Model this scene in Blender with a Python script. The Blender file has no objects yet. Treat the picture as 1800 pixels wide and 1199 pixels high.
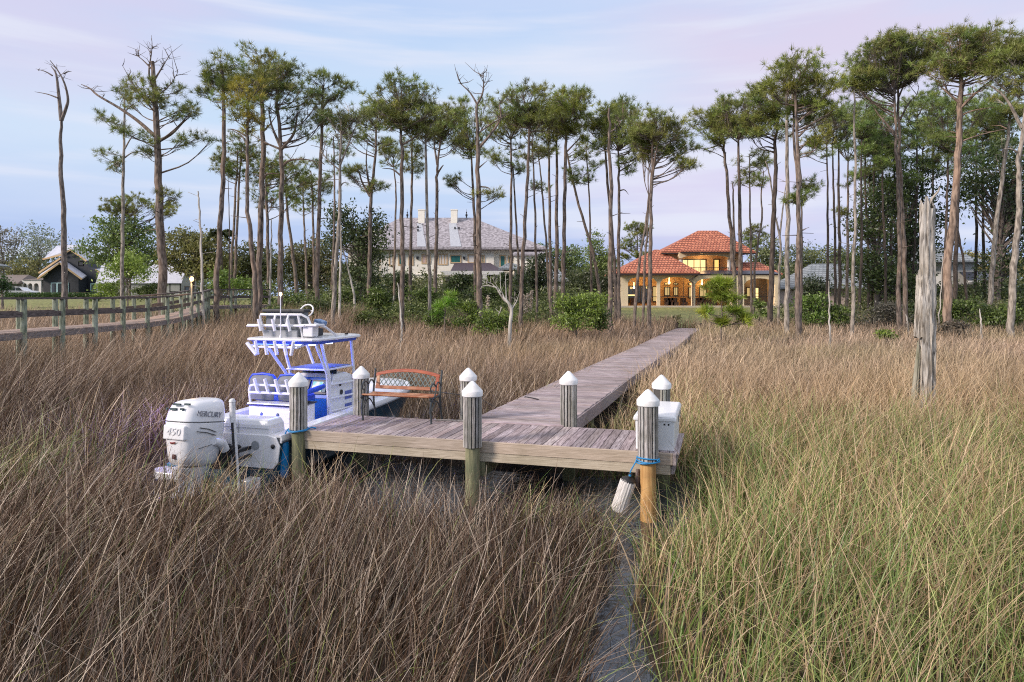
import bpy, math, random
import numpy as np
from mathutils import Vector, Matrix, Euler
R = math.radians
sc = bpy.context.scene
COL = sc.collection

# ------------------------------------------------------------------ camera
cam = bpy.data.cameras.new('camera'); camo = bpy.data.objects.new('camera', cam); COL.objects.link(camo)
camo.location = (0, 0, 3.0); camo.rotation_euler = (R(90), 0, 0)
cam.sensor_width = 36; cam.lens = 24; cam.shift_y = -0.0414; cam.clip_start = .1; cam.clip_end = 5000
sc.camera = camo

# ------------------------------------------------------------------ sky and light
SUN_EL, SUN_AZ = 26, 242      # low soft light from behind and a little left of the camera
w = bpy.data.worlds.new('World'); sc.world = w; w.use_nodes = True
nt = w.node_tree; nt.nodes.clear(); N = nt.nodes.new; L = nt.links.new
out = N('ShaderNodeOutputWorld'); bg = N('ShaderNodeBackground'); tc = N('ShaderNodeTexCoord')
sep = N('ShaderNodeSeparateXYZ'); L(tc.outputs['Generated'], sep.inputs[0])
rp = N('ShaderNodeValToRGB'); e = rp.color_ramp.elements
stops = [(0.0, (.42, .54, .86)), (.06, (.42, .55, .90)), (.12, (.56, .69, .96)), (.20, (.65, .80, 1.0)), (.30, (.60, .77, 1.0)), (.42, (.54, .68, .98)), (.62, (.85, .88, 1.02)), (1.0, (1.35, 1.3, 1.35))]
e[0].position, e[0].color = stops[0][0], (*stops[0][1], 1); e[1].position, e[1].color = stops[-1][0], (*stops[-1][1], 1)
for p, c in stops[1:-1]:
    q = e.new(p); q.color = (*c, 1)
L(sep.outputs['Z'], rp.inputs[0])
def cloud(scale, loc, lo, hi, color, amt, prev):
    mp = N('ShaderNodeMapping'); mp.inputs['Scale'].default_value = scale; mp.inputs['Location'].default_value = loc
    L(tc.outputs['Generated'], mp.inputs[0])
    nz = N('ShaderNodeTexNoise'); nz.inputs['Scale'].default_value = 1; nz.inputs['Detail'].default_value = 6; nz.inputs['Roughness'].default_value = .5
    L(mp.outputs[0], nz.inputs[0])
    mr = N('ShaderNodeMapRange'); mr.interpolation_type = 'SMOOTHSTEP'
    mr.inputs['From Min'].default_value = lo; mr.inputs['From Max'].default_value = hi; mr.inputs['To Max'].default_value = amt
    L(nz.outputs[0], mr.inputs[0])
    mx = N('ShaderNodeMix'); mx.data_type = 'RGBA'; L(mr.outputs[0], mx.inputs[0]); L(prev, mx.inputs[6]); mx.inputs[7].default_value = (*color, 1)
    return mx, mr
def blob(direction, c0, c1, color, amt, prev):          # a broad, flat bank of cloud standing in one quarter of the sky
    d = Vector(direction).normalized(); d = Vector((d.x, d.y, d.z * 2.5))
    mp = N('ShaderNodeMapping'); mp.inputs['Scale'].default_value = (1, 1, 2.5); L(tc.outputs['Generated'], mp.inputs[0])
    vm = N('ShaderNodeVectorMath'); vm.operation = 'DISTANCE'; L(mp.outputs[0], vm.inputs[0]); vm.inputs[1].default_value = d
    nz = N('ShaderNodeTexNoise'); nz.inputs['Scale'].default_value = 2.6; nz.inputs['Detail'].default_value = 6; nz.inputs['Roughness'].default_value = .55
    m0 = N('ShaderNodeMapping'); m0.inputs['Scale'].default_value = (1, 1, 5); L(tc.outputs['Generated'], m0.inputs[0]); L(m0.outputs[0], nz.inputs[0])
    ad = N('ShaderNodeMath'); ad.operation = 'MULTIPLY_ADD'; L(nz.outputs[0], ad.inputs[0]); ad.inputs[1].default_value = .5; L(vm.outputs['Value'], ad.inputs[2])
    mr = N('ShaderNodeMapRange'); mr.interpolation_type = 'SMOOTHSTEP'
    mr.inputs['From Min'].default_value = c0 + .25; mr.inputs['From Max'].default_value = c1 + .25; mr.inputs['To Min'].default_value = amt; mr.inputs['To Max'].default_value = 0; L(ad.outputs[0], mr.inputs[0])
    mx = N('ShaderNodeMix'); mx.data_type = 'RGBA'; L(mr.outputs[0], mx.inputs[0]); L(prev, mx.inputs[6]); mx.inputs[7].default_value = (*color, 1)
    return mx
m1, _ = cloud((1.6, 1.6, 9), (3, 1, 0), .45, .75, (.78, .82, .99), .45, rp.outputs[0])
m2 = blob((-.566, .755, .36), .05, .36, (.78, .67, .88), .6, m1.outputs[2])
m3 = blob((.40, .86, .30), .06, .36, (.82, .69, .87), .72, m2.outputs[2])
m4 = blob((.277, .949, .150), .05, .34, (.82, .72, .92), .7, m3.outputs[2])
m4 = blob((.10, .985, .30), .0, .2, (.76, .84, 1.0), .6, m4.outputs[2])
m5, _ = cloud((2.2, 2.2, 26), (7, 4, 2), .46, .68, (.84, .87, 1.0), .75, m4.outputs[2])
nis = N('ShaderNodeTexSky'); nis.sky_type = 'NISHITA'; nis.sun_disc = False; nis.sun_elevation = R(SUN_EL); nis.sun_rotation = R(SUN_AZ)
addn = N('ShaderNodeMix'); addn.data_type = 'RGBA'; addn.blend_type = 'ADD'; addn.inputs[0].default_value = .006
L(m5.outputs[2], addn.inputs[6]); L(nis.outputs[0], addn.inputs[7])
L(addn.outputs[2], bg.inputs[0]); bg.inputs[1].default_value = .79; L(bg.outputs[0], out.inputs[0])
sl = bpy.data.lights.new('sun', 'SUN'); sl.energy = 3.3; sl.angle = R(12); sl.color = (1, .86, .76)
so = bpy.data.objects.new('sun', sl); COL.objects.link(so)
az = R(SUN_AZ); d = Vector((math.sin(az) * math.cos(R(SUN_EL)), math.cos(az) * math.cos(R(SUN_EL)), math.sin(R(SUN_EL))))
so.rotation_euler = d.to_track_quat('Z', 'Y').to_euler(); so.location = (-12, -8, 20)
sc.view_settings.view_transform = 'Standard'; sc.view_settings.look = 'None'; sc.view_settings.exposure = .24; sc.view_settings.gamma = 1
sc.view_settings.use_curve_mapping = False
sc.cycles.filter_width = 1.1; sc.cycles.use_denoising = False; sc.cycles.sample_clamp_indirect = 3

# ------------------------------------------------------------------ helpers
rng = np.random.default_rng(7); rnd = random.Random(11)
def W(px, py, Y): return Vector(((px - 900) / 1200 * Y, Y, 3 + (525 - py) / 1200 * Y))
def tag(o, label=None, cat=None, group=None, kind=None):
    if label: o['label'] = label
    if cat: o['category'] = cat
    if group: o['group'] = group
    if kind: o['kind'] = kind
    return o
def thing(name, label, cat, loc=(0, 0, 0), rz=0, group=None):
    o = bpy.data.objects.new(name, None); COL.objects.link(o); o.location = loc; o.rotation_euler = (0, 0, rz); o.empty_display_size = .2
    return tag(o, label, cat, group)
def link(name, me, m, parent=None, smooth=False, local=True):
    o = bpy.data.objects.new(name, me); COL.objects.link(o)
    if m: me.materials.append(m)
    if smooth: me.polygons.foreach_set('use_smooth', [True] * len(me.polygons))
    if parent: o.parent = parent
    return o
def np_mesh(name, V, F, C=None):
    """V (n,3), F (m,k) same-size faces, C (n,3) colour attribute"""
    me = bpy.data.meshes.new(name); V = np.asarray(V, np.float32); F = np.asarray(F, np.int32); m, k = F.shape
    me.vertices.add(len(V)); me.vertices.foreach_set('co', V.ravel())
    me.loops.add(m * k); me.loops.foreach_set('vertex_index', F.ravel())
    me.polygons.add(m); me.polygons.foreach_set('loop_start', np.arange(0, m * k, k, dtype=np.int32))
    try: me.polygons.foreach_set('loop_total', np.full(m, k, dtype=np.int32))
    except Exception: pass
    if C is not None:
        a = me.color_attributes.new('col', 'FLOAT_COLOR', 'POINT')
        C4 = np.ones((len(V), 4), np.float32); C4[:, :3] = C; a.data.foreach_set('color', C4.ravel())
    me.update(calc_edges=True)
    return me

class MB:
    def __init__(s): s.v = []; s.f = []; s.c = []; s.col = (1, 1, 1)
    def add(s, vs, fs):
        b = len(s.v); s.v += [tuple(v) for v in vs]; s.c += [s.col] * len(vs); s.f += [tuple(b + i for i in f) for f in fs]; return s
    def box(s, c, size, rot=None, taper=1.0):
        x, y, z = [q / 2 for q in size]; vs = []
        for k, (sx, sy, sz) in enumerate([(-1, -1, -1), (1, -1, -1), (1, 1, -1), (-1, 1, -1), (-1, -1, 1), (1, -1, 1), (1, 1, 1), (-1, 1, 1)]):
            t = taper if sz > 0 else 1
            p = Vector((sx * x * t, sy * y * t, sz * z))
            if rot is not None: p = rot @ p
            vs.append(p + Vector(c))
        return s.add(vs, [(0, 3, 2, 1), (4, 5, 6, 7), (0, 1, 5, 4), (1, 2, 6, 5), (2, 3, 7, 6), (3, 0, 4, 7)])
    def b2(s, a, b):
        return s.box([(a[i] + b[i]) / 2 for i in range(3)], [abs(b[i] - a[i]) for i in range(3)])
    def bar(s, p, q, w, h, up=(0, 0, 1)):
        p, q = Vector(p), Vector(q); d = q - p
        y = d.normalized(); up = Vector(up); x = y.cross(up)
        if x.length < 1e-4: x = y.cross(Vector((1, 0, 0)))
        x.normalize(); z = x.cross(y)
        return s.box((p + q) / 2, (w, d.length, h), Matrix((x, y, z)).transposed())
    def tube(s, pts, r, n=8, cap=True):
        pts = [Vector(p) for p in pts]; rs = r if isinstance(r, (list, tuple)) else [r] * len(pts)
        vs = []; fs = []; ref = None
        for i, p in enumerate(pts):
            t = (pts[min(i + 1, len(pts) - 1)] - pts[max(i - 1, 0)])
            t = t.normalized() if t.length > 1e-9 else Vector((0, 0, 1))
            if ref is None:
                ref = t.cross(Vector((0, 0, 1)) if abs(t.z) < .9 else Vector((1, 0, 0))).normalized()
            ref = (ref - t * ref.dot(t)).normalized(); b = t.cross(ref)
            for k in range(n):
                a = 2 * math.pi * k / n; vs.append(p + (ref * math.cos(a) + b * math.sin(a)) * rs[i])
        for i in range(len(pts) - 1):
            for k in range(n): fs.append((i * n + k, i * n + (k + 1) % n, (i + 1) * n + (k + 1) % n, (i + 1) * n + k))
        if cap: fs += [tuple(range(n))[::-1], tuple((len(pts) - 1) * n + k for k in range(n))]
        return s.add(vs, fs)
    def lathe(s, prof, c=(0, 0, 0), n=20, axis=None):
        vs = []; fs = []
        M_ = Vector((0, 0, 1)).rotation_difference(Vector(axis)).to_matrix() if axis is not None else None
        for (r, z) in prof:
            for k in range(n):
                a = 2 * math.pi * k / n; p = Vector((r * math.cos(a), r * math.sin(a), z))
                if M_: p = M_ @ p
                vs.append(p + Vector(c))
        for i in range(len(prof) - 1):
            for k in range(n): fs.append((i * n + k, i * n + (k + 1) % n, (i + 1) * n + (k + 1) % n, (i + 1) * n + k))
        fs += [tuple(range(n))[::-1], tuple((len(prof) - 1) * n + k for k in range(n))]
        return s.add(vs, fs)
    def loft(s, secs, close=True, caps=True):
        """secs: lists of equal length of points"""
        n = len(secs[0]); vs = [p for q in secs for p in q]; fs = []
        for i in range(len(secs) - 1):
            for k in range(n if close else n - 1):
                fs.append((i * n + k, i * n + (k + 1) % n, (i + 1) * n + (k + 1) % n, (i + 1) * n + k))
        if caps: fs += [tuple(range(n))[::-1], tuple((len(secs) - 1) * n + k for k in range(n))]
        return s.add(vs, fs)
    def prism(s, poly, y0, y1):      # poly in (x,z), extruded along y
        n = len(poly); vs = [(x, y0, z) for x, z in poly] + [(x, y1, z) for x, z in poly]
        return s.add(vs, [tuple(range(n)), tuple(range(n, 2 * n))[::-1]] + [(k, k + n, (k + 1) % n + n, (k + 1) % n) for k in range(n)])
    def build(s, name, m, parent=None, smooth=False, bevel=0, bseg=2, sub=0):
        me = bpy.data.meshes.new(name); me.from_pydata(s.v, [], s.f)
        a = me.color_attributes.new('col', 'FLOAT_COLOR', 'POINT')
        a.data.foreach_set('color', [q for c in s.c for q in (*c, 1)])
        import bmesh
        bm = bmesh.new(); bm.from_mesh(me); bmesh.ops.recalc_face_normals(bm, faces=bm.faces); bm.to_mesh(me); bm.free()
        o = link(name, me, m, parent, smooth)
        if smooth:
            try: me.set_sharp_from_angle(angle=R(40))
            except Exception: pass
        if bevel:
            b = o.modifiers.new('b', 'BEVEL'); b.width = bevel; b.segments = bseg; b.limit_method = 'ANGLE'; b.angle_limit = R(35)
        if sub:
            b = o.modifiers.new('s', 'SUBSURF'); b.levels = sub; b.render_levels = sub
        return o

# ------------------------------------------------------------------ materials
MATS = {}
def mat(name, c1, c2=None, scale=5, stretch=(1, 1, 1), rough=.7, bump=0, bscale=None, metal=0, attr=False, lo=.35, hi=.65, detail=6, spec=.5, coat=0, dist=0, c3=None, s3=1.5, a3=.5, emit=None, es=0):
    m = bpy.data.materials.new(name); m.use_nodes = True; t = m.node_tree; N = t.nodes.new; L = t.links.new
    p = t.nodes['Principled BSDF']; p.inputs['Roughness'].default_value = rough; p.inputs['Metallic'].default_value = metal
    p.inputs['Specular IOR Level'].default_value = spec
    if coat: p.inputs['Coat Weight'].default_value = coat
    tc = N('ShaderNodeTexCoord'); mp = N('ShaderNodeMapping'); mp.inputs['Scale'].default_value = stretch; L(tc.outputs['Object'], mp.inputs[0])
    src = None; nz = None
    if c2 is not None or bump:
        nz = N('ShaderNodeTexNoise'); nz.inputs['Scale'].default_value = scale; nz.inputs['Detail'].default_value = detail; nz.inputs['Distortion'].default_value = dist
        L(mp.outputs[0], nz.inputs[0])
    if c2 is not None:
        mr = N('ShaderNodeMapRange'); mr.inputs['From Min'].default_value = lo; mr.inputs['From Max'].default_value = hi; L(nz.outputs[0], mr.inputs[0])
        mx = N('ShaderNodeMix'); mx.data_type = 'RGBA'; L(mr.outputs[0], mx.inputs[0]); mx.inputs[6].default_value = (*c1, 1); mx.inputs[7].default_value = (*c2, 1)
        src = mx.outputs[2]
        if c3 is not None:
            n3 = N('ShaderNodeTexNoise'); n3.inputs['Scale'].default_value = s3; n3.inputs['Detail'].default_value = 4; L(tc.outputs['Object'], n3.inputs[0])
            r3 = N('ShaderNodeMapRange'); r3.inputs['From Min'].default_value = .45; r3.inputs['From Max'].default_value = .65; r3.inputs['To Max'].default_value = a3; L(n3.outputs[0], r3.inputs[0])
            x3 = N('ShaderNodeMix'); x3.data_type = 'RGBA'; L(r3.outputs[0], x3.inputs[0]); L(src, x3.inputs[6]); x3.inputs[7].default_value = (*c3, 1); src = x3.outputs[2]
    if attr:
        at = N('ShaderNodeAttribute'); at.attribute_name = 'col'
        if src is None: src = at.outputs['Color']
        else:
            mm = N('ShaderNodeMix'); mm.data_type = 'RGBA'; mm.blend_type = 'MULTIPLY'; mm.inputs[0].default_value = 1; L(src, mm.inputs[6]); L(at.outputs['Color'], mm.inputs[7]); src = mm.outputs[2]
    if src is None: p.inputs['Base Color'].default_value = (*c1, 1)
    else: L(src, p.inputs['Base Color'])
    if bump:
        bn = N('ShaderNodeBump'); bn.inputs['Strength'].default_value = bump; bn.inputs['Distance'].default_value = .02
        L(nz.outputs[0], bn.inputs['Height']); L(bn.outputs[0], p.inputs['Normal'])
    if emit:
        p.inputs['Emission Color'].default_value = (*emit, 1); p.inputs['Emission Strength'].default_value = es
    MATS[name] = m; return m
def leafmat(name, trans=.35, gloss=.05, tint=(1, 1, 1)):
    m = bpy.data.materials.new(name); m.use_nodes = True; t = m.node_tree; t.nodes.clear(); N = t.nodes.new; L = t.links.new
    o = N('ShaderNodeOutputMaterial'); at = N('ShaderNodeAttribute'); at.attribute_name = 'col'
    df = N('ShaderNodeBsdfDiffuse'); tr = N('ShaderNodeBsdfTranslucent'); gl = N('ShaderNodeBsdfGlossy'); gl.inputs['Roughness'].default_value = .45
    mx = N('ShaderNodeMixShader'); mx.inputs[0].default_value = trans; m2 = N('ShaderNodeMixShader'); m2.inputs[0].default_value = gloss
    mm = N('ShaderNodeMix'); mm.data_type = 'RGBA'; mm.blend_type = 'MULTIPLY'; mm.inputs[0].default_value = 1; mm.inputs[7].default_value = (*tint, 1); L(at.outputs['Color'], mm.inputs[6])
    L(mm.outputs[2], df.inputs[0]); L(mm.outputs[2], tr.inputs[0]); L(df.outputs[0], mx.inputs[1]); L(tr.outputs[0], mx.inputs[2])
    L(mx.outputs[0], m2.inputs[1]); L(gl.outputs[0], m2.inputs[2]); L(m2.outputs[0], o.inputs[0]); MATS[name] = m; return m
def glow(name, color, s):
    m = bpy.data.materials.new(name); m.use_nodes = True; t = m.node_tree; t.nodes.clear()
    o = t.nodes.new('ShaderNodeOutputMaterial'); e = t.nodes.new('ShaderNodeEmission'); e.inputs[0].default_value = (*color, 1); e.inputs[1].default_value = s
    t.links.new(e.outputs[0], o.inputs[0]); MATS[name] = m
    try: m.cycles.emission_sampling = 'NONE'
    except Exception: pass
    return m

leafM = leafmat('foliage'); needleM = leafmat('needles', .25); grassM = leafmat('grass_blade', .12, .05)
barkM = mat('pine_bark', (.045, .036, .03), (.26, .21, .175), 9, (1, 1, .28), .95, .9, lo=.36, hi=.64, c3=(.34, .23, .16), s3=.8, a3=.4)
greyBark = mat('grey_bark', (.13, .11, .09), (.42, .37, .31), 8, (1, 1, .3), .95, .8, lo=.36, hi=.62)
darkBark = mat('dark_bark', (.04, .03, .025), (.13, .10, .08), 8, (1, 1, .3), .95, .6)
paleWood = mat('bleached_wood', (.20, .18, .15), (.62, .58, .52), 7, (1, 1, .16), .9, 1, lo=.34, hi=.6, dist=.6)
# ------------------------------------------------------------------ local frames
RZ = -math.atan2(.287, .958)                       # dock and boat share this turn
DO = Vector((2.19, 9.3, 0)); DZ = .9               # dock: right front corner, deck height
BO = Vector((-4.68, 11.1, 0))                      # boat: middle of the transom at the water
cR, sR = math.cos(RZ), math.sin(RZ)
def dock_local(x, y):
    dx, dy = x - DO.x, y - DO.y; return dx * cR + dy * sR, -dx * sR + dy * cR
def boat_local(x, y):
    dx, dy = x - BO.x, y - BO.y; return -dx * sR + dy * cR, dx * cR + dy * sR      # a forward, b starboard
def sm(a, b, x):
    t = np.clip((x - a) / (b - a), 0, 1); return t * t * (3 - 2 * t)
def n2(x, y, s=1., seed=0):
    o = seed * 1.7; x = x * s; y = y * s
    return (np.sin(x * 1.3 + 1.1 * np.sin(y * .9 + o) + o) + np.sin(y * 1.7 + 1.3 * np.sin(x * 1.1 + 2 * o) + 2 * o) + .6 * np.sin(x * 2.9 + y * 2.3 + o) + .5 * np.sin(x * 4.3 - y * 3.7 + 3 * o)) / 3.1
def chan(y):
    return np.interp(y, [2, 4, 5.3, 6.5, 7.5, 8.5, 9.6, 11], [.72, .8, .86, 1.0, 1.3, 1.8, 2.1, 2.6]), np.interp(y, [2, 4, 5.3, 6.5, 7.5, 8.5, 9.6, 11], [.05, .15, .23, .11, .13, .38, .42, .15])
def ground_h(x, y):
    x = np.asarray(x, float); y = np.asarray(y, float)
    mid = np.interp(y, [0, 34, 42, 50, 80, 110, 150], [.07, .1, .45, .85, 2.1, 2.6, 3.0])
    lef = np.interp(y, [0, 34, 42, 50, 62, 80, 110, 150], [.07, .1, .3, .6, 1.3, 2.7, 3.4, 3.6])
    t = sm(-12, -26, x); h = mid * (1 - t) + lef * t + .03 * n2(x, y, .6)
    c, hw = chan(y); cut = sm(1.5, .9, np.abs(x - c) / hw) * sm(11.5, 10.5, y)
    a, b = boat_local(x, y); cut = np.maximum(cut, sm(1.9, 1.5, np.abs(b)) * sm(-1.4, -.9, a) * sm(7.2, 6.4, a))
    u, v = dock_local(x, y); cut = np.maximum(cut, sm(-6.8, -6.2, u) * sm(.6, .2, u) * sm(-.9, -.5, v) * sm(2.0, 1.5, v))
    cut = np.maximum(cut, sm(-4.9, -4.3, u) * sm(-1.9, -2.3, u) * sm(-1.5, -1.1, v) * sm(2, 1.5, v))
    return h - .42 * cut
# ------------------------------------------------------------------ ground, water
def sheet(name, xs, ys, fz, fc, m):
    X, Y = np.meshgrid(xs, ys); Z = fz(X, Y); V = np.stack([X, Y, Z], -1).reshape(-1, 3)
    nx, ny = len(xs), len(ys); i, j = np.meshgrid(np.arange(nx - 1), np.arange(ny - 1)); q = (j * nx + i).ravel()
    F = np.stack([q, q + 1, q + nx + 1, q + nx], -1)
    me = np_mesh(name, V, F, fc(V[:, 0], V[:, 1])); o = link(name, me, m, smooth=True); return o
def axis_pts(lo, hi, near, fine, far):
    a = list(np.arange(-near, near, fine)); x = near; s = fine
    while x < far: a.append(x); s *= 1.18; x += s
    a.append(far); x = -near; s = fine; b = []
    while x > -far:
        s *= 1.18; x -= s; b.append(x)
    b.append(-far * 1.01); return np.array(sorted(set(b)) + a)
def lawn_mask(x, y):
    l = sm(-18, -21, x) * sm(57, 60, y) * sm(112, 100, y)
    c = sm(7.5, 9.5, x - (y - 50) * .12) * sm(34, 27, x) * sm(49.5, 51.5, y + n2(x, y, .9) * 1.0) * sm(90, 84, y)
    return np.maximum(l, c)
def gcol(x, y):
    n = (n2(x, y, .8) * .5 + .5)[:, None]
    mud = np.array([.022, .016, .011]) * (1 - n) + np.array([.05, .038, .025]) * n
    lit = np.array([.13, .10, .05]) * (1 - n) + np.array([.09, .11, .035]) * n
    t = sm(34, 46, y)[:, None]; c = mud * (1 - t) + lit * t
    m = lawn_mask(x, y)[:, None]; lw = np.array([.25, .26, .085]) * (1 - n * .25); return c * (1 - m) + lw * m
gm = mat('soil_and_turf', (.55, .55, .55), (1.25, 1.25, 1.25), 3.5, rough=.95, attr=True, bump=.5, detail=10)
xs = axis_pts(0, 0, 14, .22, 700); ys = np.array(list(np.arange(-4, 19, .22)) + list(np.arange(19, 120, .9)) + [125, 135, 150, 180, 230, 320, 500, 900])
ys = np.concatenate([[-300, -100, -40, -15, -8], ys])
tag(sheet('ground', xs, ys, ground_h, gcol, gm), kind='structure')
wm = mat('marsh_water', (.030, .036, .044), rough=.05, spec=1.0)
t = wm.node_tree; p = t.nodes['Principled BSDF']
tcn = t.nodes.new('ShaderNodeTexCoord'); nz = t.nodes.new('ShaderNodeTexNoise'); nz.inputs['Scale'].default_value = 7; nz.inputs['Detail'].default_value = 5
bn = t.nodes.new('ShaderNodeBump'); bn.inputs['Strength'].default_value = .3; bn.inputs['Distance'].default_value = .05
t.links.new(tcn.outputs['Object'], nz.inputs[0]); t.links.new(nz.outputs[0], bn.inputs['Height']); t.links.new(bn.outputs[0], p.inputs['Normal'])
wo = MB(); wo.add([(-300, -300, 0), (300, -300, 0), (300, 36, 0), (-300, 36, 0)], [(0, 1, 2, 3)]); tag(wo.build('water', wm), kind='structure')

# ------------------------------------------------------------------ marsh grass (uncountable: two masses)
def blades(roots, H, lean, curl, wid, cb, ct, K=5, droop=None):
    """arched ribbons; roots (n,3), H height, lean (n,2) sideways reach of the tip, curl power, wid base width"""
    n = len(roots); t = np.linspace(0, 1, K + 1)[None, :, None]
    lp = t ** curl[:, None, None]
    P = np.zeros((n, K + 1, 3)); P[:, :, :2] = roots[:, None, :2] + lean[:, None, :] * lp
    z = H[:, None] * t[:, :, 0]
    if droop is not None: z = H[:, None] * (t[:, :, 0] - droop[:, None] * t[:, :, 0] ** 4)
    P[:, :, 2] = roots[:, None, 2] + z
    a = rng.uniform(0, math.pi, n); side = np.stack([np.cos(a), np.sin(a) * .6, np.zeros(n)], -1)
    ww = wid[:, None] * (1 - .88 * t[0, :, 0][None, :] ** 1.6) * .5
    A = P - side[:, None] * ww[:, :, None]; B = P + side[:, None] * ww[:, :, None]
    V = np.stack([A, B], 2).reshape(-1, 3)
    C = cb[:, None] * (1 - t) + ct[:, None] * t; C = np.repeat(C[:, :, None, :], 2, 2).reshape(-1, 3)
    base = (np.arange(n) * (K + 1) * 2)[:, None]; k = (np.arange(K) * 2)[None, :]; q = (base + k).ravel()
    F = np.stack([q, q + 1, q + 3, q + 2], -1); return V, F, C
def scatter(y0, y1, dens, xl=None, xr=None):
    m = .80; wmax = m * y1 + 2.2; area = 2 * wmax * (y1 - y0); n = int(area * dens)
    x = rng.uniform(-wmax, wmax, n); y = rng.uniform(y0, y1, n)
    k = np.abs(x) < m * y + 2.2; x, y = x[k], y[k]
    # clumping
    cl = n2(x, y, 3.1, 3) * .5 + n2(x, y, 7.3, 5) * .3; k = rng.uniform(-.9, .55, len(x)) < cl + .25; x, y = x[k], y[k]
    u, v = dock_local(x, y); a, b = boat_local(x, y)
    bad = (u > -6.1) & (u < .08) & (v > -.10) & (v < 1.6)
    bad |= (a > -1.05) & (a < 6.3) & (np.abs(b) < 1.38)
    wl = .035 * (v - 1.4); bad |= (v > 1.3) & (u > -3.62 + wl) & (u < -1.72 + wl) & (v < 41)
    bad |= (u > -4.4) & (u < -2.3) & (v > -1.2 + .3 * np.sin(u * 5)) & (v < .2) & (rng.random(len(x)) < .93)
    bad |= (u > -6.5) & (u < -2.0) & (v > -.2) & (v < .2)
    c, hw = chan(y); c = c + .09 * np.sin(y * 3.3); hw = np.where(y < 8, hw * (.85 + .6 * np.sin(y * 5.1 + 1)), hw); bad |= (np.abs(x - c) < hw * rng.uniform(.6, 1.2, len(x))) & (y < 10.3) & (rng.random(len(x)) < np.where((y > 6.1) & (y < 7.9), .35, np.where(y < 7.2, .75, .9)))
    bad |= (y > 15) & (y < 50) & (x < -15.5 - np.maximum(0, y - 31) * .25) & (x > -17.6 - np.maximum(0, y - 31) * .28)
    bad |= lawn_mask(x, y) > .35
    k = ~bad; return x[k], y[k]
def mixc(a, b, t): return np.array(a)[None] * (1 - t[:, None]) + np.array(b)[None] * t[:, None]
parts = {'rush': [], 'cord': []}
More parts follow.
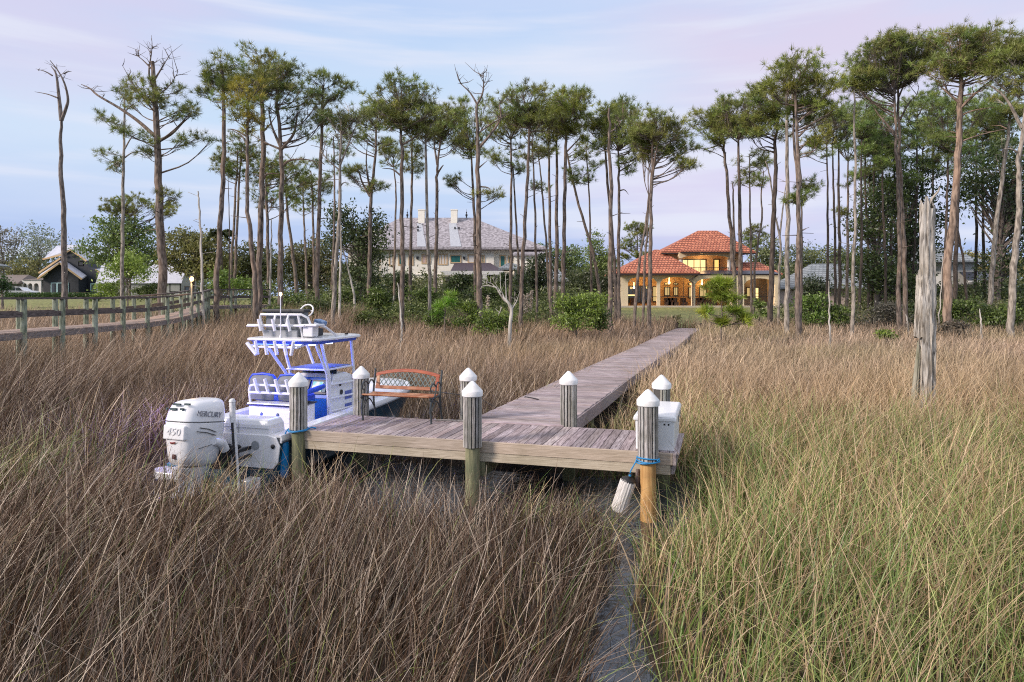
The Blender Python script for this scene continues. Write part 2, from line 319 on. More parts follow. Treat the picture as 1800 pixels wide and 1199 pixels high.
def grow(y0, y1, dens, wscale, K):
    x, y = scatter(y0, y1, dens); z = ground_h(x, y) - .02
    c, _ = chan(y); u, v = dock_local(x, y)
    right = np.where(y < 10.3, x > c, u > -2.6)
    right = right | ((y > 8.2) & (y < 10) & (u > -2.1) & (v < 0) & (v > -1.1) & (rng.random(len(x)) < .6))     # green tuft by the end piling
    ag, bg_ = boat_local(x, y); tuft = ((np.abs(ag + 1.2) < .55) & (np.abs(bg_ - .95) < .5)) | ((x < -6.6 - rng.random(len(x))) & (y > 9) & (y < 11.5))
    cordy = (right & (rng.random(len(x)) < .93)) | (tuft & (rng.random(len(x)) < .6)) | (rng.random(len(x)) < .06)
    for kind in ('rush', 'cord'):
        k = cordy if kind == 'cord' else ~cordy
        X, Y, Z = x[k], y[k], z[k]; n = len(X)
        if not n: continue
        r1, r2, r3 = rng.random(n), rng.random(n), rng.random(n)
        pa = n2(X, Y, .55, 2) * .5 + .5; pb = n2(X, Y, .23, 8) * .5 + .5; far = sm(12, 26, Y); greenband = np.clip(n2(X, Y, .35, 12) * 1.1, 0, 1)
        wind = np.stack([.24 + .30 * n2(X, Y, .75, 4) + .22 * n2(X, Y, 2.3, 14), .28 * n2(X, Y, 1.1, 6)], -1); tone = (1 + .33 * n2(X, Y, 2.6, 31) + .18 * n2(X, Y, .6, 33))[:, None]; fx = (X < -10) & (Y > 13)
        if kind == 'rush':
            H = (1.02 + .16 * n2(X, Y, .9, 1)) * rng.uniform(.32, 1.15, n); H *= np.where(fx, 1.62, 1)
            H *= np.where(Y < 6, 1.05, 1); H *= np.interp(Y, [0, 12, 20, 60], [1, 1.0, 1.05, 1.1])
            bl = boat_local(X, Y); H *= np.where((bl[0] > -3.2) & (bl[0] < 0) & (np.abs(bl[1]) < 2), .84, 1)
            vv = dock_local(X, Y)[1]; uu = dock_local(X, Y)[0]; H *= np.where((vv > -3.4) & (vv < 0) & (uu > -6), np.interp(vv, [-3.4, -1.6, 0], [1, .72, .66]), 1); cc = chan(Y)[0]; H *= np.where((Y < 9.5) & (cc - X < 1.1) & (cc - X > 0), .5 + .5 * np.clip((cc - X) / 1.1, 0, 1), 1)
            lean = wind * (H * (1 - .35 * far))[:, None] + rng.normal(0, 1, (n, 2)) * (H * (.36 - .12 * far))[:, None]
            wild = rng.random(n) < .2; lean = np.where(wild[:, None], lean * 1.5 + rng.normal(0, .38, (n, 2)), lean); H = np.where(wild, H * rng.uniform(.55, 1.1, n), H)
            near = mixc((.018, .011, .007), (.10, .056, .030), r1 ** 1.4); near = near * (1 + 1.6 * (r2 > .76)[:, None]); tipn = mixc((.07, .040, .024), (.29, .180, .110), r2); tipn = np.where((r2 > .74)[:, None], mixc((.48, .37, .25), (.95, .82, .64), rng.random(n)), tipn)  # brown decayed roots, darkened further to put shadow gaps into the colour
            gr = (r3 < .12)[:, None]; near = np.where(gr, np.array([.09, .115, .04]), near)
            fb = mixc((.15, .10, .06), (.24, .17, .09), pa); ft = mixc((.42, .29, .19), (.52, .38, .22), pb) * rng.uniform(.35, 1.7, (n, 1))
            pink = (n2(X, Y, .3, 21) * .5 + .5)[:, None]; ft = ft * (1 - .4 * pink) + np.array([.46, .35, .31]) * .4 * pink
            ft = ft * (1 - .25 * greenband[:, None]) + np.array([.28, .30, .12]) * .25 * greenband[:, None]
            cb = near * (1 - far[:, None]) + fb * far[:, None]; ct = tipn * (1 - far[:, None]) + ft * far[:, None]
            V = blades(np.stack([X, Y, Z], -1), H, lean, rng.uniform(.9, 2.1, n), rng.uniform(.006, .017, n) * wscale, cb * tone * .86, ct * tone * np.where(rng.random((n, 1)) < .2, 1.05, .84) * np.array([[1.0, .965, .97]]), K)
        else:
            H = (1.28 + .15 * n2(X, Y, .8, 9)) * rng.uniform(.35, 1.12, n) * np.interp(Y, [0, 6, 14, 60], [.92, 1, .98, .85])
            cc = chan(Y)[0]; H *= np.where((X - cc < 1.6) & (Y < 9), .62 + .38 * np.clip((X - cc) / 1.6, 0, 1), 1)
            H *= np.where((u[k] > -2.6) & (u[k] < .5) & (v[k] < 0.1) & (v[k] > -1.6), .62, 1)
            H *= np.where((v[k] > 1.2) & (v[k] < 6) & (u[k] < -.6), .62, 1)
            H *= np.where(tuft[k], .7, 1)
            lean = wind * .55 * H[:, None] + rng.normal(0, 1, (n, 2)) * (H * (.33 - .12 * far))[:, None]
            brown = (r3 < .34 + .25 * pa + .55 * sm(9, 17, Y))[:, None]
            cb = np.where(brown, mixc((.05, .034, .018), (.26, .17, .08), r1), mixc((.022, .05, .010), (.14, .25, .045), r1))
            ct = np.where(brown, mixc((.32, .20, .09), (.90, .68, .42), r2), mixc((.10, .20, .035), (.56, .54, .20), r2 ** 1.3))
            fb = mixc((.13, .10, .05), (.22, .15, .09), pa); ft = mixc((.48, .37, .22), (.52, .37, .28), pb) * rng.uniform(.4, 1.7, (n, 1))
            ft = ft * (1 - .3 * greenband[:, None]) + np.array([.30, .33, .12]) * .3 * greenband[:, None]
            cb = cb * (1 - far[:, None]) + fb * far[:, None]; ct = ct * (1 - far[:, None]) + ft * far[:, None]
            arch = rng.random(n) < .35; lean = np.where(arch[:, None], lean * 2.2, lean)
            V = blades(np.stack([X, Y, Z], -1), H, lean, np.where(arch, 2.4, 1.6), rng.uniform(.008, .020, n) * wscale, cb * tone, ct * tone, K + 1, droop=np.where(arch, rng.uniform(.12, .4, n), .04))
        parts[kind].append(V)
GD = 1.0
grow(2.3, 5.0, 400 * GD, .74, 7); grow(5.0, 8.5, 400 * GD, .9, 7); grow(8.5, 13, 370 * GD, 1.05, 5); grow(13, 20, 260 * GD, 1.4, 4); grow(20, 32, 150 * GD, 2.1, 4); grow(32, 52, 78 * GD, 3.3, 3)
for kind, name, lab in (('rush', 'brown_marsh_rush', 'brown and straw coloured marsh rush leaning over the wet ground around boat and dock'), ('cord', 'green_cordgrass', 'tall green and tan cordgrass with arching tips right of the dock')):
    Vs, Fs, Cs, b = [], [], [], 0
    for V, F, C in parts[kind]: Vs.append(V); Fs.append(F + b); Cs.append(C); b += len(V)
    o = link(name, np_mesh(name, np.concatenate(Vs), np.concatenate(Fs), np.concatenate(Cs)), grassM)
    tag(o, lab, 'marsh grass', kind='stuff')
del parts
# ------------------------------------------------------------------ dock
plankA = mat('deck_plank', (.20, .155, .155), (.52, .44, .44), 6, (9, .7, 4), .85, .5, attr=True, lo=.34, hi=.66, c3=(.20, .15, .14), s3=1.1, a3=.5)
plankB = mat('walkway_plank', (.20, .155, .155), (.52, .44, .44), 6, (.7, 9, 4), .85, .5, attr=True, lo=.34, hi=.66, c3=(.19, .15, .14), s3=.8, a3=.5)
fasM = mat('fascia_wood', (.34, .28, .21), (.54, .46, .37), 5, (.7, 7, 12), .85, .4, attr=True, dist=.8, lo=.3, hi=.7, c3=(.26, .22, .15), s3=1.3)
greenWood = mat('treated_wood', (.14, .14, .08), (.27, .26, .15), 6, (4, 4, .6), .85, .5, c3=(.10, .13, .07), s3=2.5)
freshWood = mat('amber_piling', (.42, .22, .07), (.62, .38, .15), 6, (5, 5, .5), .7, .4, c3=(.28, .14, .05), s3=3)
slatM = mat('grey_batten', (.20, .185, .165), (.58, .56, .52), 8, (7, 7, .9), .85, .5, lo=.3, hi=.7, attr=True, c3=(.16, .17, .12), s3=5, a3=.5)
whiteP = mat('white_plastic', (.82, .82, .82), (.66, .66, .65), 7, rough=.45, lo=.45, hi=.8, c3=(.50, .49, .45), s3=9, a3=.35)
dock = thing('wooden_dock', 'weathered T-shaped wooden dock with a long walkway running back to the lawn', 'dock', (DO.x, DO.y, 0), RZ)
def shade(lo=.62, hi=1.2):
    s = rnd.uniform(lo, hi); return (s * rnd.uniform(.97, 1.04), s, s * rnd.uniform(.96, 1.05))
m = MB(); x = -5.80
while x < -.02:
    wd = .137; m.col = shade()
    m.box((x + wd / 2, .71 + rnd.uniform(-.008, .008), DZ - .019 + rnd.uniform(-.002, .002)), (wd - .009, 1.42, .038), Euler((0, rnd.uniform(-.01, .01), rnd.uniform(-.003, .003))).to_matrix()); x += wd
m.build('platform_decking', plankA, dock, bevel=.004, bseg=1)
wsh = lambda dy: .035 * dy
m = MB(); y = 1.44
while y < 40.5:
    wd = .14; m.col = shade(.74, 1.15); xc = -2.70 + wsh(y - 1.4) + .035 * math.sin(y * .33 + 1)
    m.box((xc + rnd.uniform(-.012, .012), y + wd / 2, DZ - .019 + .012 * math.sin(y * .45) + rnd.uniform(-.003, .003)), (1.66, wd - .010, .038), Euler((0, rnd.uniform(-.006, .006), rnd.uniform(-.006, .006))).to_matrix()); y += wd
m.build('walkway_decking', plankB, dock, bevel=.004, bseg=1)
# rim boards
m = MB()
for x0, x1 in ((-5.84, -2.86), (-2.855, .0)):
    m.col = shade(.9, 1.1); m.b2((x0, -.045, DZ - .165), (x1, -.003, DZ - .004))
m.col = (1, 1, 1); m.build('upper_rim_board', fasM, dock, bevel=.004, bseg=1)
m = MB()
for x0, x1 in ((-5.80, -2.90), (-2.895, -.03)):
    m.col = shade(1, 1.12); m.b2((x0, -.032, DZ - .30), (x1, .01, DZ - .167))
m.build('lower_rim_board', fasM, dock, bevel=.004, bseg=1)
m = MB(); m.col = shade(.85, .9); m.b2((.002, -.047, DZ - .165), (.044, 1.44, DZ - .004)); m.b2((-.03, 0.012, DZ - .30), (.02, 1.43, DZ - .163)); m.build('end_rim_board', plankA, dock, bevel=.004, bseg=1)
m = MB(); m.b2((-5.846, -.0, DZ - .165), (-5.806, 1.43, DZ - .044)); m.build('end_rim_board', plankA, dock, bevel=.004, bseg=1)
for xa, xb in ((-5.8, -3.6), (-1.8, 0)):
    m = MB(); m.b2((xa, 1.425, DZ - .2), (xb, 1.462, DZ - .004)); m.build('back_rim_board', plankA, dock, bevel=.004, bseg=1)
m = MB()
for i, x in enumerate((-5.3, -3.9, -1.6, -.6)): m = MB(); m.b2((x, .03, DZ - .24), (x + .04, 1.40, DZ - .042)); m.build('joist', greenWood, dock)
m = MB(); m.b2((-2.80, -.02, DZ - .52), (-2.70, 1.50, DZ - .305)); m.build('cross_beam', greenWood, dock, bevel=.005, bseg=1)
m = MB(); m.b2((-2.99, -.05, DZ - .62), (-2.95, .10, DZ - .30)); m.build('support_block', greenWood, dock, bevel=.004, bseg=1)
for sx in (-.845, .845):
    m = MB(); y = 1.47
    while y < 40:
        y1 = min(y + 3.05, 40.4); m.col = shade(.85, 1.05); d0, d1 = wsh(y - 1.4), wsh(y1 - 1.4)
        m.bar((-2.70 + sx + d0 + .035 * math.sin(y * .33 + 1), y, DZ - .125), (-2.70 + sx + d1 + .035 * math.sin(y1 * .33 + 1), y1 - .006, DZ - .125), .04, .235); y = y1
    m.build('walkway_stringer', plankB, dock)
def simple_pile(x, y, z1, z0=-1.0, r=.10, m_=greenWood):
    q = MB(); q.tube([(x, y, z0), (x, y, z1)], r, 14); q.build('support_post', m_, dock, smooth=True)
for k, y in enumerate((4.2, 7.6, 11.2, 15, 19, 23, 27, 31, 35, 39)):
    for sx in (-.72, .72): simple_pile(-2.70 + sx + wsh(y - 1.4), y, DZ - .25, r=.075)
for sx in (-.80, .80):
    q = MB(); xx = -2.70 + sx + wsh(39); q.tube([(xx, 40.15, .2), (xx, 40.15, 1.28)], .12, 12); q.build('end_post', darkBark, dock, smooth=True)
# pilings with ribbed jackets and cone caps
ropeM = mat('blue_rope', (.01, .17, .42), (.03, .30, .60), 60, rough=.6)
piles = [  # x, y, jacket bottom z, tip z, front?, colour
    (-.316, -.165, DZ - .10, 1.775, freshWood, 'piling with amber wood showing below its jacket and a blue rope around it'),
    (-2.84, -.165, DZ - .06, 1.80, greenWood, None), (-5.84, -.05, DZ + .01, 1.82, greenWood, 'piling beside the boat with a blue rope around it'),
    (-5.62, 1.57, DZ - .2, 1.775, greenWood, None), (-3.56, 1.60, DZ - .2, 1.80, greenWood, None), (-1.78, 1.585, DZ - .2, 1.80, greenWood, None), (-.27, 1.60, DZ - .2, 1.785, greenWood, None)]
for i, (x, y, jb, tip, wd_, lab) in enumerate(piles):
    q = MB(); q.tube([(x + .01, y, -1.1), (x, y, jb + .1), (x, y, tip - .2)], [.112, .104, .100], 18)
    o = q.build('piling', wd_, dock, smooth=True)
    if lab: o['label'] = lab
    q = MB(); nS = 15; rr = .128
    for k in range(nS):
        a = 2 * math.pi * k / nS + i; w_ = 2 * math.pi * rr / nS; q.col = shade(.6, 1.2)
        if i == 6 and k in (4, 10, 11): continue
        q.box((x + rr * math.cos(a), y + rr * math.sin(a), (jb + tip - .19) / 2 + (rnd.uniform(-.004, .004))), (.018 * rnd.uniform(.8, 1.2), w_ * rnd.uniform(.60, .90), tip - .19 - jb), Matrix.Rotation(a, 3, 'Z'))
    q.build('jacket', slatM, o, bevel=.003, bseg=1)
    q = MB(); q.tube([(x, y, jb + .004), (x, y, tip - .17)], .121, 18); q.build('jacket_lining', mat('dark_lining', (.075, .07, .065), rough=.9) if 'dark_lining' not in MATS else MATS['dark_lining'], o, smooth=True)
    q = MB(); R0 = .153
    q.lathe([(R0 - .012, tip - .225), (R0, tip - .215), (R0 + .002, tip - .15), (R0 - .004, tip - .138), (.10, tip - .085), (.03, tip - .012), (.008, tip)], (x, y, 0), 26)
    q.build('cap', whiteP, o, smooth=True)
def dw(x, y, z=0): return Vector((DO.x + x * cR - y * sR, DO.y + x * sR + y * cR, z))   # dock local -> world
# ropes
def ring(q, cx, cy, z, r, tilt=.0, n=28, rr=.010, ph=0):
    q.tube([(cx + r * math.cos(2 * math.pi * k / n), cy + r * math.sin(2 * math.pi * k / n), z + tilt * math.cos(2 * math.pi * k / n + ph)) for k in range(n + 1)], rr, 6)
rope = thing('mooring_rope', 'blue rope knotted around the front piling above the white fender', 'rope', dw(-.316, -.165, .8), RZ)
q = MB(); ring(q, 0, 0, .0, .150, .016); ring(q, 0, 0, .022, .152, -.014, ph=1); ring(q, 0, 0, .045, .149, .02, ph=2)
q.tube([(-.15, -.03, .02), (-.165, -.05, -.02), (-.22, -.06, -.12), (-.235, -.07, -.17)], .009, 6); q.tube([(.13, -.09, .03), (.155, -.10, .07), (.16, -.09, .02)], .011, 6)
q.build('rope_coil', ropeM, rope, smooth=True)
rope = thing('mooring_rope', 'blue rope tied around the piling beside the boat, fender hanging from it', 'rope', dw(-5.84, -.05, .86), RZ)
q = MB(); ring(q, 0, 0, .03, .150, .012); ring(q, 0, 0, .052, .152, -.012, ph=2); q.tube([(.10, .08, .04), (.17, .12, .07), (.22, .16, .05)], .012, 6)
q.tube([(-.14, -.04, .03), (-.18, -.06, .02), (-.20, -.06, -.04)], .008, 6); q.build('rope_coil', ropeM, rope, smooth=True)
# grey ribbed fender hanging by the front piling
blackM = mat('black_rubber', (.02, .02, .022), rough=.5)
fribM = mat('worn_white_vinyl', (.50, .48, .45), (.74, .72, .70), 9, (8, 8, .6), .7, .5)
fd = thing('dock_fender', 'worn white ribbed fender with a black end hanging beside the front piling', 'fender', dw(-.316 - .235, -.245, .60), RZ)
fd.rotation_euler = (0, R(18), RZ)
q = MB(); pr = []
prof = [(.07, -.50), (.095, -.505), (.108, -.49), (.108, -.08), (.10, -.06)]
for (r_, z) in prof:
    pr.append([Vector((r_ * (1 - .05 * (k % 2)) * math.cos(2 * math.pi * k / 36), r_ * (1 - .05 * (k % 2)) * math.sin(2 * math.pi * k / 36), z)) for k in range(36)])
q.loft(pr); q.build('body', fribM, fd)
q = MB(); q.lathe([(.104, -.075), (.096, -.045), (.06, -.02), (.03, -.01), (.028, .04), (.0, .045)], n=20); q.build('end_cap', blackM, fd, smooth=True)
q = MB(); q.lathe([(.018, .0), (.018, .022)], (0, -.03, .01), 10); q.build('eyelet', ropeM, fd, smooth=True)
q = MB(); q.box((-.316 - .02, -.04, 0), (.01, .01, .01)); bk = thing('dock_cleat', 'small dark rubber bumper bolted under the rim beside the front piling', 'bumper', dw(-.46, -.09, .52), RZ)
q = MB(); q.tube([(0, 0, .14), (0, -.03, .10), (0, -.035, -.10), (0, 0, -.14)], .028, 10); q.build('pad', mat('rust_rubber', (.10, .07, .06), (.2, .15, .13), 20), bk, smooth=True)
q = MB(); q.b2((-.03, .03, -.12), (.03, .05, .12)); q.build('plate', MATS['rust_rubber'], bk)

# ------------------------------------------------------------------ white storage box
bx = thing('storage_box', 'long white dock box with closed lid on the end of the dock', 'box', dw(-.245, .72, DZ), RZ); bx.scale = (1.1, 1, 1.04)
boxM = mat('white_fibreglass', (.84, .85, .87), (.74, .76, .78), 3, rough=.35); 
q = MB(); q.box((0, 0, .20), (.47, 1.30, .40), taper=1.03); q.build('body', boxM, bx, bevel=.015)
q = MB(); q.box((0, 0, .42), (.53, 1.38, .05)); q.add([], []); 
q.loft([[(-.265, -.69, .445), (.265, -.69, .445), (.265, .69, .445), (-.265, .69, .445)], [(-.24, -.66, .475), (.24, -.66, .475), (.24, .66, .475), (-.24, .66, .475)]])
q.build('lid', mat('white_lid', (.82, .83, .85), rough=.3), bx, bevel=.012)
q = MB()
for x in (.12, .17): q.lathe([(.012, 0), (.012, .008)], (x, -.665, .355), 10, axis=(0, -1, 0))
q.build('vent_hole', blackM, bx)
q = MB(); q.b2((.262, -.25, .33), (.275, -.19, .43)); q.b2((.262, .19, .33), (.275, .25, .43)); q.build('latch', mat('steel', (.5, .5, .52), rough=.3, metal=1), bx)

# ------------------------------------------------------------------ bench
ironM = mat('cast_iron', (.025, .032, .035), (.05, .06, .062), 20, rough=.45, bump=.15)
orangeW = mat('orange_stained_wood', (.21, .058, .02), (.36, .12, .04), 7, (.8, 8, 8), .45, .2, lo=.3, hi=.7, c3=(.55, .36, .22), s3=4, a3=.6)
topW = mat('red_stained_wood', (.26, .042, .014), (.40, .09, .028), 7, (.8, 8, 8), .35, .1)
bn_ = thing('park_bench', 'iron garden bench with orange wood slats and lattice back on the dock', 'bench', dw(-4.645, 1.02, DZ), RZ)
hw = .62
def arc_pts(n, f): return [f(i / (n - 1)) for i in range(n)]
for sx in (-1, 1):
    q = MB(); x = sx * (hw + .02)
    q.tube([(x, .0, 0), (x, .005, .06), (x, -.03, .22), (x, .0, .36), (x, .02, .41)], [.022, .017, .018, .021, .018], 8)
    o = q.build('leg', ironM, bn_, smooth=True)
    q = MB(); q.tube([(x, .47, 0), (x, .45, .07), (x, .40, .25), (x, .385, .42)], [.024, .018, .018, .02], 8); q.build('leg', ironM, bn_, smooth=True)
    q = MB(); q.tube([(x, .385, .42), (x, .41, .58), (x, .45, .74), (x, .47, .83), (x, .455, .845)], [.02, .018, .018, .018, .02], 8); q.build('back_upright', ironM, bn_, smooth=True)
    q = MB(); q.tube([(x, -.03, .43), (x, .1, .415), (x, .39, .43)], .016, 8)
    # curled arm rest and scrolls
    q.tube([(x, .40, .60), (x, .36, .655), (x, .28, .665), (x, .22, .61), (x, .19, .50), (x, .14, .43)], .013, 8)
    q.tube([(x, .22, .60), (x, .12, .66), (x, .03, .655), (x, -.02, .60), (x, -.01, .54), (x, .05, .53), (x, .07, .57)], .014, 8)
    q.tube([(x, -.04, .43), (x, -.06, .405), (x, -.04, .385), (x, -.01, .40)], .012, 8)
    q.build('arm_rest', ironM, bn_, smooth=True)
    q = MB(); q.tube(arc_pts(12, lambda t: (x, .02 + .37 * t, .20 + .15 * math.sin(math.pi * t))), .011, 6)
    q.tube(arc_pts(14, lambda t: (x, .12 + .05 * math.cos(t * 5.2) * (1 - .4 * t), .36 + .05 * math.sin(t * 5.2) * (1 - .4 * t))), .010, 6); q.build('scroll', ironM, bn_, smooth=True)
for i in range(6):
    q = MB(); yy = -.035 + i * .073; zz = .442 - .012 * math.sin(i / 5 * math.pi) + (.012 if i == 0 else 0)
    q.box((0, yy, zz), (2 * hw + .01, .06, .022)); q.build('seat_slat', orangeW, bn_, bevel=.006)
by = lambda z: .385 + (z - .42) * .205
def backbar(q, x0, z0, x1, z1, w_, th=.02):
    q.bar((x0, by(z0), z0), (x1, by(z1), z1), th, w_, up=(0, -.2, 1))
q = MB(); q.box((0, by(.53), .53), (2 * hw - .02, .024, .06), Matrix.Rotation(-.2, 3, 'X')); q.build('lower_back_rail', orangeW, bn_, bevel=.006)
q = MB(); K = 14; top = lambda t: .775 + .085 * (1 - (2 * t - 1) ** 2)
secs = []
for k in range(K + 1):
    t_ = k / K; xx = -hw + .01 + (2 * hw - .02) * t_; z1 = top(t_); z0 = z1 - .055
    secs.append([(xx, by(z0) - .014, z0), (xx, by(z0) + .014, z0), (xx, by(z1) + .014, z1), (xx, by(z1) - .014, z1)])
q.loft(secs); q.build('top_back_rail', topW, bn_, bevel=.005)
for sx in (-1, 1):
    q = MB(); secs = []
    for z0, w_ in ((.56, .07), (.775, .055)):
        x1 = sx * (hw - .02); x0 = x1 - sx * w_; a, b = min(x0, x1), max(x0, x1)
        secs.append([(a, by(z0) - .012, z0), (b, by(z0) - .012, z0), (b, by(z0) + .012, z0), (a, by(z0) + .012, z0)])
    q.loft(secs); q.build('side_back_rail', topW if sx > 0 else orangeW, bn_, bevel=.004)
q = MB(); latM = mat('verdigris_iron', (.07, .11, .11), (.12, .17, .17), 20, rough=.5)
x0l, x1l, zb = -.545, .545, .562
def ztop(x): return top((x + hw) / (2 * hw)) - .058
step = .089
for dirn in (1, -1):
    for k in range(-8, 22):
        xs_ = x0l + k * step; z = zb; pts = []
        for j in range(60):
            xx = xs_ + dirn * j * .008 * .72; zz = zb + j * .008
            if x0l <= xx <= x1l and zz <= ztop(xx): pts.append((xx, zz))
        if len(pts) > 2:
            (xa, za), (xb, zb2) = pts[0], pts[-1]; q.bar((xa, by(za) + .003 * dirn, za), (xb, by(zb2) + .003 * dirn, zb2), .006, .013, up=(0, -1, 0)) if False else q.bar((xa, by(za) + .004 * dirn, za), (xb, by(zb2) + .004 * dirn, zb2), .013, .007, up=(0, -1, .2))
q.build('lattice_panel', latM, bn_)

# dark cord on the walkway and dock, coiled line by the piling
cord = MB(); P_ = [dw(-3.5, 4.4, .45), dw(-3.3, 4.35, .93), dw(-3.05, 4.2, .925), dw(-2.95, 4.1, .92)]; P_ = [dw(-6.0, 5.2, .85), dw(-4.6, 4.9, .80)] + P_
cord.tube(P_, .012, 6); tag(cord.build('power_cord', blackM, smooth=True), 'black cord reaching over the walkway edge from the grass', 'cord')
cord = MB(); cord.tube([dw(-3.55, 1.40, .915) + Vector((math.cos(t * .7) * .10 * (1 + t * .05), math.sin(t * .7) * .05, 0)) for t in range(14)] + [dw(-3.9, 1.36, .915), dw(-4.05, 1.30, .915), dw(-4.1, 1.42, .915)], .014, 6)
tag(cord.build('coiled_line', mat('grey_rope', (.16, .15, .14), (.32, .30, .29), 40, rough=.9), smooth=True), 'grey weathered line lying in loops on the dock beside the bench', 'rope')
# ------------------------------------------------------------------ boat (local x starboard, y forward, z up)
gel = mat('white_gelcoat', (.80, .80, .82), (.76, .77, .80), 2, rough=.22, coat=.3)
alu = mat('white_powdercoat', (.80, .80, .84), rough=.3)
navy = mat('dark_blue_hull', (.010, .042, .075), (.014, .058, .092), 2, rough=.2, coat=.4)
greyV = mat('grey_vinyl', (.12, .135, .15), (.16, .175, .19), 12, rough=.6)
blueV = mat('blue_vinyl', (.01, .06, .50), (.015, .08, .62), 12, rough=.5)
blk = mat('black_fitting', (.015, .015, .018), rough=.4)
greyPad = mat('grey_deck_pad', (.16, .19, .23), (.22, .25, .30), 30, rough=.8)
boat = thing('motor_boat', 'white and dark blue centre console boat with T-top moored beside the dock', 'boat', BO, RZ)
Lb = 5.9
def hb(a):
    if a < 3.0: return 1.06 + .06 * (a / 3.0)
    t = (a - 3.0) / (Lb - 3.0); return 1.12 * max(0.0, 1 - t ** 3.2) ** .55
def zs(a): return .80 + .22 * (max(a, 0) / Lb) ** 1.3
q = MB(); secs = []
A_ = [0, .7, 1.5, 2.3, 3.0, 3.6, 4.1, 4.6, 5.0, 5.3, 5.55, 5.72, 5.84, 5.9]
for a in A_:
    h = max(hb(a), .012); z1 = zs(a); fl = .86 - .22 * (a / Lb) ** 2; zc = .06 + .28 * (a / Lb) ** 2.5; zk = -.32 + .45 * (a / Lb) ** 5
    secs.append([(0, a, zk), (h * fl, a, zc), (h * (fl + .06), a, zc + .12), (h * .985, a, z1 - .25), (h, a, z1), (-h, a, z1), (-h * .985, a, z1 - .25), (-h * (fl + .06), a, zc + .12), (-h * fl, a, zc)])
vs = [p for s_ in secs for p in s_]; n = 9; fs = []
for i in range(len(secs) - 1):
    for k in range(n):
        if k == 4: continue
        fs.append((i * n + k, i * n + (k + 1) % n, (i + 1) * n + (k + 1) % n, (i + 1) * n + k))
fs.append(tuple(range(n))); q.add(vs, fs); q.build('hull', navy, boat, smooth=True)
q = MB(); out_, inn, top_, bot_ = [], [], [], []
al = list(np.linspace(0, 3, 7)) + list(np.linspace(3.3, 5.5, 14)) + [5.6, 5.7, 5.78, 5.84, 5.885, 5.9]
def gun(side):
    S = []
    for a in al:
        h = max(hb(a), .01) * side; z = zs(a); wi = min(.20, max(hb(a), .01)) * side
        S.append([(h + .02 * side, a, z - .09), (h + .035 * side, a, z - .03), (h + .012 * side, a, z + .03), (h - wi, a, z + .035), (h - wi, a, z - .02)])
    return S
q.loft(gun(1)); q.loft(gun(-1)); q.build('gunwale', gel, boat, smooth=True)
q = MB()
for side in (1, -1): q.tube([(side * (max(hb(a), .01) + .03), a, zs(a) - .07) for a in al], .018, 6)
q.build('rub_rail', mat('grey_rub_rail', (.10, .11, .13), rough=.5), boat, smooth=True)
q = MB(); S = []
for side in (1, -1):
    S = []
    for a in np.linspace(0.25, 4.4, 10): h = (hb(a) - .19) * side; S.append([(h, a, zs(a)), (h - .02 * side, a, .38)])
    q.loft(S, close=False, caps=False)
q.b2((-1.0, .2, .33), (1.0, 4.5, .36)); q.build('cockpit_liner', gel, boat)
q = MB(); S = []                                                  # raised bow deck
for a in [4.0, 4.05, 4.3, 4.7, 5.1, 5.4, 5.6, 5.75]:
    h = max(hb(a) - .14, .03); z = zs(a) + (.03 if a > 4.0 else -.4); cr = .13 * min(1, (a - 4.0) / .3) * min(1, max(.15, (5.9 - a) / .7)) if a > 4 else 0
    S.append([(h * math.cos(t_), a, z + cr * math.sin(t_)) for t_ in np.linspace(0, math.pi, 9)])
q.loft(S, close=False, caps=False); q.build('bow_deck', gel, boat, smooth=True)
q = MB(); q.b2((-.35, 4.35, 1.03), (.35, 4.9, 1.075)); q.build('bow_hatch', gel, boat, bevel=.02)
# transom, its bulkhead and stern corners
q = MB(); q.loft([[(-.95, y, .30), (.95, y, .30), (1.03, y, .40), (1.07, y, .66), (1.0, y, .80), (.86, y, .83), (-.86, y, .83), (-1.0, y, .80), (-1.07, y, .66), (-1.03, y, .40)] for y in (-.03, .0)])
q.build('transom', gel, boat, bevel=.01)
q = MB(); q.loft([[(-.86, y0, z), (.86 - dx, y0, z), (.86 - dx, y1, z), (-.86, y1, z)] for z, y0, y1, dx in ((.80, -.01, .42, 0), (.98, .0, .40, .01), (1.05, .03, .38, .05), (1.065, .07, .34, .09))])
q.build('stern_bulkhead', gel, boat, bevel=.015)
q = MB(); q.b2((-.86, -.016, .925), (.86, -.010, .931)); q.b2((.28, -.02, .80), (.284, -.008, 1.04)); q.build('hatch_seam', mat('seam', (.35, .36, .38)), boat)
q = MB(); q.tube([(.20, -.03, 1.03), (.185, -.045, .96), (.19, -.03, .90)], .009, 6); q.tube([(.225, -.03, 1.03), (.205, -.045, .96), (.2, -.03, .90)], .009, 6); q.box((.19, -.03, .885), (.07, .02, .02)); q.build('stern_latch', blk, boat, smooth=True)
for x in (.12, .30, .95):
    q = MB(); q.lathe([(.035, 0), (.035, .02), (.012, .035)], (x, -.03, .62 if x < .9 else .66), 14, axis=(0, -1, 0)); q.build('drain_fitting', blk, boat)
q = MB(); q.lathe([(.075, 0), (.07, .012)], (.62, -.03, .66), 14, axis=(0, -1, 0)); q.build('drain_fitting', mat('fitting_grey', (.3, .32, .34), rough=.3), boat)
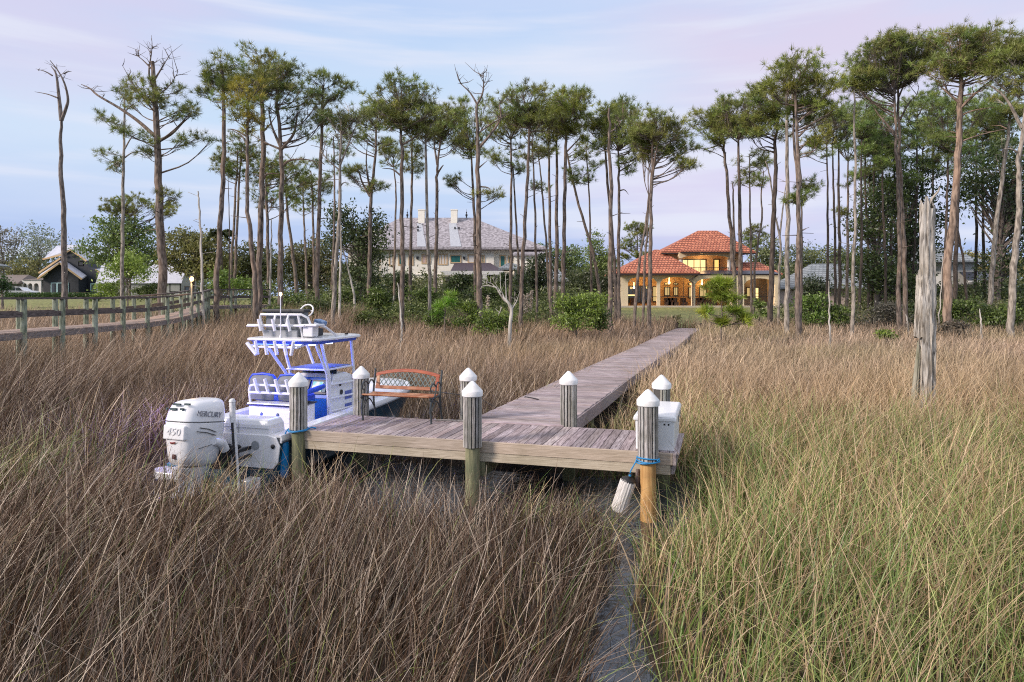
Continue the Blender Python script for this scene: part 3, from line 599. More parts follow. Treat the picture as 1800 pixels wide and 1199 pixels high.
for side, nm in ((-1, 'swim_platform'), (1, 'swim_platform')):
    q = MB(); x0, x1 = (-1.12, -.52) if side < 0 else (.50, .72)
    if side < 0:
        q.loft([[(x0 + .1, -.02, z), (x1, -.02, z), (x1 - .05, -.50, z), (x0 + .22, -.50, z), (x0, -.30, z)] for z in (.12, .24)]); q.build(nm, gel, boat, bevel=.02)
        q = MB(); q.b2((-.98, -.2, .26), (-.6, -.05, .30)); q.build('step_pad', mat('teal_pad', (.02, .16, .24), rough=.6), boat)
    else:
        q.loft([[(x0, -.02, z), (x1, -.02, z), (x1 - .06, -.28, z), (x0 + .03, -.28, z)] for z in (-.05, .05, .16)]); q.build('trim_bracket', gel, boat, bevel=.02)
# shallow water anchor pole
q = MB(); q.tube([(.60, -.42, -.15), (.53, -.40, .55), (.47, -.38, 1.12)], .030, 10); q.build('anchor_pole', mat('anchor_pole_black', (.02, .02, .025), rough=.3), boat, smooth=True)
q = MB(); q.tube([(.635, -.42, -.15), (.565, -.40, .55), (.505, -.38, 1.12)], .020, 8); q.tube([(.475, -.38, 1.08), (.465, -.375, 1.20), (.455, -.37, 1.40)], .045, 12); q.lathe([(.045, 0), (.052, .01), (.035, .05), (.0, .06)], (.455, -.37, 1.39), 12)
q.build('anchor_pole_housing', mat('speckled_white', (.55, .55, .57), (.82, .82, .84), 40, rough=.5), boat, smooth=True)
q = MB(); q.box((.52, -.2, .62), (.05, .38, .05)); q.box((.53, -.2, .50), (.05, .38, .04)); q.build('pole_bracket', blk, boat)
# console block with three latches behind the seat
q = MB(); q.b2((-.50, 1.25, .36), (.50, 1.85, 1.06)); q.build('seat_locker', gel, boat, bevel=.02)
q = MB(); q.b2((-.53, 1.22, 1.062), (.53, 1.88, 1.085)); q.build('locker_top', mat('dark_edge', (.05, .055, .07), rough=.5), boat, bevel=.005)
q = MB(); q.b2((-.42, 1.24, .76), (.42, 1.262, .98)); q.build('locker_drawer', gel, boat, bevel=.012)
q = MB()
for x, z in ((-.22, .915), (.12, .915), (.39, .86)): q.lathe([(.032, 0), (.026, .014), (.01, .02)], (x, 1.24, z), 12, axis=(0, -1, 0))
q.build('drawer_latch', mat('blue_grey', (.10, .14, .25), rough=.3), boat)
q = MB(); q.b2((-.46, 1.15, 1.10), (.46, 1.55, 1.12)); q.build('bait_tray', gel, boat, bevel=.008)
# leaning post frame and rod holders
def tubes(nm, lst, r, m_=None, parent=None, n=8):
    q = MB()
    for pts in lst: q.tube(pts, r, n)
    return q.build(nm, m_ or alu, parent or boat, smooth=True)
tubes('seat_frame', [[(-.48, 1.28, 1.08), (-.48, 1.24, 1.34), (-.44, 1.22, 1.42), (-.36, 1.22, 1.44), (.46, 1.22, 1.44)], [(-.46, 1.24, 1.30), (.48, 1.24, 1.30)], [(.48, 1.28, 1.08), (.48, 1.24, 1.36), (.46, 1.22, 1.44)]], .022)
for x in (-.30, -.08, .14, .36):
    q = MB(); q.tube([(x + .03, 1.20, 1.33), (x - .01, 1.16, 1.56)], .030, 10); q.build('rod_holder', alu, boat, smooth=True)
for x in (-.36, .24):
    q = MB(); S = []
    for z, hw_, th in ((1.14, .27, .10), (1.3, .29, .13), (1.50, .28, .12), (1.57, .24, .09), (1.60, .16, .05)):
        S.append([(x + hw_ * math.copysign(abs(math.cos(t_)) ** .5, math.cos(t_)), 1.50 + th * math.copysign(abs(math.sin(t_)) ** .6, math.sin(t_)) / 1.4, z) for t_ in np.linspace(0, 2 * math.pi, 17)[:-1]])
    q.loft(S); o = q.build('helm_seat', greyV, boat, smooth=True)
    q = MB(); q.tube([(x - .27, 1.47, 1.2), (x - .28, 1.47, 1.5), (x - .22, 1.47, 1.59), (x, 1.47, 1.615), (x + .22, 1.47, 1.59), (x + .28, 1.47, 1.5), (x + .27, 1.47, 1.2)], .022, 8); q.build('seat_piping', blueV, o, smooth=True)
q = MB(); q.b2((-.55, 1.45, 1.12), (.52, 1.85, 1.24)); q.build('seat_cushion', blueV, boat, bevel=.04, bseg=3)
q = MB(); q.tube([(.56, 1.5, 1.30), (.62, 1.75, 1.34), (.62, 1.95, 1.36)], [.045, .05, .04], 10); q.build('arm_rest', blueV, boat, smooth=True)
# console
q = MB(); q.loft([[(-.42, 2.45, .36), (.42, 2.45, .36), (.42, 3.45, .36), (-.42, 3.45, .36)], [(-.42, 2.40, 1.05), (.42, 2.40, 1.05), (.42, 3.45, 1.05), (-.42, 3.45, 1.05)], [(-.42, 2.60, 1.42), (.42, 2.60, 1.42), (.42, 3.35, 1.42), (-.42, 3.35, 1.42)], [(-.38, 2.72, 1.50), (.38, 2.72, 1.50), (.38, 3.15, 1.50), (-.38, 3.15, 1.50)]])
q.build('console', gel, boat, bevel=.015)
q = MB(); q.add([(-.40, 2.385, 1.06), (.40, 2.385, 1.06), (.40, 2.585, 1.44), (-.40, 2.585, 1.44)], [(0, 1, 2, 3)]); q.add([(-.40, 2.435, .45), (.40, 2.435, .45), (.40, 2.388, 1.05), (-.40, 2.388, 1.05)], [(0, 1, 2, 3)])
q.build('dash_panel', mat('led_lit_dash', (.01, .10, .42), rough=.3), boat)  # blue LED light on the console face is put into its colour
q = MB(); M3 = Matrix.Rotation(-math.atan2(.2, .38), 3, 'X')
q.box((.20, 2.475, 1.26), (.36, .03, .30), M3); q.box((-.2, 2.475, 1.26), (.34, .03, .30), M3); o = q.build('chartplotter', blk, boat, bevel=.006)
scr = bpy.data.materials.new('chart_screen'); scr.use_nodes = True; t = scr.node_tree; t.nodes.clear(); N = t.nodes.new
oo = N('ShaderNodeOutputMaterial'); em = N('ShaderNodeEmission'); tcn = N('ShaderNodeTexCoord'); nz = N('ShaderNodeTexNoise'); nz.inputs['Scale'].default_value = 9; rr_ = N('ShaderNodeValToRGB')
rr_.color_ramp.elements[0].position = .4; rr_.color_ramp.elements[0].color = (.35, .75, .85, 1); rr_.color_ramp.elements[1].position = .55; rr_.color_ramp.elements[1].color = (.95, .97, .98, 1)
t.links.new(tcn.outputs['Object'], nz.inputs[0]); t.links.new(nz.outputs[0], rr_.inputs[0]); t.links.new(rr_.outputs[0], em.inputs[0]); em.inputs[1].default_value = .9; t.links.new(em.outputs[0], oo.inputs[0])
q = MB(); q.box((.16, 2.452, 1.275), (.22, .012, .20), M3); q.build('chart_screen', scr, o)
q = MB(); q.box((.325, 2.452, 1.27), (.07, .012, .22), M3); q.build('key_panel', mat('dark_teal', (.01, .07, .09), rough=.3), o)
q = MB(); q.lathe([(.05, 0), (.05, .012)], (.425, 2.9, 1.12), 18, axis=(1, 0, 0)); q.lathe([(.035, 0), (.035, .014)], (.425, 2.85, 1.28), 14, axis=(1, 0, 0)); q.build('deck_fitting', blk, boat)
q = MB(); q.b2((.423, 3.05, .95), (.432, 3.30, 1.12)); q.b2((.423, 3.05, .70), (.432, 3.30, .86)); q.build('side_vent', mat('blue_shadow', (.08, .12, .4), rough=.4), boat)  # side plates carry blue shadow as their base colour
q = MB(); q.tube([(.12 * math.cos(t_) - .05, 2.34 + .05 * math.sin(t_), 1.1 + .12 * math.sin(t_)) for t_ in np.linspace(0, 2 * math.pi, 20)], .012, 6); q.build('steering_wheel', blk, boat, smooth=True)
q = MB(); q.loft([[(-.40, 2.75, 1.5), (.40, 2.75, 1.5), (.40, 2.77, 1.5), (-.40, 2.77, 1.5)], [(-.36, 2.82, 1.58), (.36, 2.82, 1.58), (.36, 2.84, 1.58), (-.36, 2.84, 1.58)]]); q.build('windscreen', mat('tinted_screen', (.03, .05, .07), rough=.08), boat)
# T-top
zt = 2.245
q = MB(); S = []
outl = [(-.70, 1.47), (-.25, 1.43), (.25, 1.43), (.68, 1.47), (.75, 1.60), (.76, 2.4), (.72, 3.15), (.58, 3.36), (0, 3.44), (-.58, 3.36), (-.72, 3.15), (-.77, 2.4), (-.76, 1.60)]
q.loft([[(x * s_, (y - 2.4) * s_ + 2.4, z) for x, y in outl] for s_, z in ((.97, zt - .025), (1, zt - .01), (1, zt + .01), (.98, zt + .028), (.8, zt + .045))]); q.build('hardtop', gel, boat, bevel=.004)
q = MB(); q.loft([[(x * s_, (y - 2.4) * s_ + 2.4, z) for x, y in outl] for s_, z in ((.90, zt - .085), (.93, zt - .03))]); q.build('hardtop_underside', mat('blue_lit_box', (.06, .12, .55), rough=.4), boat)  # blue of the LED light is painted into the underside colour
ledM = glow('blue_led', (.05, .10, 1.0), 9); ledW = glow('white_blue_led', (.55, .65, 1.0), 7)
for x, y in ((.30, 1.62), (.52, 1.72), (-.1, 1.60), (.58, 2.2)):
    q = MB(); q.lathe([(.001, 0), (.07, .0), (.065, -.018), (.001, -.02)], (x, y, zt - .088), 14); q.build('roof_light', ledW, boat)
q = MB(); q.b2((-.60, 1.56, zt - .10), (.12, 1.585, zt - .088)); q.b2((-.62, 1.6, zt - .10), (-.60, 2.3, zt - .088)); q.build('led_strip', ledM, boat)
legs = [[(-.44, 2.38, 1.36), (-.44, 2.28, 1.55), (-.56, 1.78, 2.18)], [(.46, 2.38, .9), (.46, 2.32, 1.55), (.50, 1.85, 2.18)], [(-.44, 3.35, .9), (-.44, 3.30, 1.55), (-.56, 3.1, 2.18)], [(.46, 3.45, .5), (.46, 3.35, 1.4), (.52, 3.12, 2.18)],
        [(-.44, 2.45, 1.3), (-.44, 2.42, 1.6), (-.46, 2.2, 2.18)], [(.46, 2.46, .40), (.46, 2.40, 1.5), (.45, 2.12, 2.18)]]
for l in legs:
    q = MB(); q.tube(l, .030, 10); q.build('hardtop_leg', alu, boat, smooth=True)
for z in (1.32, 1.05, .80): tubes('ladder_rung', [[(.46, 2.40, z), (.46, 3.38, z - .02)]], .020)
tubes('hardtop_frame', [[(-.62, 1.40, zt - .13), (.42, 1.40, zt - .13)], [(-.62, 1.40, zt - .13), (-.56, 1.80, zt - .05)], [(.42, 1.40, zt - .13), (.46, 1.80, zt - .05)]], .022)
for x, tl in ((-.44, 0), (-.24, 0), (-.03, 0), (.17, 0), (.37, -.10)):
    q = MB(); q.tube([(x + .02 + tl, 1.40, zt - .27), (x, 1.36, zt - .02)], .030, 10); q.build('rod_holder', alu, boat, smooth=True)
q = MB(); q.tube([(-.62, 1.36, zt - .06), (-.42, 1.36, zt - .27)], .035, 10); q.build('rod_holder', alu, boat, smooth=True)
q = MB(); q.b2((-.44, 2.30, 1.60), (.46, 3.30, 1.635)); q.build('shelf_frame', alu, boat, bevel=.01)
q = MB(); q.b2((-.40, 2.34, 1.637), (.42, 3.26, 1.648)); q.build('shelf_pad', greyPad, boat)
# upper station on the hardtop
def loopbar(pts, r=.022): return pts
tubes('upper_rail', [[(-.50, 1.72, zt + .03), (-.53, 1.62, zt + .42), (-.50, 1.60, zt + .46), (.38, 1.60, zt + .46), (.47, 1.66, zt + .40), (.52, 1.85, zt + .03)], [(-.72, 1.52, zt + .26), (.48, 1.52, zt + .26), (.50, 1.60, zt + .26)], [(.30, 1.60, zt + .46), (.34, 1.70, zt + .03)],
                     [(-.18, 1.60, zt + .46), (-.18, 1.53, zt + .26)], [(.10, 1.60, zt + .46), (.10, 1.53, zt + .26)], [(.70, 2.3, zt + .03), (.66, 1.95, zt + .22), (.55, 1.75, zt + .30)]], .022)
for x in (-.42, -.12, .20):
    q = MB(); q.tube([(x + .02, 1.47, zt + .16), (x - .02, 1.45, zt + .38)], .030, 10); q.build('rod_holder', alu, boat, smooth=True)
q = MB(); q.b2((-.70, 1.44, zt + .235), (-.50, 1.60, zt + .262)); q.build('side_tray', gel, boat, bevel=.008)
q = MB(); q.b2((-.46, 1.68, zt + .04), (.40, 1.80, zt + .53)); q.build('upper_backrest', greyV, boat, bevel=.03, bseg=3)
q = MB(); q.b2((-.50, 1.62, zt + .50), (.42, 1.84, zt + .56)); q.build('backrest_bolster', mat('charcoal_vinyl', (.035, .038, .045), rough=.6), boat, bevel=.02, bseg=3)
q = MB(); q.b2((-.47, 1.63, zt + .03), (.26, 1.70, zt + .17)); q.build('upper_seat_base', mat('light_grey_vinyl', (.30, .32, .35), rough=.6), boat, bevel=.01)
q = MB(); q.b2((-.36, 1.80, zt + .04), (.40, 2.3, zt + .19)); q.build('upper_seat', MATS['charcoal_vinyl'], boat, bevel=.03, bseg=3)
q = MB(); q.loft([[(.42 - s_, 1.56, z), (.64 + s_, 1.56, z), (.64 + s_, 1.76, z), (.42 - s_, 1.76, z)] for s_, z in ((-.01, zt + .06), (.0, zt + .25))]); q.build('drink_box', gel, boat, bevel=.02)
q = MB(); q.b2((.36, 1.52, zt + .25), (.74, 1.80, zt + .29)); q.build('drink_box_rim', gel, boat, bevel=.015)
q = MB(); q.tube([(.14 * math.cos(t_) + .15, 2.1 + .06 * math.sin(t_), zt + .52 + .12 * math.sin(t_)) for t_ in np.linspace(0, 2 * math.pi, 24)], .014, 6); q.tube([(.01, 2.1, zt + .52), (.29, 2.1, zt + .52)], .01, 6); q.tube([(.15, 2.1, zt + .52), (.15, 2.2, zt + .2)], .02, 8)
q.build('upper_wheel', alu, boat, smooth=True)
q = MB(); q.box((.42, 2.15, zt + .30), (.2, .2, .10), Matrix.Rotation(.3, 3, 'Y')); q.build('life_vest', mat('blue_cloth', (.08, .16, .35), (.3, .4, .55), 18, rough=.9), boat, bevel=.03)
q = MB(); q.tube([(.0, 1.50, zt + .03), (.0, 1.50, zt + .80)], .009, 8); q.lathe([(.028, 0), (.02, .05), (.01, .08)], (0, 1.50, zt + .02), 10); o = q.build('light_mast', alu, boat, smooth=True)
q = MB(); q.lathe([(.001, -.03), (.022, -.02), (.026, .01), (.018, .035), (.001, .045)], (0, 1.50, zt + .83), 12); q.build('mast_lamp', glow('mast_lamp_glow', (1, .74, .34), 9), o, smooth=True)
q = MB(); q.box((.66, 2.7, zt + .06), (.05, .05, .03)); q.box((.45, 1.75, zt + .07), (.06, .06, .05)); q.build('nav_fitting', blk, boat)
def lamp(nm, loc, color, e, r, parent=None):
    l = bpy.data.lights.new(nm, 'POINT'); l.energy = e; l.color = color; l.shadow_soft_size = r
    o = bpy.data.objects.new(nm, l); COL.objects.link(o); o.location = loc
    if parent: o.parent = parent
    return o
lamp('roof_lamp', (.1, 1.75, zt - .16), (.10, .16, 1), 20, .15, boat); lamp('roof_lamp', (.0, 2.8, zt - .16), (.12, .18, 1), 14, .08, boat); lamp('deck_lamp', (-.3, .95, .8), (.15, .15, 1), 9, .05, boat); lamp('stern_lamp', (-1.45, .3, 1.05), (.28, .20, 1), 48, .3, boat)
lamp('mast_light', (0, 1.50, zt + .9), (1, .8, .45), 4, .03, boat)

# ------------------------------------------------------------------ outboard motor (part of the boat)
def se(hw_, hl, cx, cy, z, p=.55, n=24, tilt=0):
    o = []
    for k in range(n):
        t_ = 2 * math.pi * k / n; c, s_ = math.cos(t_), math.sin(t_)
        yy = cy + hl * math.copysign(abs(s_) ** p, s_); o.append((cx + hw_ * math.copysign(abs(c) ** p, c), yy, z + tilt * (yy - cy)))
    return o
motor = MB()
motor.loft([se(.10, .16, 0, -.62, 1.42, tilt=.05), se(.20, .27, 0, -.62, 1.41, tilt=.07), se(.262, .34, 0, -.62, 1.375, tilt=.08), se(.295, .375, 0, -.63, 1.29, tilt=.05), se(.308, .39, 0, -.64, 1.18, tilt=.0), se(.313, .396, 0, -.65, 1.10, tilt=-.05), se(.313, .396, 0, -.65, 1.083, tilt=-.05), se(.313, .396, 0, -.65, 1.08, tilt=-.05)][::-1])
o = motor.build('motor_cowling', gel, boat, smooth=True, sub=1)
q = MB(); q.loft([se(.313, .396, 0, -.65, 1.077, tilt=-.05), se(.313, .396, 0, -.65, 1.07, tilt=-.05), se(.313, .396, 0, -.65, 1.04, tilt=-.06), se(.313, .395, 0, -.65, .95, tilt=-.08), se(.305, .385, 0, -.65, .86, tilt=-.1), se(.285, .37, 0, -.65, .70, tilt=-.12), se(.255, .35, 0, -.66, .52, p=.6, tilt=-.12), se(.215, .33, 0, -.67, .38, p=.65, tilt=-.1)][::-1]); mo = q.build('motor_chaps', gel, boat, smooth=True, sub=1)
q = MB(); q.loft([se(.317, .400, 0, -.65, 1.082, tilt=-.05), se(.317, .400, 0, -.65, 1.072, tilt=-.05)], caps=False); q.build('cowling_seam', mat('seam_grey', (.08, .085, .09)), boat, smooth=True)
q = MB(); q.b2((-.21, -1.058, .83), (.21, -.98, 1.045)); q.build('motor_back_panel', gel, boat, bevel=.02, bseg=3)
q = MB(); q.loft([se(.17, .30, 0, -.68, .40, p=.7), se(.13, .26, 0, -.68, .22, p=.8), se(.10, .22, 0, -.70, .02, p=.8), se(.06, .19, 0, -.72, -.25, p=.9), se(.05, .17, 0, -.72, -.55, p=.9)]); q.build('motor_leg', gel, boat, smooth=True)
q = MB(); q.loft([se(.16, .33, 0, -.80, -.02, p=.8), se(.165, .34, 0, -.80, .005, p=.8)]); q.build('cavitation_plate', gel, boat, smooth=True)
q = MB(); q.b2((-.16, -.30, .30), (.16, -.03, .66)); q.tube([(-.2, -.3, .55), (.22, -.3, .55)], .05, 10); q.build('motor_bracket', mat('bracket_black', (.03, .03, .035), rough=.5), boat, bevel=.02)
q = MB(); q.tube([(.24, -.35, .72), (.32, -.22, .60), (.33, -.12, .40), (.28, -.03, .5)], .028, 8); q.tube([(.20, -.33, .70), (.3, -.15, .64), (.34, -.03, .62)], .018, 8); q.build('motor_hose', blk, boat, smooth=True)
q = MB(); q.tube([(.30, -.32, .62), (.30, -.40, .74), (.29, -.55, .78)], [.07, .075, .06], 12); q.build('motor_arm', gel, boat, smooth=True)
ventM = mat('vent_dark', (.04, .07, .08), rough=.6)
q = MB()
for x0, x1, z in ((-.10, .04, 1.335), (.12, .22, 1.345), (-.14, -.02, 1.265), (.06, .12, 1.27), (-.22, -.19, 1.265)):
    y_ = -1.005 + (1.335 - z) * -.25 + .012 * 0; q.add([(x0, y_ - .01, z), (x1, y_ - .01, z), (x1 + .01, y_ + .02, z + .03), (x0 + .01, y_ + .02, z + .03)], [(0, 1, 2, 3)]); q.box(((x0 + x1) / 2, y_ + .012, z + .015), (x1 - x0, .03, .028))
q.build('cowling_vent', ventM, boat)
q = MB(); q.box((.0, -1.02, .58), (.06, .03, .07)); q.build('motor_plug', mat('maroon', (.08, .02, .02)), boat, bevel=.01)
q = MB(); q.box((-.03, -1.035, .78), (.09, .012, .022)); q.tube([(-.06, -1.045, .775), (.0, -1.05, .79), (.04, -1.045, .80)], .006, 6); q.build('motor_badge', mat('badge_red', (.25, .03, .03)), boat)
q = MB()
for zz, y0, y1 in ((1.0, -.86, -.55), (.95, -.92, -.55)):
    q.tube([(.313, y0, zz + .01), (.322, (y0 + y1) / 2, zz - .02), (.322, y1, zz - .08)], .007, 5)
q.tube([(.30, -.85, .70), (.30, -.60, .735)], .005, 5); q.build('pinstripe', MATS['seam_grey'], boat)
def text(name, body, size, loc, rot, m_, parent, ext=.004, sx=1, shear=0):
    c = bpy.data.curves.new(name, 'FONT'); c.body = body; c.size = size; c.extrude = ext; c.align_x = 'CENTER'; c.align_y = 'CENTER'; c.shear = shear
    o = bpy.data.objects.new(name, c); COL.objects.link(o); o.location = loc; o.rotation_euler = rot; bpy.context.view_layer.update(); me = bpy.data.meshes.new_from_object(o.evaluated_get(bpy.context.evaluated_depsgraph_get())); bpy.data.objects.remove(o)
    o = link(name, me, None, parent); me.materials.clear(); me.materials.append(m_); o.location = loc; o.rotation_euler = rot; o.scale = (sx, 1, 1); return o
silver = mat('silver_letters', (.22, .23, .27), rough=.3)
text('side_lettering', 'MERCURY', .118, (.313, -.70, 1.20), (R(84), R(7), R(90)), silver, boat, sx=.92, shear=.2)
text('back_lettering', '450', .15, (.0, -1.060, .945), (R(90), 0, 0), mat('embossed_white', (.62, .62, .64), rough=.3), boat, .008, 1.25, .15)
for o in list(boat.children):
    if o.name.startswith(('motor_', 'cowling_', 'pinstripe', 'side_lettering', 'back_lettering', 'cavitation_plate')) and not o.name.startswith(('motor_bracket', 'motor_hose')):
        piv = Vector((0, -.25, .45)); Mx = Matrix.Translation(piv) @ Matrix.Rotation(R(-5), 4, 'X') @ Matrix.Rotation(R(-5), 4, 'Z') @ Matrix.Translation(-piv)
        o.matrix_basis = Mx @ o.matrix_basis
# blue fender between boat and piling
fd = thing('boat_fender', 'blue fender hanging between the boat stern and the roped piling', 'fender', dw(-6.07, -.10, .46), RZ)
fbm = mat('blue_vinyl_fender', (.0, .17, .42), (.005, .21, .50), 6, rough=.35)
q = MB(); q.lathe([(.001, -.33), (.05, -.32), (.072, -.28), (.078, -.22), (.078, .18), (.072, .24), (.045, .28), (.02, .29), (.02, .34), (.001, .35)], n=22); q.build('body', fbm, fd, smooth=True)
q = MB(); q.tube([(0, 0, .33), (.03, 0, .40), (.07, .02, .46)], .009, 6); q.build('lanyard', ropeM, fd, smooth=True)
# ------------------------------------------------------------------ railed boardwalk on the left
bw = thing('railed_boardwalk', 'long raised boardwalk with greenish posts and weathered railings crossing the marsh', 'boardwalk', (-15.8, 31, 0))
oB = Vector((-15.8, 31, 0))
edge = [(-15.3, 14, 1.93), (-15.45, 18, 1.93), (-15.6, 22, 1.94), (-15.7, 26, 1.95), (-15.8, 29.5, 1.97), (-15.95, 32, 2.05), (-16.5, 35, 2.17), (-17.5, 38.5, 2.3), (-18.8, 42, 2.42), (-20.2, 45.6, 2.52)]
far_e = [(-16.8, 14, 1.93), (-16.95, 18, 1.93), (-17.1, 22, 1.94), (-17.2, 26, 1.95), (-17.3, 29.5, 1.97), (-17.5, 32, 2.05), (-18.1, 35.4, 2.17), (-19.0, 39.1, 2.3), (-20.3, 42.7, 2.42), (-21.9, 46.8, 2.52)]
end_n = [(-20.2, 45.6, 2.52), (-18.7, 46.9, 2.56), (-17.0, 47.9, 2.58)]
end_f = [(-21.9, 46.8, 2.52), (-19.4, 48.5, 2.56), (-17.4, 49.4, 2.58)]
def resample(P, step):
    P = [Vector(p) for p in P]; out_ = [P[0].copy()]; acc = 0
    for a, b in zip(P, P[1:]):
        L_ = (b - a).length; d_ = step - acc
        while d_ < L_: out_.append(a.lerp(b, d_ / L_)); d_ += step
        acc = L_ - (d_ - step)
    return out_
bdeck = mat('boardwalk_plank', (.30, .22, .18), (.48, .37, .31), 4, (1, 7, 1), .9, .4, attr=True); brail = mat('dark_weathered_rail', (.055, .045, .043), (.17, .14, .13), 5, (6, 1, 6), .9, .5)
bpost = mat('mossy_post', (.09, .11, .07), (.28, .31, .22), 6, (3, 3, .8), .9, .5, c3=(.40, .45, .38), s3=2.2); strM = mat('boardwalk_stringer', (.14, .12, .115), (.28, .24, .23), 5, (1, 1, 4), .9, .4)
q = MB()
for P, Q in ((edge, far_e), (end_n, end_f)):
    for i in range(len(P) - 1):
        a0, a1, b0, b1 = Vector(P[i]), Vector(P[i + 1]), Vector(Q[i]), Vector(Q[i + 1]); n_ = max(1, int((a1 - a0).length / .15))
        for k in range(n_):
            t0, t1 = k / n_, (k + .93) / n_; q.col = shade(.8, 1.12); z_ = Vector((0, 0, .04))
            c4 = [a0.lerp(a1, t0), a0.lerp(a1, t1), b0.lerp(b1, t1), b0.lerp(b1, t0)]; c4 = [c - oB for c in c4]
            q.add([c - z_ for c in c4] + c4, [(0, 3, 2, 1), (4, 5, 6, 7), (0, 1, 5, 4), (1, 2, 6, 5), (2, 3, 7, 6), (3, 0, 4, 7)])
q.build('decking', bdeck, bw)
for P, full in ((edge, 1), (far_e, 1), (end_n, 1), (end_f, 1)):
    for zo, w_, h_, nm, mm_ in ((1.07, .16, .07, 'handrail', brail), (.55, .05, .17, 'middle_rail', brail), (-.14, .05, .19, 'stringer', strM)):
        q = MB()
        for a, b in zip(P, P[1:]): q.bar(Vector(a) - oB + Vector((0, 0, zo)), Vector(b) - oB + Vector((0, 0, zo)), w_, h_)
        q.build(nm, mm_, bw)
    for p in resample(P, 1.95 if P in (edge, far_e) else 1.4)[1:]:
        q = MB(); p = p - oB; q.tube([(p.x, p.y, -.3), (p.x, p.y, p.z + 1.0), (p.x, p.y, p.z + 1.09)], [.10, .095, .06], 8); q.build('post', bpost, bw, smooth=True)

# lamp by the boardwalk
c = W(337, 565, 34); lp = thing('lamp_post', 'slim lamp post with a glowing warm lamp beside the boardwalk', 'lamp', (c.x, 34, .05))
q = MB(); q.tube([(0, 0, 0), (0, 0, 3.75)], .045, 10); q.build('pole', mat('grey_post', (.18, .18, .15), (.34, .33, .28), 6, rough=.8), lp, smooth=True)
q = MB(); q.lathe([(.04, 3.72), (.11, 3.76), (.10, 3.80), (.04, 3.82)], n=12); q.lathe([(.13, 4.05), (.05, 4.12), (.001, 4.14)], n=12); q.build('lamp_bracket', blk, lp)
q = MB(); q.lathe([(.001, 3.81), (.07, 3.84), (.10, 3.93), (.07, 4.02), (.001, 4.05)], n=14); q.build('lamp_globe', glow('warm_lamp', (1, .58, .20), 7), lp, smooth=True)
lamp('lamp_light', (.0, -.35, 3.95), (1, .62, .28), 60, .1, lp)

# ------------------------------------------------------------------ houses
stucco = mat('cream_stucco', (.68, .56, .37), (.76, .64, .46), 8, rough=.9, bump=.15)
def tilemat(name, c1, c2, cm, sx, sz, bumpS=.8, rough=.8, vec='z'):
    m = bpy.data.materials.new(name); m.use_nodes = True; t = m.node_tree; N = t.nodes.new; L = t.links.new; p = t.nodes['Principled BSDF']; p.inputs['Roughness'].default_value = rough
    tc = N('ShaderNodeTexCoord'); sp = N('ShaderNodeSeparateXYZ'); L(tc.outputs['Object'], sp.inputs[0]); ge = N('ShaderNodeNewGeometry'); sn = N('ShaderNodeSeparateXYZ'); L(ge.outputs['Normal'], sn.inputs[0])
    ab = N('ShaderNodeMath'); ab.operation = 'ABSOLUTE'; L(sn.outputs['X'], ab.inputs[0]); ab2 = N('ShaderNodeMath'); ab2.operation = 'ABSOLUTE'; L(sn.outputs['Y'], ab2.inputs[0])
    gt = N('ShaderNodeMath'); gt.operation = 'GREATER_THAN'; L(ab.outputs[0], gt.inputs[0]); L(ab2.outputs[0], gt.inputs[1])
    mxv = N('ShaderNodeMix'); L(gt.outputs[0], mxv.inputs[0]); L(sp.outputs['X'], mxv.inputs[2]); L(sp.outputs['Y'], mxv.inputs[3])
    cb = N('ShaderNodeCombineXYZ'); L(mxv.outputs[0], cb.inputs[0]); L(sp.outputs['Z'], cb.inputs[1])
    br = N('ShaderNodeTexBrick'); br.inputs['Scale'].default_value = 1; br.inputs['Brick Width'].default_value = sx; br.inputs['Row Height'].default_value = sz; br.inputs['Mortar Size'].default_value = min(sx, sz) * .16; br.inputs['Mortar Smooth'].default_value = .6
    br.inputs['Color1'].default_value = (*c1, 1); br.inputs['Color2'].default_value = (*c2, 1); br.inputs['Mortar'].default_value = (*cm, 1); L(cb.outputs[0], br.inputs[0]); L(br.outputs['Color'], p.inputs['Base Color'])
    bn = N('ShaderNodeBump'); bn.inputs['Strength'].default_value = bumpS; bn.inputs['Distance'].default_value = .08; bn.invert = True; L(br.outputs['Fac'], bn.inputs['Height']); L(bn.outputs[0], p.inputs['Normal'])
    return m
redTile = tilemat('terracotta_tile', (.66, .25, .14), (.44, .14, .08), (.15, .04, .025), .36, .27)
greyShin = mat('mottled_grey_shingle', (.20, .185, .20), (.42, .395, .425), 3.2, (1, 1, 1.6), .9, .5, lo=.40, hi=.60, detail=3, c3=(.30, .28, .30), s3=.35, a3=.35)
slateR = tilemat('grey_slate', (.30, .33, .35), (.20, .23, .25), (.10, .11, .12), .5, .25, .5)
darkTrim = mat('dark_gutter', (.035, .022, .02), rough=.5)
whiteT = mat('white_trim', (.72, .70, .66), rough=.6)
def hip(q, x0, x1, y0, y1, z, xr0, xr1, yr, zr, th=.14):
    """hip roof with a ridge from xr0 to xr1"""
    q.add([(x0, y0, z), (x1, y0, z), (x1, y1, z), (x0, y1, z), (xr0, yr, zr), (xr1, yr, zr), (x0, y0, z - th), (x1, y0, z - th), (x1, y1, z - th), (x0, y1, z - th)],
          [(0, 1, 5, 4), (1, 2, 5), (2, 3, 4, 5), (3, 0, 4), (0, 6, 7, 1), (1, 7, 8, 2), (2, 8, 9, 3), (3, 9, 6, 0), (6, 9, 8, 7)])
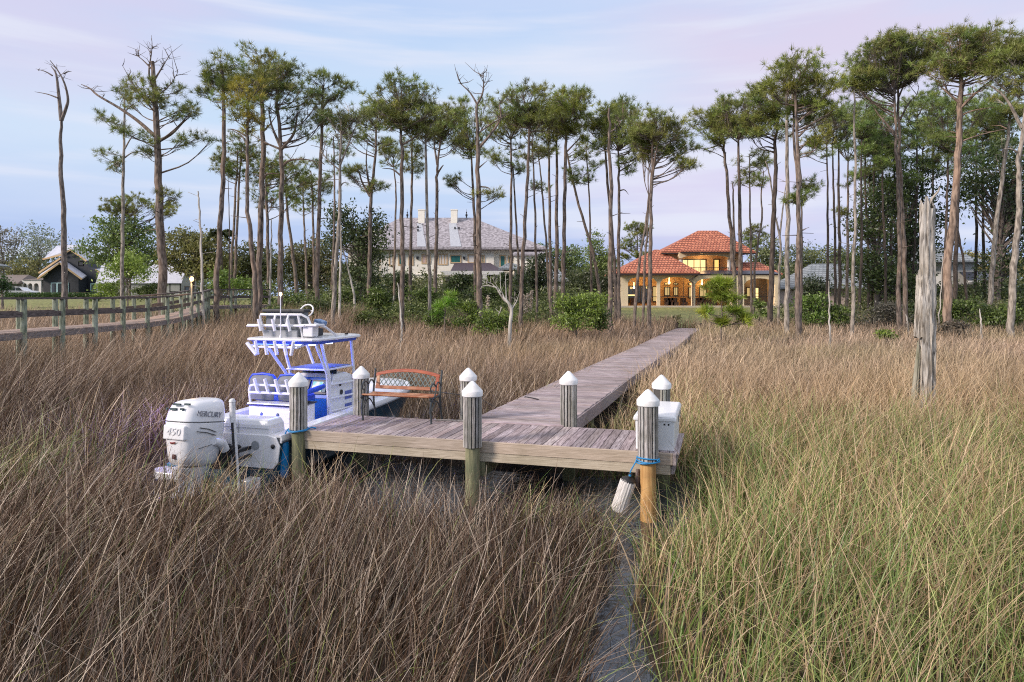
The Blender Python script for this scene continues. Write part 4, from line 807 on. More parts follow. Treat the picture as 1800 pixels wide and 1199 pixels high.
def arch_wall(q, x0, x1, z0, z1, y, th, ops):
    """ops: (xa, xb, spring z, crown z)"""
    xs_ = [x0]
    for xa, xb, zsn, zc in ops: xs_ += [xa, xb]
    xs_ += [x1]
    for k in range(0, len(xs_), 2): q.b2((xs_[k], y, z0), (xs_[k + 1], y + th, z1))
    for xa, xb, zsn, zc in ops:
        K = 12
        for k in range(K):
            ta, tb = k / K, (k + 1) / K; xa_, xb_ = xa + (xb - xa) * ta, xa + (xb - xa) * tb
            za = zsn + (zc - zsn) * math.sqrt(max(0, 1 - (2 * ta - 1) ** 2)); zb_ = zsn + (zc - zsn) * math.sqrt(max(0, 1 - (2 * tb - 1) ** 2))
            q.add([(xa_, y, za), (xb_, y, zb_), (xb_, y, z1), (xa_, y, z1), (xa_, y + th, za), (xb_, y + th, zb_), (xb_, y + th, z1), (xa_, y + th, z1)], [(0, 1, 2, 3), (7, 6, 5, 4), (0, 4, 5, 1), (3, 2, 6, 7)])
warmG = glow('lit_window_glow', (1, .58, .17), 1.2); warmB = glow('bright_window_glow', (1, .70, .30), 1.35); dimG = glow('curtained_window_glow', (.9, .62, .26), .62); bulbG = glow('bulb_glow', (1, .68, .26), 14)
frameD = mat('dark_window_frame', (.03, .025, .022), rough=.4); glassD = mat('dark_glass', (.03, .04, .045), rough=.05, spec=.8); tealG = mat('teal_shade_glass', (.015, .10, .09), (.02, .16, .14), 3, rough=.15)
def window(parent, x0, x1, z0, z1, y, pane_m, fr=.07, fm=None, mull=1, cross=0, name='window', th=.08):
    q = MB(); fm = fm or frameD
    q.b2((x0, y, z0), (x0 + fr, y + th, z1)); q.b2((x1 - fr, y, z0), (x1, y + th, z1)); q.b2((x0 + fr, y, z0), (x1 - fr, y + th, z0 + fr)); q.b2((x0 + fr, y, z1 - fr), (x1 - fr, y + th, z1))
    for k in range(1, mull): xm = x0 + (x1 - x0) * k / mull; q.b2((xm - fr * .4, y + .01, z0 + fr), (xm + fr * .4, y + th - .01, z1 - fr))
    for k in range(1, cross + 1): zm = z0 + (z1 - z0) * k / (cross + 1); q.b2((x0 + fr, y + .015, zm - fr * .3), (x1 - fr, y + th - .015, zm + fr * .3))
    o = q.build(name, fm, parent); q = MB(); q.b2((x0 + fr * .5, y + th * .45, z0 + fr * .5), (x1 - fr * .5, y + th * .6, z1 - fr * .5)); q.build('pane', pane_m, o); return o
# --- villa with the terracotta roof
HY = 78; vo = Vector((W(1230, 0, HY).x, HY, 2.08)); villa = thing('villa', 'two storey cream stucco villa with terracotta hip roofs, arched porch and lit rooms', 'house', vo)
def v(px, py, dy=0): k = (HY + dy) / 1200; return ((px - 900) * k - vo.x, dy, 3 + (525 - py) * k - vo.z)
X = lambda px: v(px, 0)[0]; Z = lambda py: v(0, py)[2]
q = MB(); arch_wall(q, X(1092), X(1219), Z(539), Z(482), 0, .35, [(X(1104), X(1155), Z(496), Z(487)), (X(1160.5), X(1216), Z(497), Z(487))]); q.b2((X(1092), .35, Z(539)), (X(1092) + .3, 8, Z(482))); q.build('porch_wall', stucco, villa)
q = MB(); arch_wall(q, X(1220.5), X(1373), Z(539), Z(484), .55, .35, [(X(1224), X(1286), Z(500), Z(489)), (X(1311), X(1366), Z(500), Z(489))]); q.b2((X(1373) - .3, .9, Z(539)), (X(1373), 8, Z(484))); q.build('porch_wall', stucco, villa)
mat('pale_column', (.72, .62, .46), rough=.8)
for a_, b_, y_, z_ in ((1290, 1294, .40, 484), (1306, 1310, .40, 484), (1218, 1222, -.06, 482.5)):
    q = MB(); q.b2((X(a_), y_, Z(539)), (X(b_), .54, Z(z_))); q.build('porch_column', MATS['pale_column'], villa)
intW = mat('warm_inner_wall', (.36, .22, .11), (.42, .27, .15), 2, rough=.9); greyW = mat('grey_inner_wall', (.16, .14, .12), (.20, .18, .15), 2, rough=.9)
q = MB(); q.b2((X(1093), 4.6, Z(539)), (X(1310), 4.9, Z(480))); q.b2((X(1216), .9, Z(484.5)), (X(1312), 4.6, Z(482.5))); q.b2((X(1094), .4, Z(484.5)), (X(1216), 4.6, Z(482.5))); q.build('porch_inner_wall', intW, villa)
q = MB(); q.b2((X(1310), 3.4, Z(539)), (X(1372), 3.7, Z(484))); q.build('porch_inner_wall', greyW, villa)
q = MB(); q.b2((X(1091), -.5, Z(541) - .25), (X(1374), 5, Z(537.5))); q.build('patio_slab', mat('pale_paving', (.45, .40, .33), (.52, .47, .39), 3, rough=.9), villa)
# lit doors and windows inside the porch
for a, b, z0, z1, y, g, ml, cr in ((1111, 1153, 533, 501, 4.5, glassD, 3, 0), (1161, 1173, 531, 502, 4.5, dimG, 1, 0), (1183, 1194, 520, 503, 4.5, dimG, 1, 0), (1183, 1194, 500, 495, 4.5, warmG, 1, 0), (1200, 1209, 520, 503, 4.5, dimG, 1, 0), (1200, 1209, 500, 495, 4.5, dimG, 1, 0), (1228, 1237, 524, 503, 4.5, dimG, 1, 0), (1228, 1237, 500, 495, 4.5, warmG, 1, 0),
                           (1248, 1262, 522, 503, 4.5, dimG, 1, 0), (1312, 1318, 528, 506, 3.3, warmG, 1, 1), (1329, 1337, 522, 504, 3.3, dimG, 1, 0), (1343, 1353, 526, 504, 3.3, warmB, 1, 1)):
    window(villa, X(a), X(b), Z(z0), Z(z1), y, g, .10, mull=ml, cross=cr)
for px_, py_, y in ((1124, 505, 3.5), (1154, 504, 3.5), (1191, 496, 4.2), (1252, 498, 4.2), (1233, 498, 4.2)):
    q = MB(); x_, _, z_ = v(px_, py_); q.lathe([(.001, -.14), (.10, -.1), (.13, 0), (.09, .12), (.02, .16), (.02, .7)], (x_, y, z_), 10); q.build('porch_lamp', bulbG, villa)
q = MB(); q.b2((X(1114), 3.2, Z(520)), (X(1127), 4.2, Z(517.5))); q.build('glowing_counter', warmB, villa)  # warm light on the counter is put in as emission
mat('dark_wicker', (.05, .03, .025), (.11, .07, .05), 12)
for px_ in (1121, 1182, 1188, 1196, 1212, 1240, 1248, 1256, 1266):
    q = MB(); x_ = X(px_); q.b2((x_ - .35, 2.2, Z(539) + .1), (x_ + .35, 2.9, Z(539) + .5)); q.b2((x_ - .35, 2.8, Z(539) + .5), (x_ + .35, 2.95, Z(539) + 1.0)); q.b2((x_ - .38, 2.2, Z(539) + .5), (x_ - .30, 2.9, Z(539) + .7)); q.build('porch_seat', MATS['dark_wicker'], villa)
q = MB()
for a, b in ((1104, 1155), (1160.5, 1216), (1224, 1286), (1311, 1366)):
    q = MB(); q.b2((X(a), .2 if b < 1218 else .75, Z(537) + 1.0), (X(b), (.2 if b < 1218 else .75) + .04, Z(537) + 1.05))
    for k in range(1, 4): xx = X(a) + (X(b) - X(a)) * k / 4; q.b2((xx - .02, .2 if b < 1218 else .75, Z(538)), (xx + .02, (.2 if b < 1218 else .75) + .04, Z(490)))
    q.build('porch_screen', frameD, villa)
for px_, pw in ((1130, 95), (1185, 85), (1250, 95), (1335, 30)): lamp('porch_light', (X(px_), 2.6, Z(492)), (1, .58, .22), pw, .3, villa)
# lower roofs
q = MB(); ex0, _, ez = v(1083, 479, -.8); ex1 = v(1231, 479, -.8)[0]; ap = v(1155, 440, 4)
hip(q, ex0, ex1, -.8, 9.5, ez, ap[0] - .25, ap[0] + .25, 4.3, ap[2] + .1); q.build('wing_roof', redTile, villa)
q = MB(); a_ = v(1270, 479, 1.5); b_ = v(1371, 481, 1.5); r0 = v(1290, 461, 5); r1 = v(1335, 461, 5)
hip(q, a_[0], b_[0] + .3, 1.4, 9, b_[2], r0[0], r1[0], 5, r0[2]); q.build('side_roof', redTile, villa)
q = MB(); q.b2((ex0, -.82, ez - .34), (ex1, -.62, ez - .14)); q.b2((X(1223), .48, Z(484)), (X(1376), .60, Z(481.5)))
q.tube([(ex1 - .1, -.7, ez - .2), (ex1 - 1.2, -.5, ez - .9), (X(1217), -.2, ez - 1.1), (X(1217), -.2, Z(538))], .07, 8); q.build('gutter', darkTrim, villa)
q = MB(); q.b2((X(1222), .5, Z(486)), (X(1375), .56, Z(481.3))); q.build('porch_fascia', mat('pale_fascia', (.66, .55, .38), rough=.8), villa)
q = MB(); q.add([(X(1229), .45, Z(481)), (X(1376), .45, Z(481)), (X(1366), 2.3, Z(474)), (X(1246), 2.3, Z(474)), (X(1229), .45, Z(482)), (X(1376), .45, Z(482))], [(0, 1, 2, 3), (0, 4, 5, 1)]); q.build('metal_awning', mat('dark_blue_metal', (.05, .055, .075), rough=.4), villa)
# upper storey
q = MB(); q.b2((X(1172), 3.5, Z(482)), (X(1206), 10, Z(442))); q.b2((X(1296), 3.5, Z(482)), (X(1320), 10, Z(442))); q.b2((X(1206), 4.6, Z(482)), (X(1296), 10, Z(442))); q.build('upper_wall', mat('gold_stucco', (.58, .42, .24), (.64, .48, .28), 6, rough=.9), villa)
q = MB(); arch_wall(q, X(1203), X(1298), Z(452), Z(441), 2.4, .3, [(X(1209), X(1292), Z(450.5), Z(446.5))]); q.b2((X(1202), 2.7, Z(448)), (X(1206), 3.6, Z(441))); q.b2((X(1294), 2.7, Z(448)), (X(1298), 3.6, Z(441))); q.build('balcony_header', stucco, villa)
for px_ in (1207, 1294):
    q = MB(); q.lathe([(.30, Z(452) - .15), (.22, Z(452) - .28), (.20, Z(476)), (.28, Z(477)), (.28, Z(479))], (X(px_), 2.6, 0), 12); q.build('balcony_column', whiteT, villa, smooth=True)
q = MB(); q.b2((X(1204), 2.2, Z(480)), (X(1298), 4.6, Z(478))); q.build('balcony_floor', mat('balcony_slab', (.4, .35, .28)), villa)
window(villa, X(1215), X(1261), Z(478), Z(451.5), 4.4, warmB, .12, mull=4); window(villa, X(1274), X(1286), Z(477), Z(451), 4.4, warmG, .14)
window(villa, X(1181), X(1191), Z(457), Z(450), 3.42, glow('pale_lit_glass', (1, .9, .72), .9), .08, fm=whiteT); window(villa, X(1305), X(1311), Z(457.5), Z(451), 3.42, warmG, .08)
q = MB()
q.b2((X(1209), 2.35, Z(469)), (X(1292), 2.40, Z(468.2)))
for k in range(30): xx = X(1209) + (X(1292) - X(1209)) * k / 29; q.b2((xx - .012, 2.36, Z(478)), (xx + .012, 2.385, Z(469)))
q.build('balcony_railing', frameD, villa)
lamp('balcony_light', (X(1250), 3.4, Z(455)), (1, .62, .28), 60, .3, villa)
q = MB(); a_ = v(1163, 442, 2.6); b_ = v(1329, 442, 2.6); r0 = v(1228, 406.5, 6.5); r1 = v(1262, 406.5, 6.5)
hip(q, a_[0], b_[0], 2.7, 11, a_[2], r0[0], r1[0], 6.8, r0[2] + .1); q.build('main_roof', redTile, villa)
q = MB(); a_ = v(1197, 440.5, 1.6); b_ = v(1303, 440.5, 1.6); p_ = v(1249, 411, 5.5); hip(q, a_[0], b_[0], 1.6, 9.5, a_[2], p_[0] - .05, p_[0] + .05, 5.4, p_[2]); q.build('front_roof', redTile, villa)
q = MB(); q.b2((a_[0], 1.58, a_[2] - .32), (b_[0], 1.75, a_[2] - .14)); c_ = v(1163, 442, 2.6); d_ = v(1329, 442, 2.6); q.b2((c_[0], 2.68, c_[2] - .32), (a_[0], 2.8, c_[2] - .14)); q.b2((b_[0], 2.68, c_[2] - .32), (d_[0], 2.8, c_[2] - .14)); q.build('eave_gutter', darkTrim, villa)

# --- big cream mansion
MY = 92; mo_ = Vector((W(770, 0, MY).x, MY, 2.3)); man = thing('mansion', 'large cream two storey house with mottled grey hip roof and two white chimneys', 'house', mo_)
def u_(px, py, dy=0): k = (MY + dy) / 1200; return ((px - 900) * k - mo_.x, dy, 3 + (525 - py) * k - mo_.z)
X = lambda px: u_(px, 0)[0]; Z = lambda py: u_(0, py)[2]
creamW = mat('cream_wall', (.82, .78, .68), (.88, .84, .75), 3, rough=.85)
q = MB(); q.b2((X(610), .6, Z(540)), (X(671), 12, Z(437))); q.b2((X(671), 0, Z(540)), (X(868), 12, Z(437))); q.b2((X(868), .4, Z(540)), (X(958), 12, Z(438))); q.build('wall', creamW, man)
q = MB(); q.b2((X(670), -.06, Z(540)), (X(680), 0, Z(437))); q.b2((X(858), -.06, Z(540)), (X(868), 0, Z(437))); q.b2((X(671), -.08, Z(484)), (X(868), 0, Z(481.5))); q.b2((X(671), -.12, Z(439.5)), (X(868), 0, Z(436))); q.build('wall_trim', mat('pale_trim', (.80, .76, .68), rough=.8), man)
q = MB(); a_ = u_(600, 434, -1); b_ = u_(960, 440, -1); r0 = u_(703, 382, 6); r1 = u_(830, 382, 6); hip(q, a_[0], b_[0], -1, 14, Z(435.5), r0[0], r1[0], 6.5, r0[2], .3); q.build('roof', greyShin, man)
q = MB(); q.b2((a_[0], -1.03, Z(435.5) - .42), (b_[0], -.85, Z(435.5) - .3)); q.build('eave_board', darkTrim, man)
lead = mat('pale_flashing', (.36, .38, .42), (.46, .48, .52), 5, rough=.5)
rz = r0[2]; ezm = Z(435.5)
def roofpt(px, py):      # point on the front slope
    k0 = (Z(py) - ezm) / (rz - ezm); dy = -1 + 7.5 * k0; kk = (MY + dy) / 1200; z_ = 3 + (525 - py) * kk - mo_.z; k1 = (z_ - ezm) / (rz - ezm); dy = -1 + 7.5 * k1; kk = (MY + dy) / 1200
    return Vector(((px - 900) * kk - mo_.x, dy - .03, ezm + (rz - ezm) * k1 + .035))
for a, b, a2, b2_ in ((733, 746, 733, 742), (792, 808, 789, 802)):
    q = MB(); q.add([roofpt(a, 434), roofpt(b + 3, 434), roofpt(b2_, 392), roofpt(a2, 392)], [(0, 1, 2, 3)]); q.build('roof_flashing', lead, man)
for px_ in (740.5, 798):
    q = MB(); p_ = roofpt(px_, 391); q.b2((p_.x - .45, p_.y, p_.z - .8), (p_.x + .45, p_.y + 1.0, Z(366) + .35)); q.b2((p_.x - .5, p_.y - .05, Z(366) + .35), (p_.x + .5, p_.y + 1.05, Z(366) + .5)); q.build('chimney', creamW, man)
for px_ in (716, 820):
    q = MB(); p_ = u_(px_, 382, 6.5); q.lathe([(.16, 0), (.05, .12), (.16, .35), (.16, .5), (.04, .65), (.1, .8), (.02, .95), (.012, 1.3)], (p_[0], 6.5, rz - .05), 8); q.build('finial', blk, man)
for px_, py_ in ((735, 400), (735, 406), (800, 402), (807, 402), (681, 400), (681, 404)):
    q = MB(); p_ = roofpt(px_, py_); q.b2((p_.x - .10, p_.y - .2, p_.z - .05), (p_.x + .10, p_.y, p_.z + .25)); q.build('roof_vent', blk, man)
pinkG = mat('painted_pink_reflection', (.50, .34, .30), (.60, .46, .42), 2, rough=.3); tanF = mat('tan_window_frame', (.55, .40, .24), rough=.7); palS = mat('pale_shade', (.68, .64, .60), rough=.5)  # pink panes hold a painted reflection in their base colour
for a, b, z0, z1, g, ml in ((665, 673, 461, 441, pinkG, 1), (684, 692, 468, 444, palS, 1), (700, 712, 467, 446, tealG, 2), (718, 727, 467, 446, pinkG, 2), (741, 757, 464, 446, pinkG, 2), (770, 787, 466, 446, palS, 3), (791, 811, 463, 448, tealG, 1), (822, 840, 463, 447, palS, 1), (846, 852, 464, 448, tealG, 1), (878, 889, 470, 448, tealG, 1), (893, 901, 470, 449, tealG, 1)):
    window(man, X(a), X(b), Z(z0), Z(z1), -.08 if a > 671 and b < 868 else .32 if a > 868 else .5, g, .16, tanF, ml, name='window')
for px_ in (734, 816):
    q = MB(); q.b2((X(px_) - .14, -.28, Z(456)), (X(px_) + .14, -.02, Z(451))); q.build('wall_lantern', blk, man)
q = MB(); a_ = u_(792, 476, -5); b_ = u_(884, 476, -5); q.add([(a_[0], -5, a_[2]), (b_[0] , -5, a_[2]), (u_(862, 463, -1)[0], -1, Z(463)), (u_(799, 463, -1)[0], -1, Z(463)), (b_[0], -.1, a_[2]), (a_[0], -.1, a_[2])], [(0, 1, 2, 3), (1, 4, 2), (0, 3, 5), (0, 5, 4, 1)]); q.build('verandah_roof', mat('dark_shingle', (.06, .045, .06), (.09, .07, .085), 20), man)
q = MB(); q.b2((u_(776, 0, -5)[0], -5.1, a_[2] - .5), (u_(886, 0, -5)[0], -4.8, a_[2] - .02))
q.build('verandah_beam', whiteT, man)
for px_ in (803, 852): q = MB(); x_ = u_(px_, 0, -5)[0]; q.b2((x_ - .28, -5.05, Z(545)), (x_ + .28, -4.6, a_[2] - .5)); q.build('verandah_post', whiteT, man)
q = MB(); q.b2((X(780), -1.5, Z(535)), (X(868), -1.3, a_[2] - .6)); q.build('verandah_shade_panel', mat('porch_shade_dark', (.05, .05, .05)), man)  # dark slab standing in for the shade under the verandah
q = MB(); a_ = u_(900, 446, -2); b_ = u_(962, 446, -2); q.b2((a_[0] + .3, -1.6, Z(540)), (b_[0] - .5, 1.5, a_[2])); o = q.build('side_wing', creamW, man)
q = MB(); hip(q, a_[0], b_[0], -2.1, 3, a_[2], u_(912, 0)[0], u_(946, 0)[0], 1, Z(437), .25); q.build('side_wing_roof', greyShin, man)
q = MB(); hip(q, u_(876, 0, -4)[0], u_(912, 0, -4)[0], -4.5, -.2, Z(474), u_(892, 0)[0], u_(906, 0)[0], -1, Z(463), .2); q.build('low_roof', slateR, man)
for a in (918, 951): window(man, X(a), X(a + 5), Z(458), Z(452), -1.72, tealG, .1, whiteT)
# garage block to the right of it
gy = 86; go = Vector((W(965, 0, gy).x, gy, 2.2)); gar = thing('garage_block', 'small cream outbuilding with grey hip roof, half hidden by pine trunks', 'building', go)
g_ = lambda px, py: ((px - 900) * gy / 1200 - go.x, 0, 3 + (525 - py) * gy / 1200 - go.z)
q = MB(); q.b2((g_(938, 0)[0], 0, g_(0, 545)[2]), (g_(993, 0)[0], 7, g_(0, 493)[2])); q.build('wall', mat('grey_cream_wall', (.42, .38, .32), (.48, .44, .38), 3), gar)
q = MB(); hip(q, g_(930, 0)[0], g_(999, 0)[0], -.6, 8, g_(0, 493)[2], g_(950, 0)[0], g_(976, 0)[0], 4, g_(0, 461)[2], .2); q.build('roof', slateR, gar)
q = MB(); q.b2((g_(944, 0)[0], -.04, g_(0, 528)[2]), (g_(960, 0)[0], -.005, g_(0, 503)[2])); q.b2((g_(970, 0)[0], -.04, g_(0, 528)[2]), (g_(986, 0)[0], -.005, g_(0, 503)[2])); q.build('shutter', whiteT, gar)

# --- dark gabled house under construction
BY = 105; bo = Vector((W(110, 0, BY).x, BY, 3.3)); bh = thing('unfinished_house', 'unfinished gabled house wrapped in black sheathing with raw timber eaves', 'house', bo)
def b_(px, py, dy=0): k = (BY + dy) / 1200; return ((px - 900) * k - bo.x, dy, 3 + (525 - py) * k - bo.z)
X = lambda px: b_(px, 0)[0]; Z = lambda py: b_(0, py)[2]
blackS = mat('black_sheathing', (.012, .016, .022), (.02, .026, .036), 4, rough=.6); rawT = mat('raw_timber', (.52, .34, .17), (.62, .44, .24), 3); whiteR = mat('white_underlay', (.46, .47, .54), (.54, .55, .62), 2, rough=.5)
def poly(q, pts, back=None):
    """front polygon from picture points at depth dy, optionally closed to a parallel polygon behind"""
    A = [Vector(b_(*p)) for p in pts]
    if back is None: q.add(A, [tuple(range(len(A)))]); return
    B = [a_ + Vector((0, back, 0)) for a_ in A]; n_ = len(A)
    q.add(A + B, [tuple(range(n_)), tuple(range(n_, 2 * n_))[::-1]] + [(k, (k + 1) % n_, (k + 1) % n_ + n_, k + n_) for k in range(n_)])
q = MB(); poly(q, [(76, 519, 0), (138, 519, 0), (138, 488, 0), (104, 463, 0), (76, 488, 0)], 2.2); poly(q, [(100, 519, 2.3), (174, 519, 2.3), (174, 478, 2.3), (156, 470, 2.3), (150, 457, 2.3), (124, 440, 2.3), (84, 466, 2.3), (84, 519, 2.3)], 3); q.build('sheathed_wall', blackS, bh)
def quad(q, pts, th=.2):
    A = [Vector(b_(*p)) for p in pts]; q.add(A + [a_ - Vector((0, 0, th)) for a_ in A], [(0, 1, 2, 3), (7, 6, 5, 4), (0, 4, 5, 1), (1, 5, 6, 2), (2, 6, 7, 3), (3, 7, 4, 0)])
q = MB(); quad(q, [(104, 461, -.8), (144, 489, -.8), (152, 484, 2.2), (112, 456, 2.2)]); quad(q, [(66, 488, -.8), (104, 461, -.8), (109, 457, 2.2), (72, 481, 2.2)]); quad(q, [(124, 438, 1.8), (152, 457, 1.8), (170, 452, 8), (146, 430, 8)])
quad(q, [(76, 455, 2.0), (124, 438, 2.0), (146, 430, 8), (100, 432, 8)]); quad(q, [(168, 473, 1.6), (180, 481, 1.6), (190, 480, 5), (178, 472, 5)]); q.build('roof_underlay', whiteR, bh)
q = MB()
for p0, p1, y in (((66, 490), (105, 462), -.9), ((104, 462), (144, 491), -.9), ((68, 480), (106, 454), 1.6), ((112, 446), (124, 439), 1.7), ((124, 439), (152, 459), 1.7), ((75, 456), (112, 447), 1.9), ((168, 474), (180, 482), 1.5)):
    q = MB(); q.bar(b_(*p0, y), b_(*p1, y), .12, .24); q.build('eave_timber', rawT, bh)
window(bh, X(121), X(131), Z(467), Z(458), 2.3, blk, .14, rawT); 
pal = mat('pale_tape', (.40, .60, .62), rough=.6)
for a, b in ((90, 101), (101, 111), (111, 121)): window(bh, X(a), X(b), Z(516), Z(497), -.1, glassD, .10, pal)
window(bh, X(149), X(161), Z(512), Z(498), 1.4, glassD, .12, pal)
# grey gabled house with the pale roof
gh = thing('gabled_cottage', 'grey gabled house with a long white roof behind the oak tree', 'house', (W(280, 0, 98).x, 98, 3.1)); k_ = 98 / 1200; X = lambda px: (px - 280) * k_; Z = lambda py: 3 + (525 - py) * k_ - 3.1
greyC = mat('grey_clapboard', (.24, .25, .24), (.30, .31, .30), 4)
def c_(px, py, dy=0): k = (98 + dy) / 1200; return Vector(((px - 900) * k - gh.location.x, dy, 3 + (525 - py) * k - 3.1))
q = MB(); q.add([c_(170, 522, .3), c_(318, 522, .3), c_(318, 496, .3), c_(170, 496, .3)], [(0, 1, 2, 3)]); q.add([c_(318, 522, .3), c_(345, 522, 4), c_(345, 497, 4), c_(331, 460, 2.2), c_(318, 496, .3)], [(0, 1, 2, 3, 4)]); q.build('wall', greyC, gh)
q = MB(); q.add([c_(168, 498, 0), c_(319, 498, 0), c_(332, 457, 2.3), (c_(180, 462, 2.3)), c_(346, 498, 4.3), c_(200, 498, 4.3)], [(0, 1, 2, 3), (3, 2, 4, 5)]); q.build('roof', whiteR, gh)
window(gh, X(322), X(332), Z(515), Z(503), .3, glassD, .15, frameD); window(gh, X(296), X(316), Z(514), Z(497), .3, glassD, .15, frameD)
# house corner at the far left, white arcade, car, hedge, table
hl = thing('slate_roof_house', 'corner of a house with slate roof and white eave at the far left edge', 'house', (W(0, 0, 90).x, 90, 2.9)); k_ = 90 / 1200; X = lambda px: px * k_; Z = lambda py: 3 + (525 - py) * k_ - 2.9
q = MB(); hip(q, X(-170), -.85, -1, 3, Z(466), X(-150), -8, 1, Z(440), .1); q.build('roof', slateR, hl)
q = MB(); q.b2((X(-150), -1.05, Z(466) - .45), (-.8, -.9, Z(466) - .1)); q.b2((X(-148), -.4, Z(520)), (-2.0, 2.6, Z(468))); q.build('wall', mat('white_wall', (.6, .6, .58)), hl)
ar = thing('arcade_building', 'low grey building with white arched openings beyond the parked car', 'building', (W(45, 0, 112).x, 112, 3.3)); k_ = 112 / 1200; X = lambda px: (px - 45) * k_; Z = lambda py: 3 + (525 - py) * k_ - 3.3
q = MB(); arch_wall(q, X(38), X(72), Z(516), Z(492), 0, .3, [(X(40), X(47), Z(503), Z(498)), (X(49), X(57), Z(503), Z(498)), (X(59), X(68), Z(503), Z(498))]); q.build('arcade_wall', whiteT, ar)
q = MB(); q.b2((X(-30), .6, Z(516)), (X(76), 6, Z(492))); q.build('wall', greyC, ar)
q = MB(); hip(q, X(-34), X(40), -1, 7, Z(497), X(-20), X(28), 3, Z(482), .2); q.add([(X(38), -.2, Z(492)), (X(76), -.2, Z(492)), (X(74), 5, Z(487)), (X(38), 5, Z(487))], [(0, 1, 2, 3)]); q.build('roof', mat('brown_shingle', (.16, .13, .12), (.24, .2, .18), 12), ar)
car = thing('parked_car', 'white estate car parked beyond the hedge by the dark unfinished house', 'car', (W(35, 0, 97).x, 97, 3.15)); whC = mat('white_car_paint', (.72, .73, .75), rough=.15, coat=.5)
S = []
for y in (-.9, -.8, .8, .9):
    t_ = .03 if abs(y) > .85 else 0; S.append([(-2.3 + t_, y, .35), (-2.35 + t_, y, .8), (-2.15, y, .98 - t_), (2.0, y, .98 - t_ * 2), (2.3 - t_, y, .75), (2.3 - t_, y, .35)])
q = MB(); q.loft(S); S = [[(-2.1, y * 1.0, .95), (-1.75, y * .86, 1.5), (-.1, y * .86, 1.55), (.55, y * .86, 1.42), (1.25, y, .96)] for y in (-.86, -.8, .8, .86)]; q.loft(S); q.build('body', whC, car, bevel=.03)
q = MB()
for x0, x1, x2, x3 in ((-1.95, -1.7, -.95, -.95), (-.85, -.85, -.05, -.05), (.05, .05, .45, .98)): q.add([(x0, -.885, 1.0), (x3, -.885, 1.0), (x2, -.775, 1.44), (x1, -.775, 1.44)], [(0, 1, 2, 3)])
q.build('window', glassD, car)
for x in (-1.5, 1.45):
    q = MB(); q.lathe([(.001, -.1), (.30, -.1), (.34, -.05), (.34, .1)], (x, -.82, .34), 16, axis=(0, 1, 0)); o = q.build('wheel', blackM, car)
    q = MB(); q.lathe([(.001, -.12), (.18, -.115), (.2, -.1)], (x, -.82, .34), 12, axis=(0, 1, 0)); q.build('rim', MATS['steel'], o)
tb = thing('picnic_table', 'red-brown picnic table on the lawn before the dark unfinished house', 'table', (W(146, 0, 92).x, 92, 3.05)); rb = mat('red_brown_wood', (.20, .06, .035), (.28, .10, .06), 5)
q = MB(); q.b2((-1.2, -.4, .72), (1.2, .4, .77)); q.build('table_top', rb, tb); 
for y in (-.75, .75):
    q = MB(); q.b2((-1.2, y - .14, .42), (1.2, y + .14, .46)); q.build('bench_seat', rb, tb)
for x in (-.8, .8):
    q = MB(); q.bar((x, -.75, 0), (x, -.1, .74), .08, .08); q.bar((x, .75, 0), (x, .1, .74), .08, .08); q.b2((x - .04, -.8, .36), (x + .04, .8, .42)); q.build('leg', rb, tb)
# ------------------------------------------------------------------ vegetation
def unit(v): return v / np.maximum(np.linalg.norm(v, axis=-1, keepdims=True), 1e-9)
def needles(C, axis, k, Lg, wd, col, jit=.2):
    n = len(C); D = unit(rng.normal(0, 1, (n, k, 3)) + axis[:, None, :] * .9); Ln = Lg * rng.uniform(.6, 1.15, (n, k, 1))
    s = unit(np.cross(D, rng.normal(0, 1, (n, k, 3)))) * wd * .5; c = C[:, None, :] + rng.normal(0, .03, (n, k, 3)) + D * Ln * .08
    V = np.stack([c - s, c + s, c + D * Ln], 2).reshape(-1, 3); F = np.arange(n * k * 3).reshape(-1, 3)
    cc = col[:, None, None, :] * rng.uniform(1 - jit, 1 + jit, (n, k, 1, 1)) * np.ones((1, 1, 3, 1)); return V, F, cc.reshape(-1, 3)
def leaves(C, size, col, jit=.2, flat=.0):
    n = len(C); a = unit(rng.normal(0, 1, (n, 3))); b = unit(np.cross(a, rng.normal(0, 1, (n, 3)))); s = size * rng.uniform(.6, 1.3, (n, 1))
    if flat: a[:, 2] *= 1 - flat; b[:, 2] *= 1 - flat
    a = a * s; b = b * s * .45; V = np.stack([C - a, C - b, C + a, C + b], 1).reshape(-1, 3); F = np.arange(n * 4).reshape(-1, 4)
    cc = col * rng.uniform(1 - jit, 1 + jit, (n, 1)); return V, F, np.repeat(cc, 4, 0)
def cat_(L_):
    Vs, Fs, Cs, b = [], [], [], 0
    for V, F, C in L_: Vs.append(V); Fs.append(F + b); Cs.append(C); b += len(V)
    return np.concatenate(Vs), np.concatenate(Fs), np.concatenate(Cs)
def wig(P, amp, n=6):
    """resample a poly-line with a little wander"""
    P = [Vector(p) for p in P]; seg = [(b - a).length for a, b in zip(P, P[1:])]; T = sum(seg); o = []
    for i in range(n + 1):
        d_ = T * i / n; j = 0
        while j < len(seg) - 1 and d_ > seg[j]: d_ -= seg[j]; j += 1
        p = P[j].lerp(P[j + 1], min(1, d_ / max(seg[j], 1e-6)))
        if 0 < i < n: p = p + Vector((rnd.gauss(0, amp), rnd.gauss(0, amp), 0))
        o.append(p)
    return o
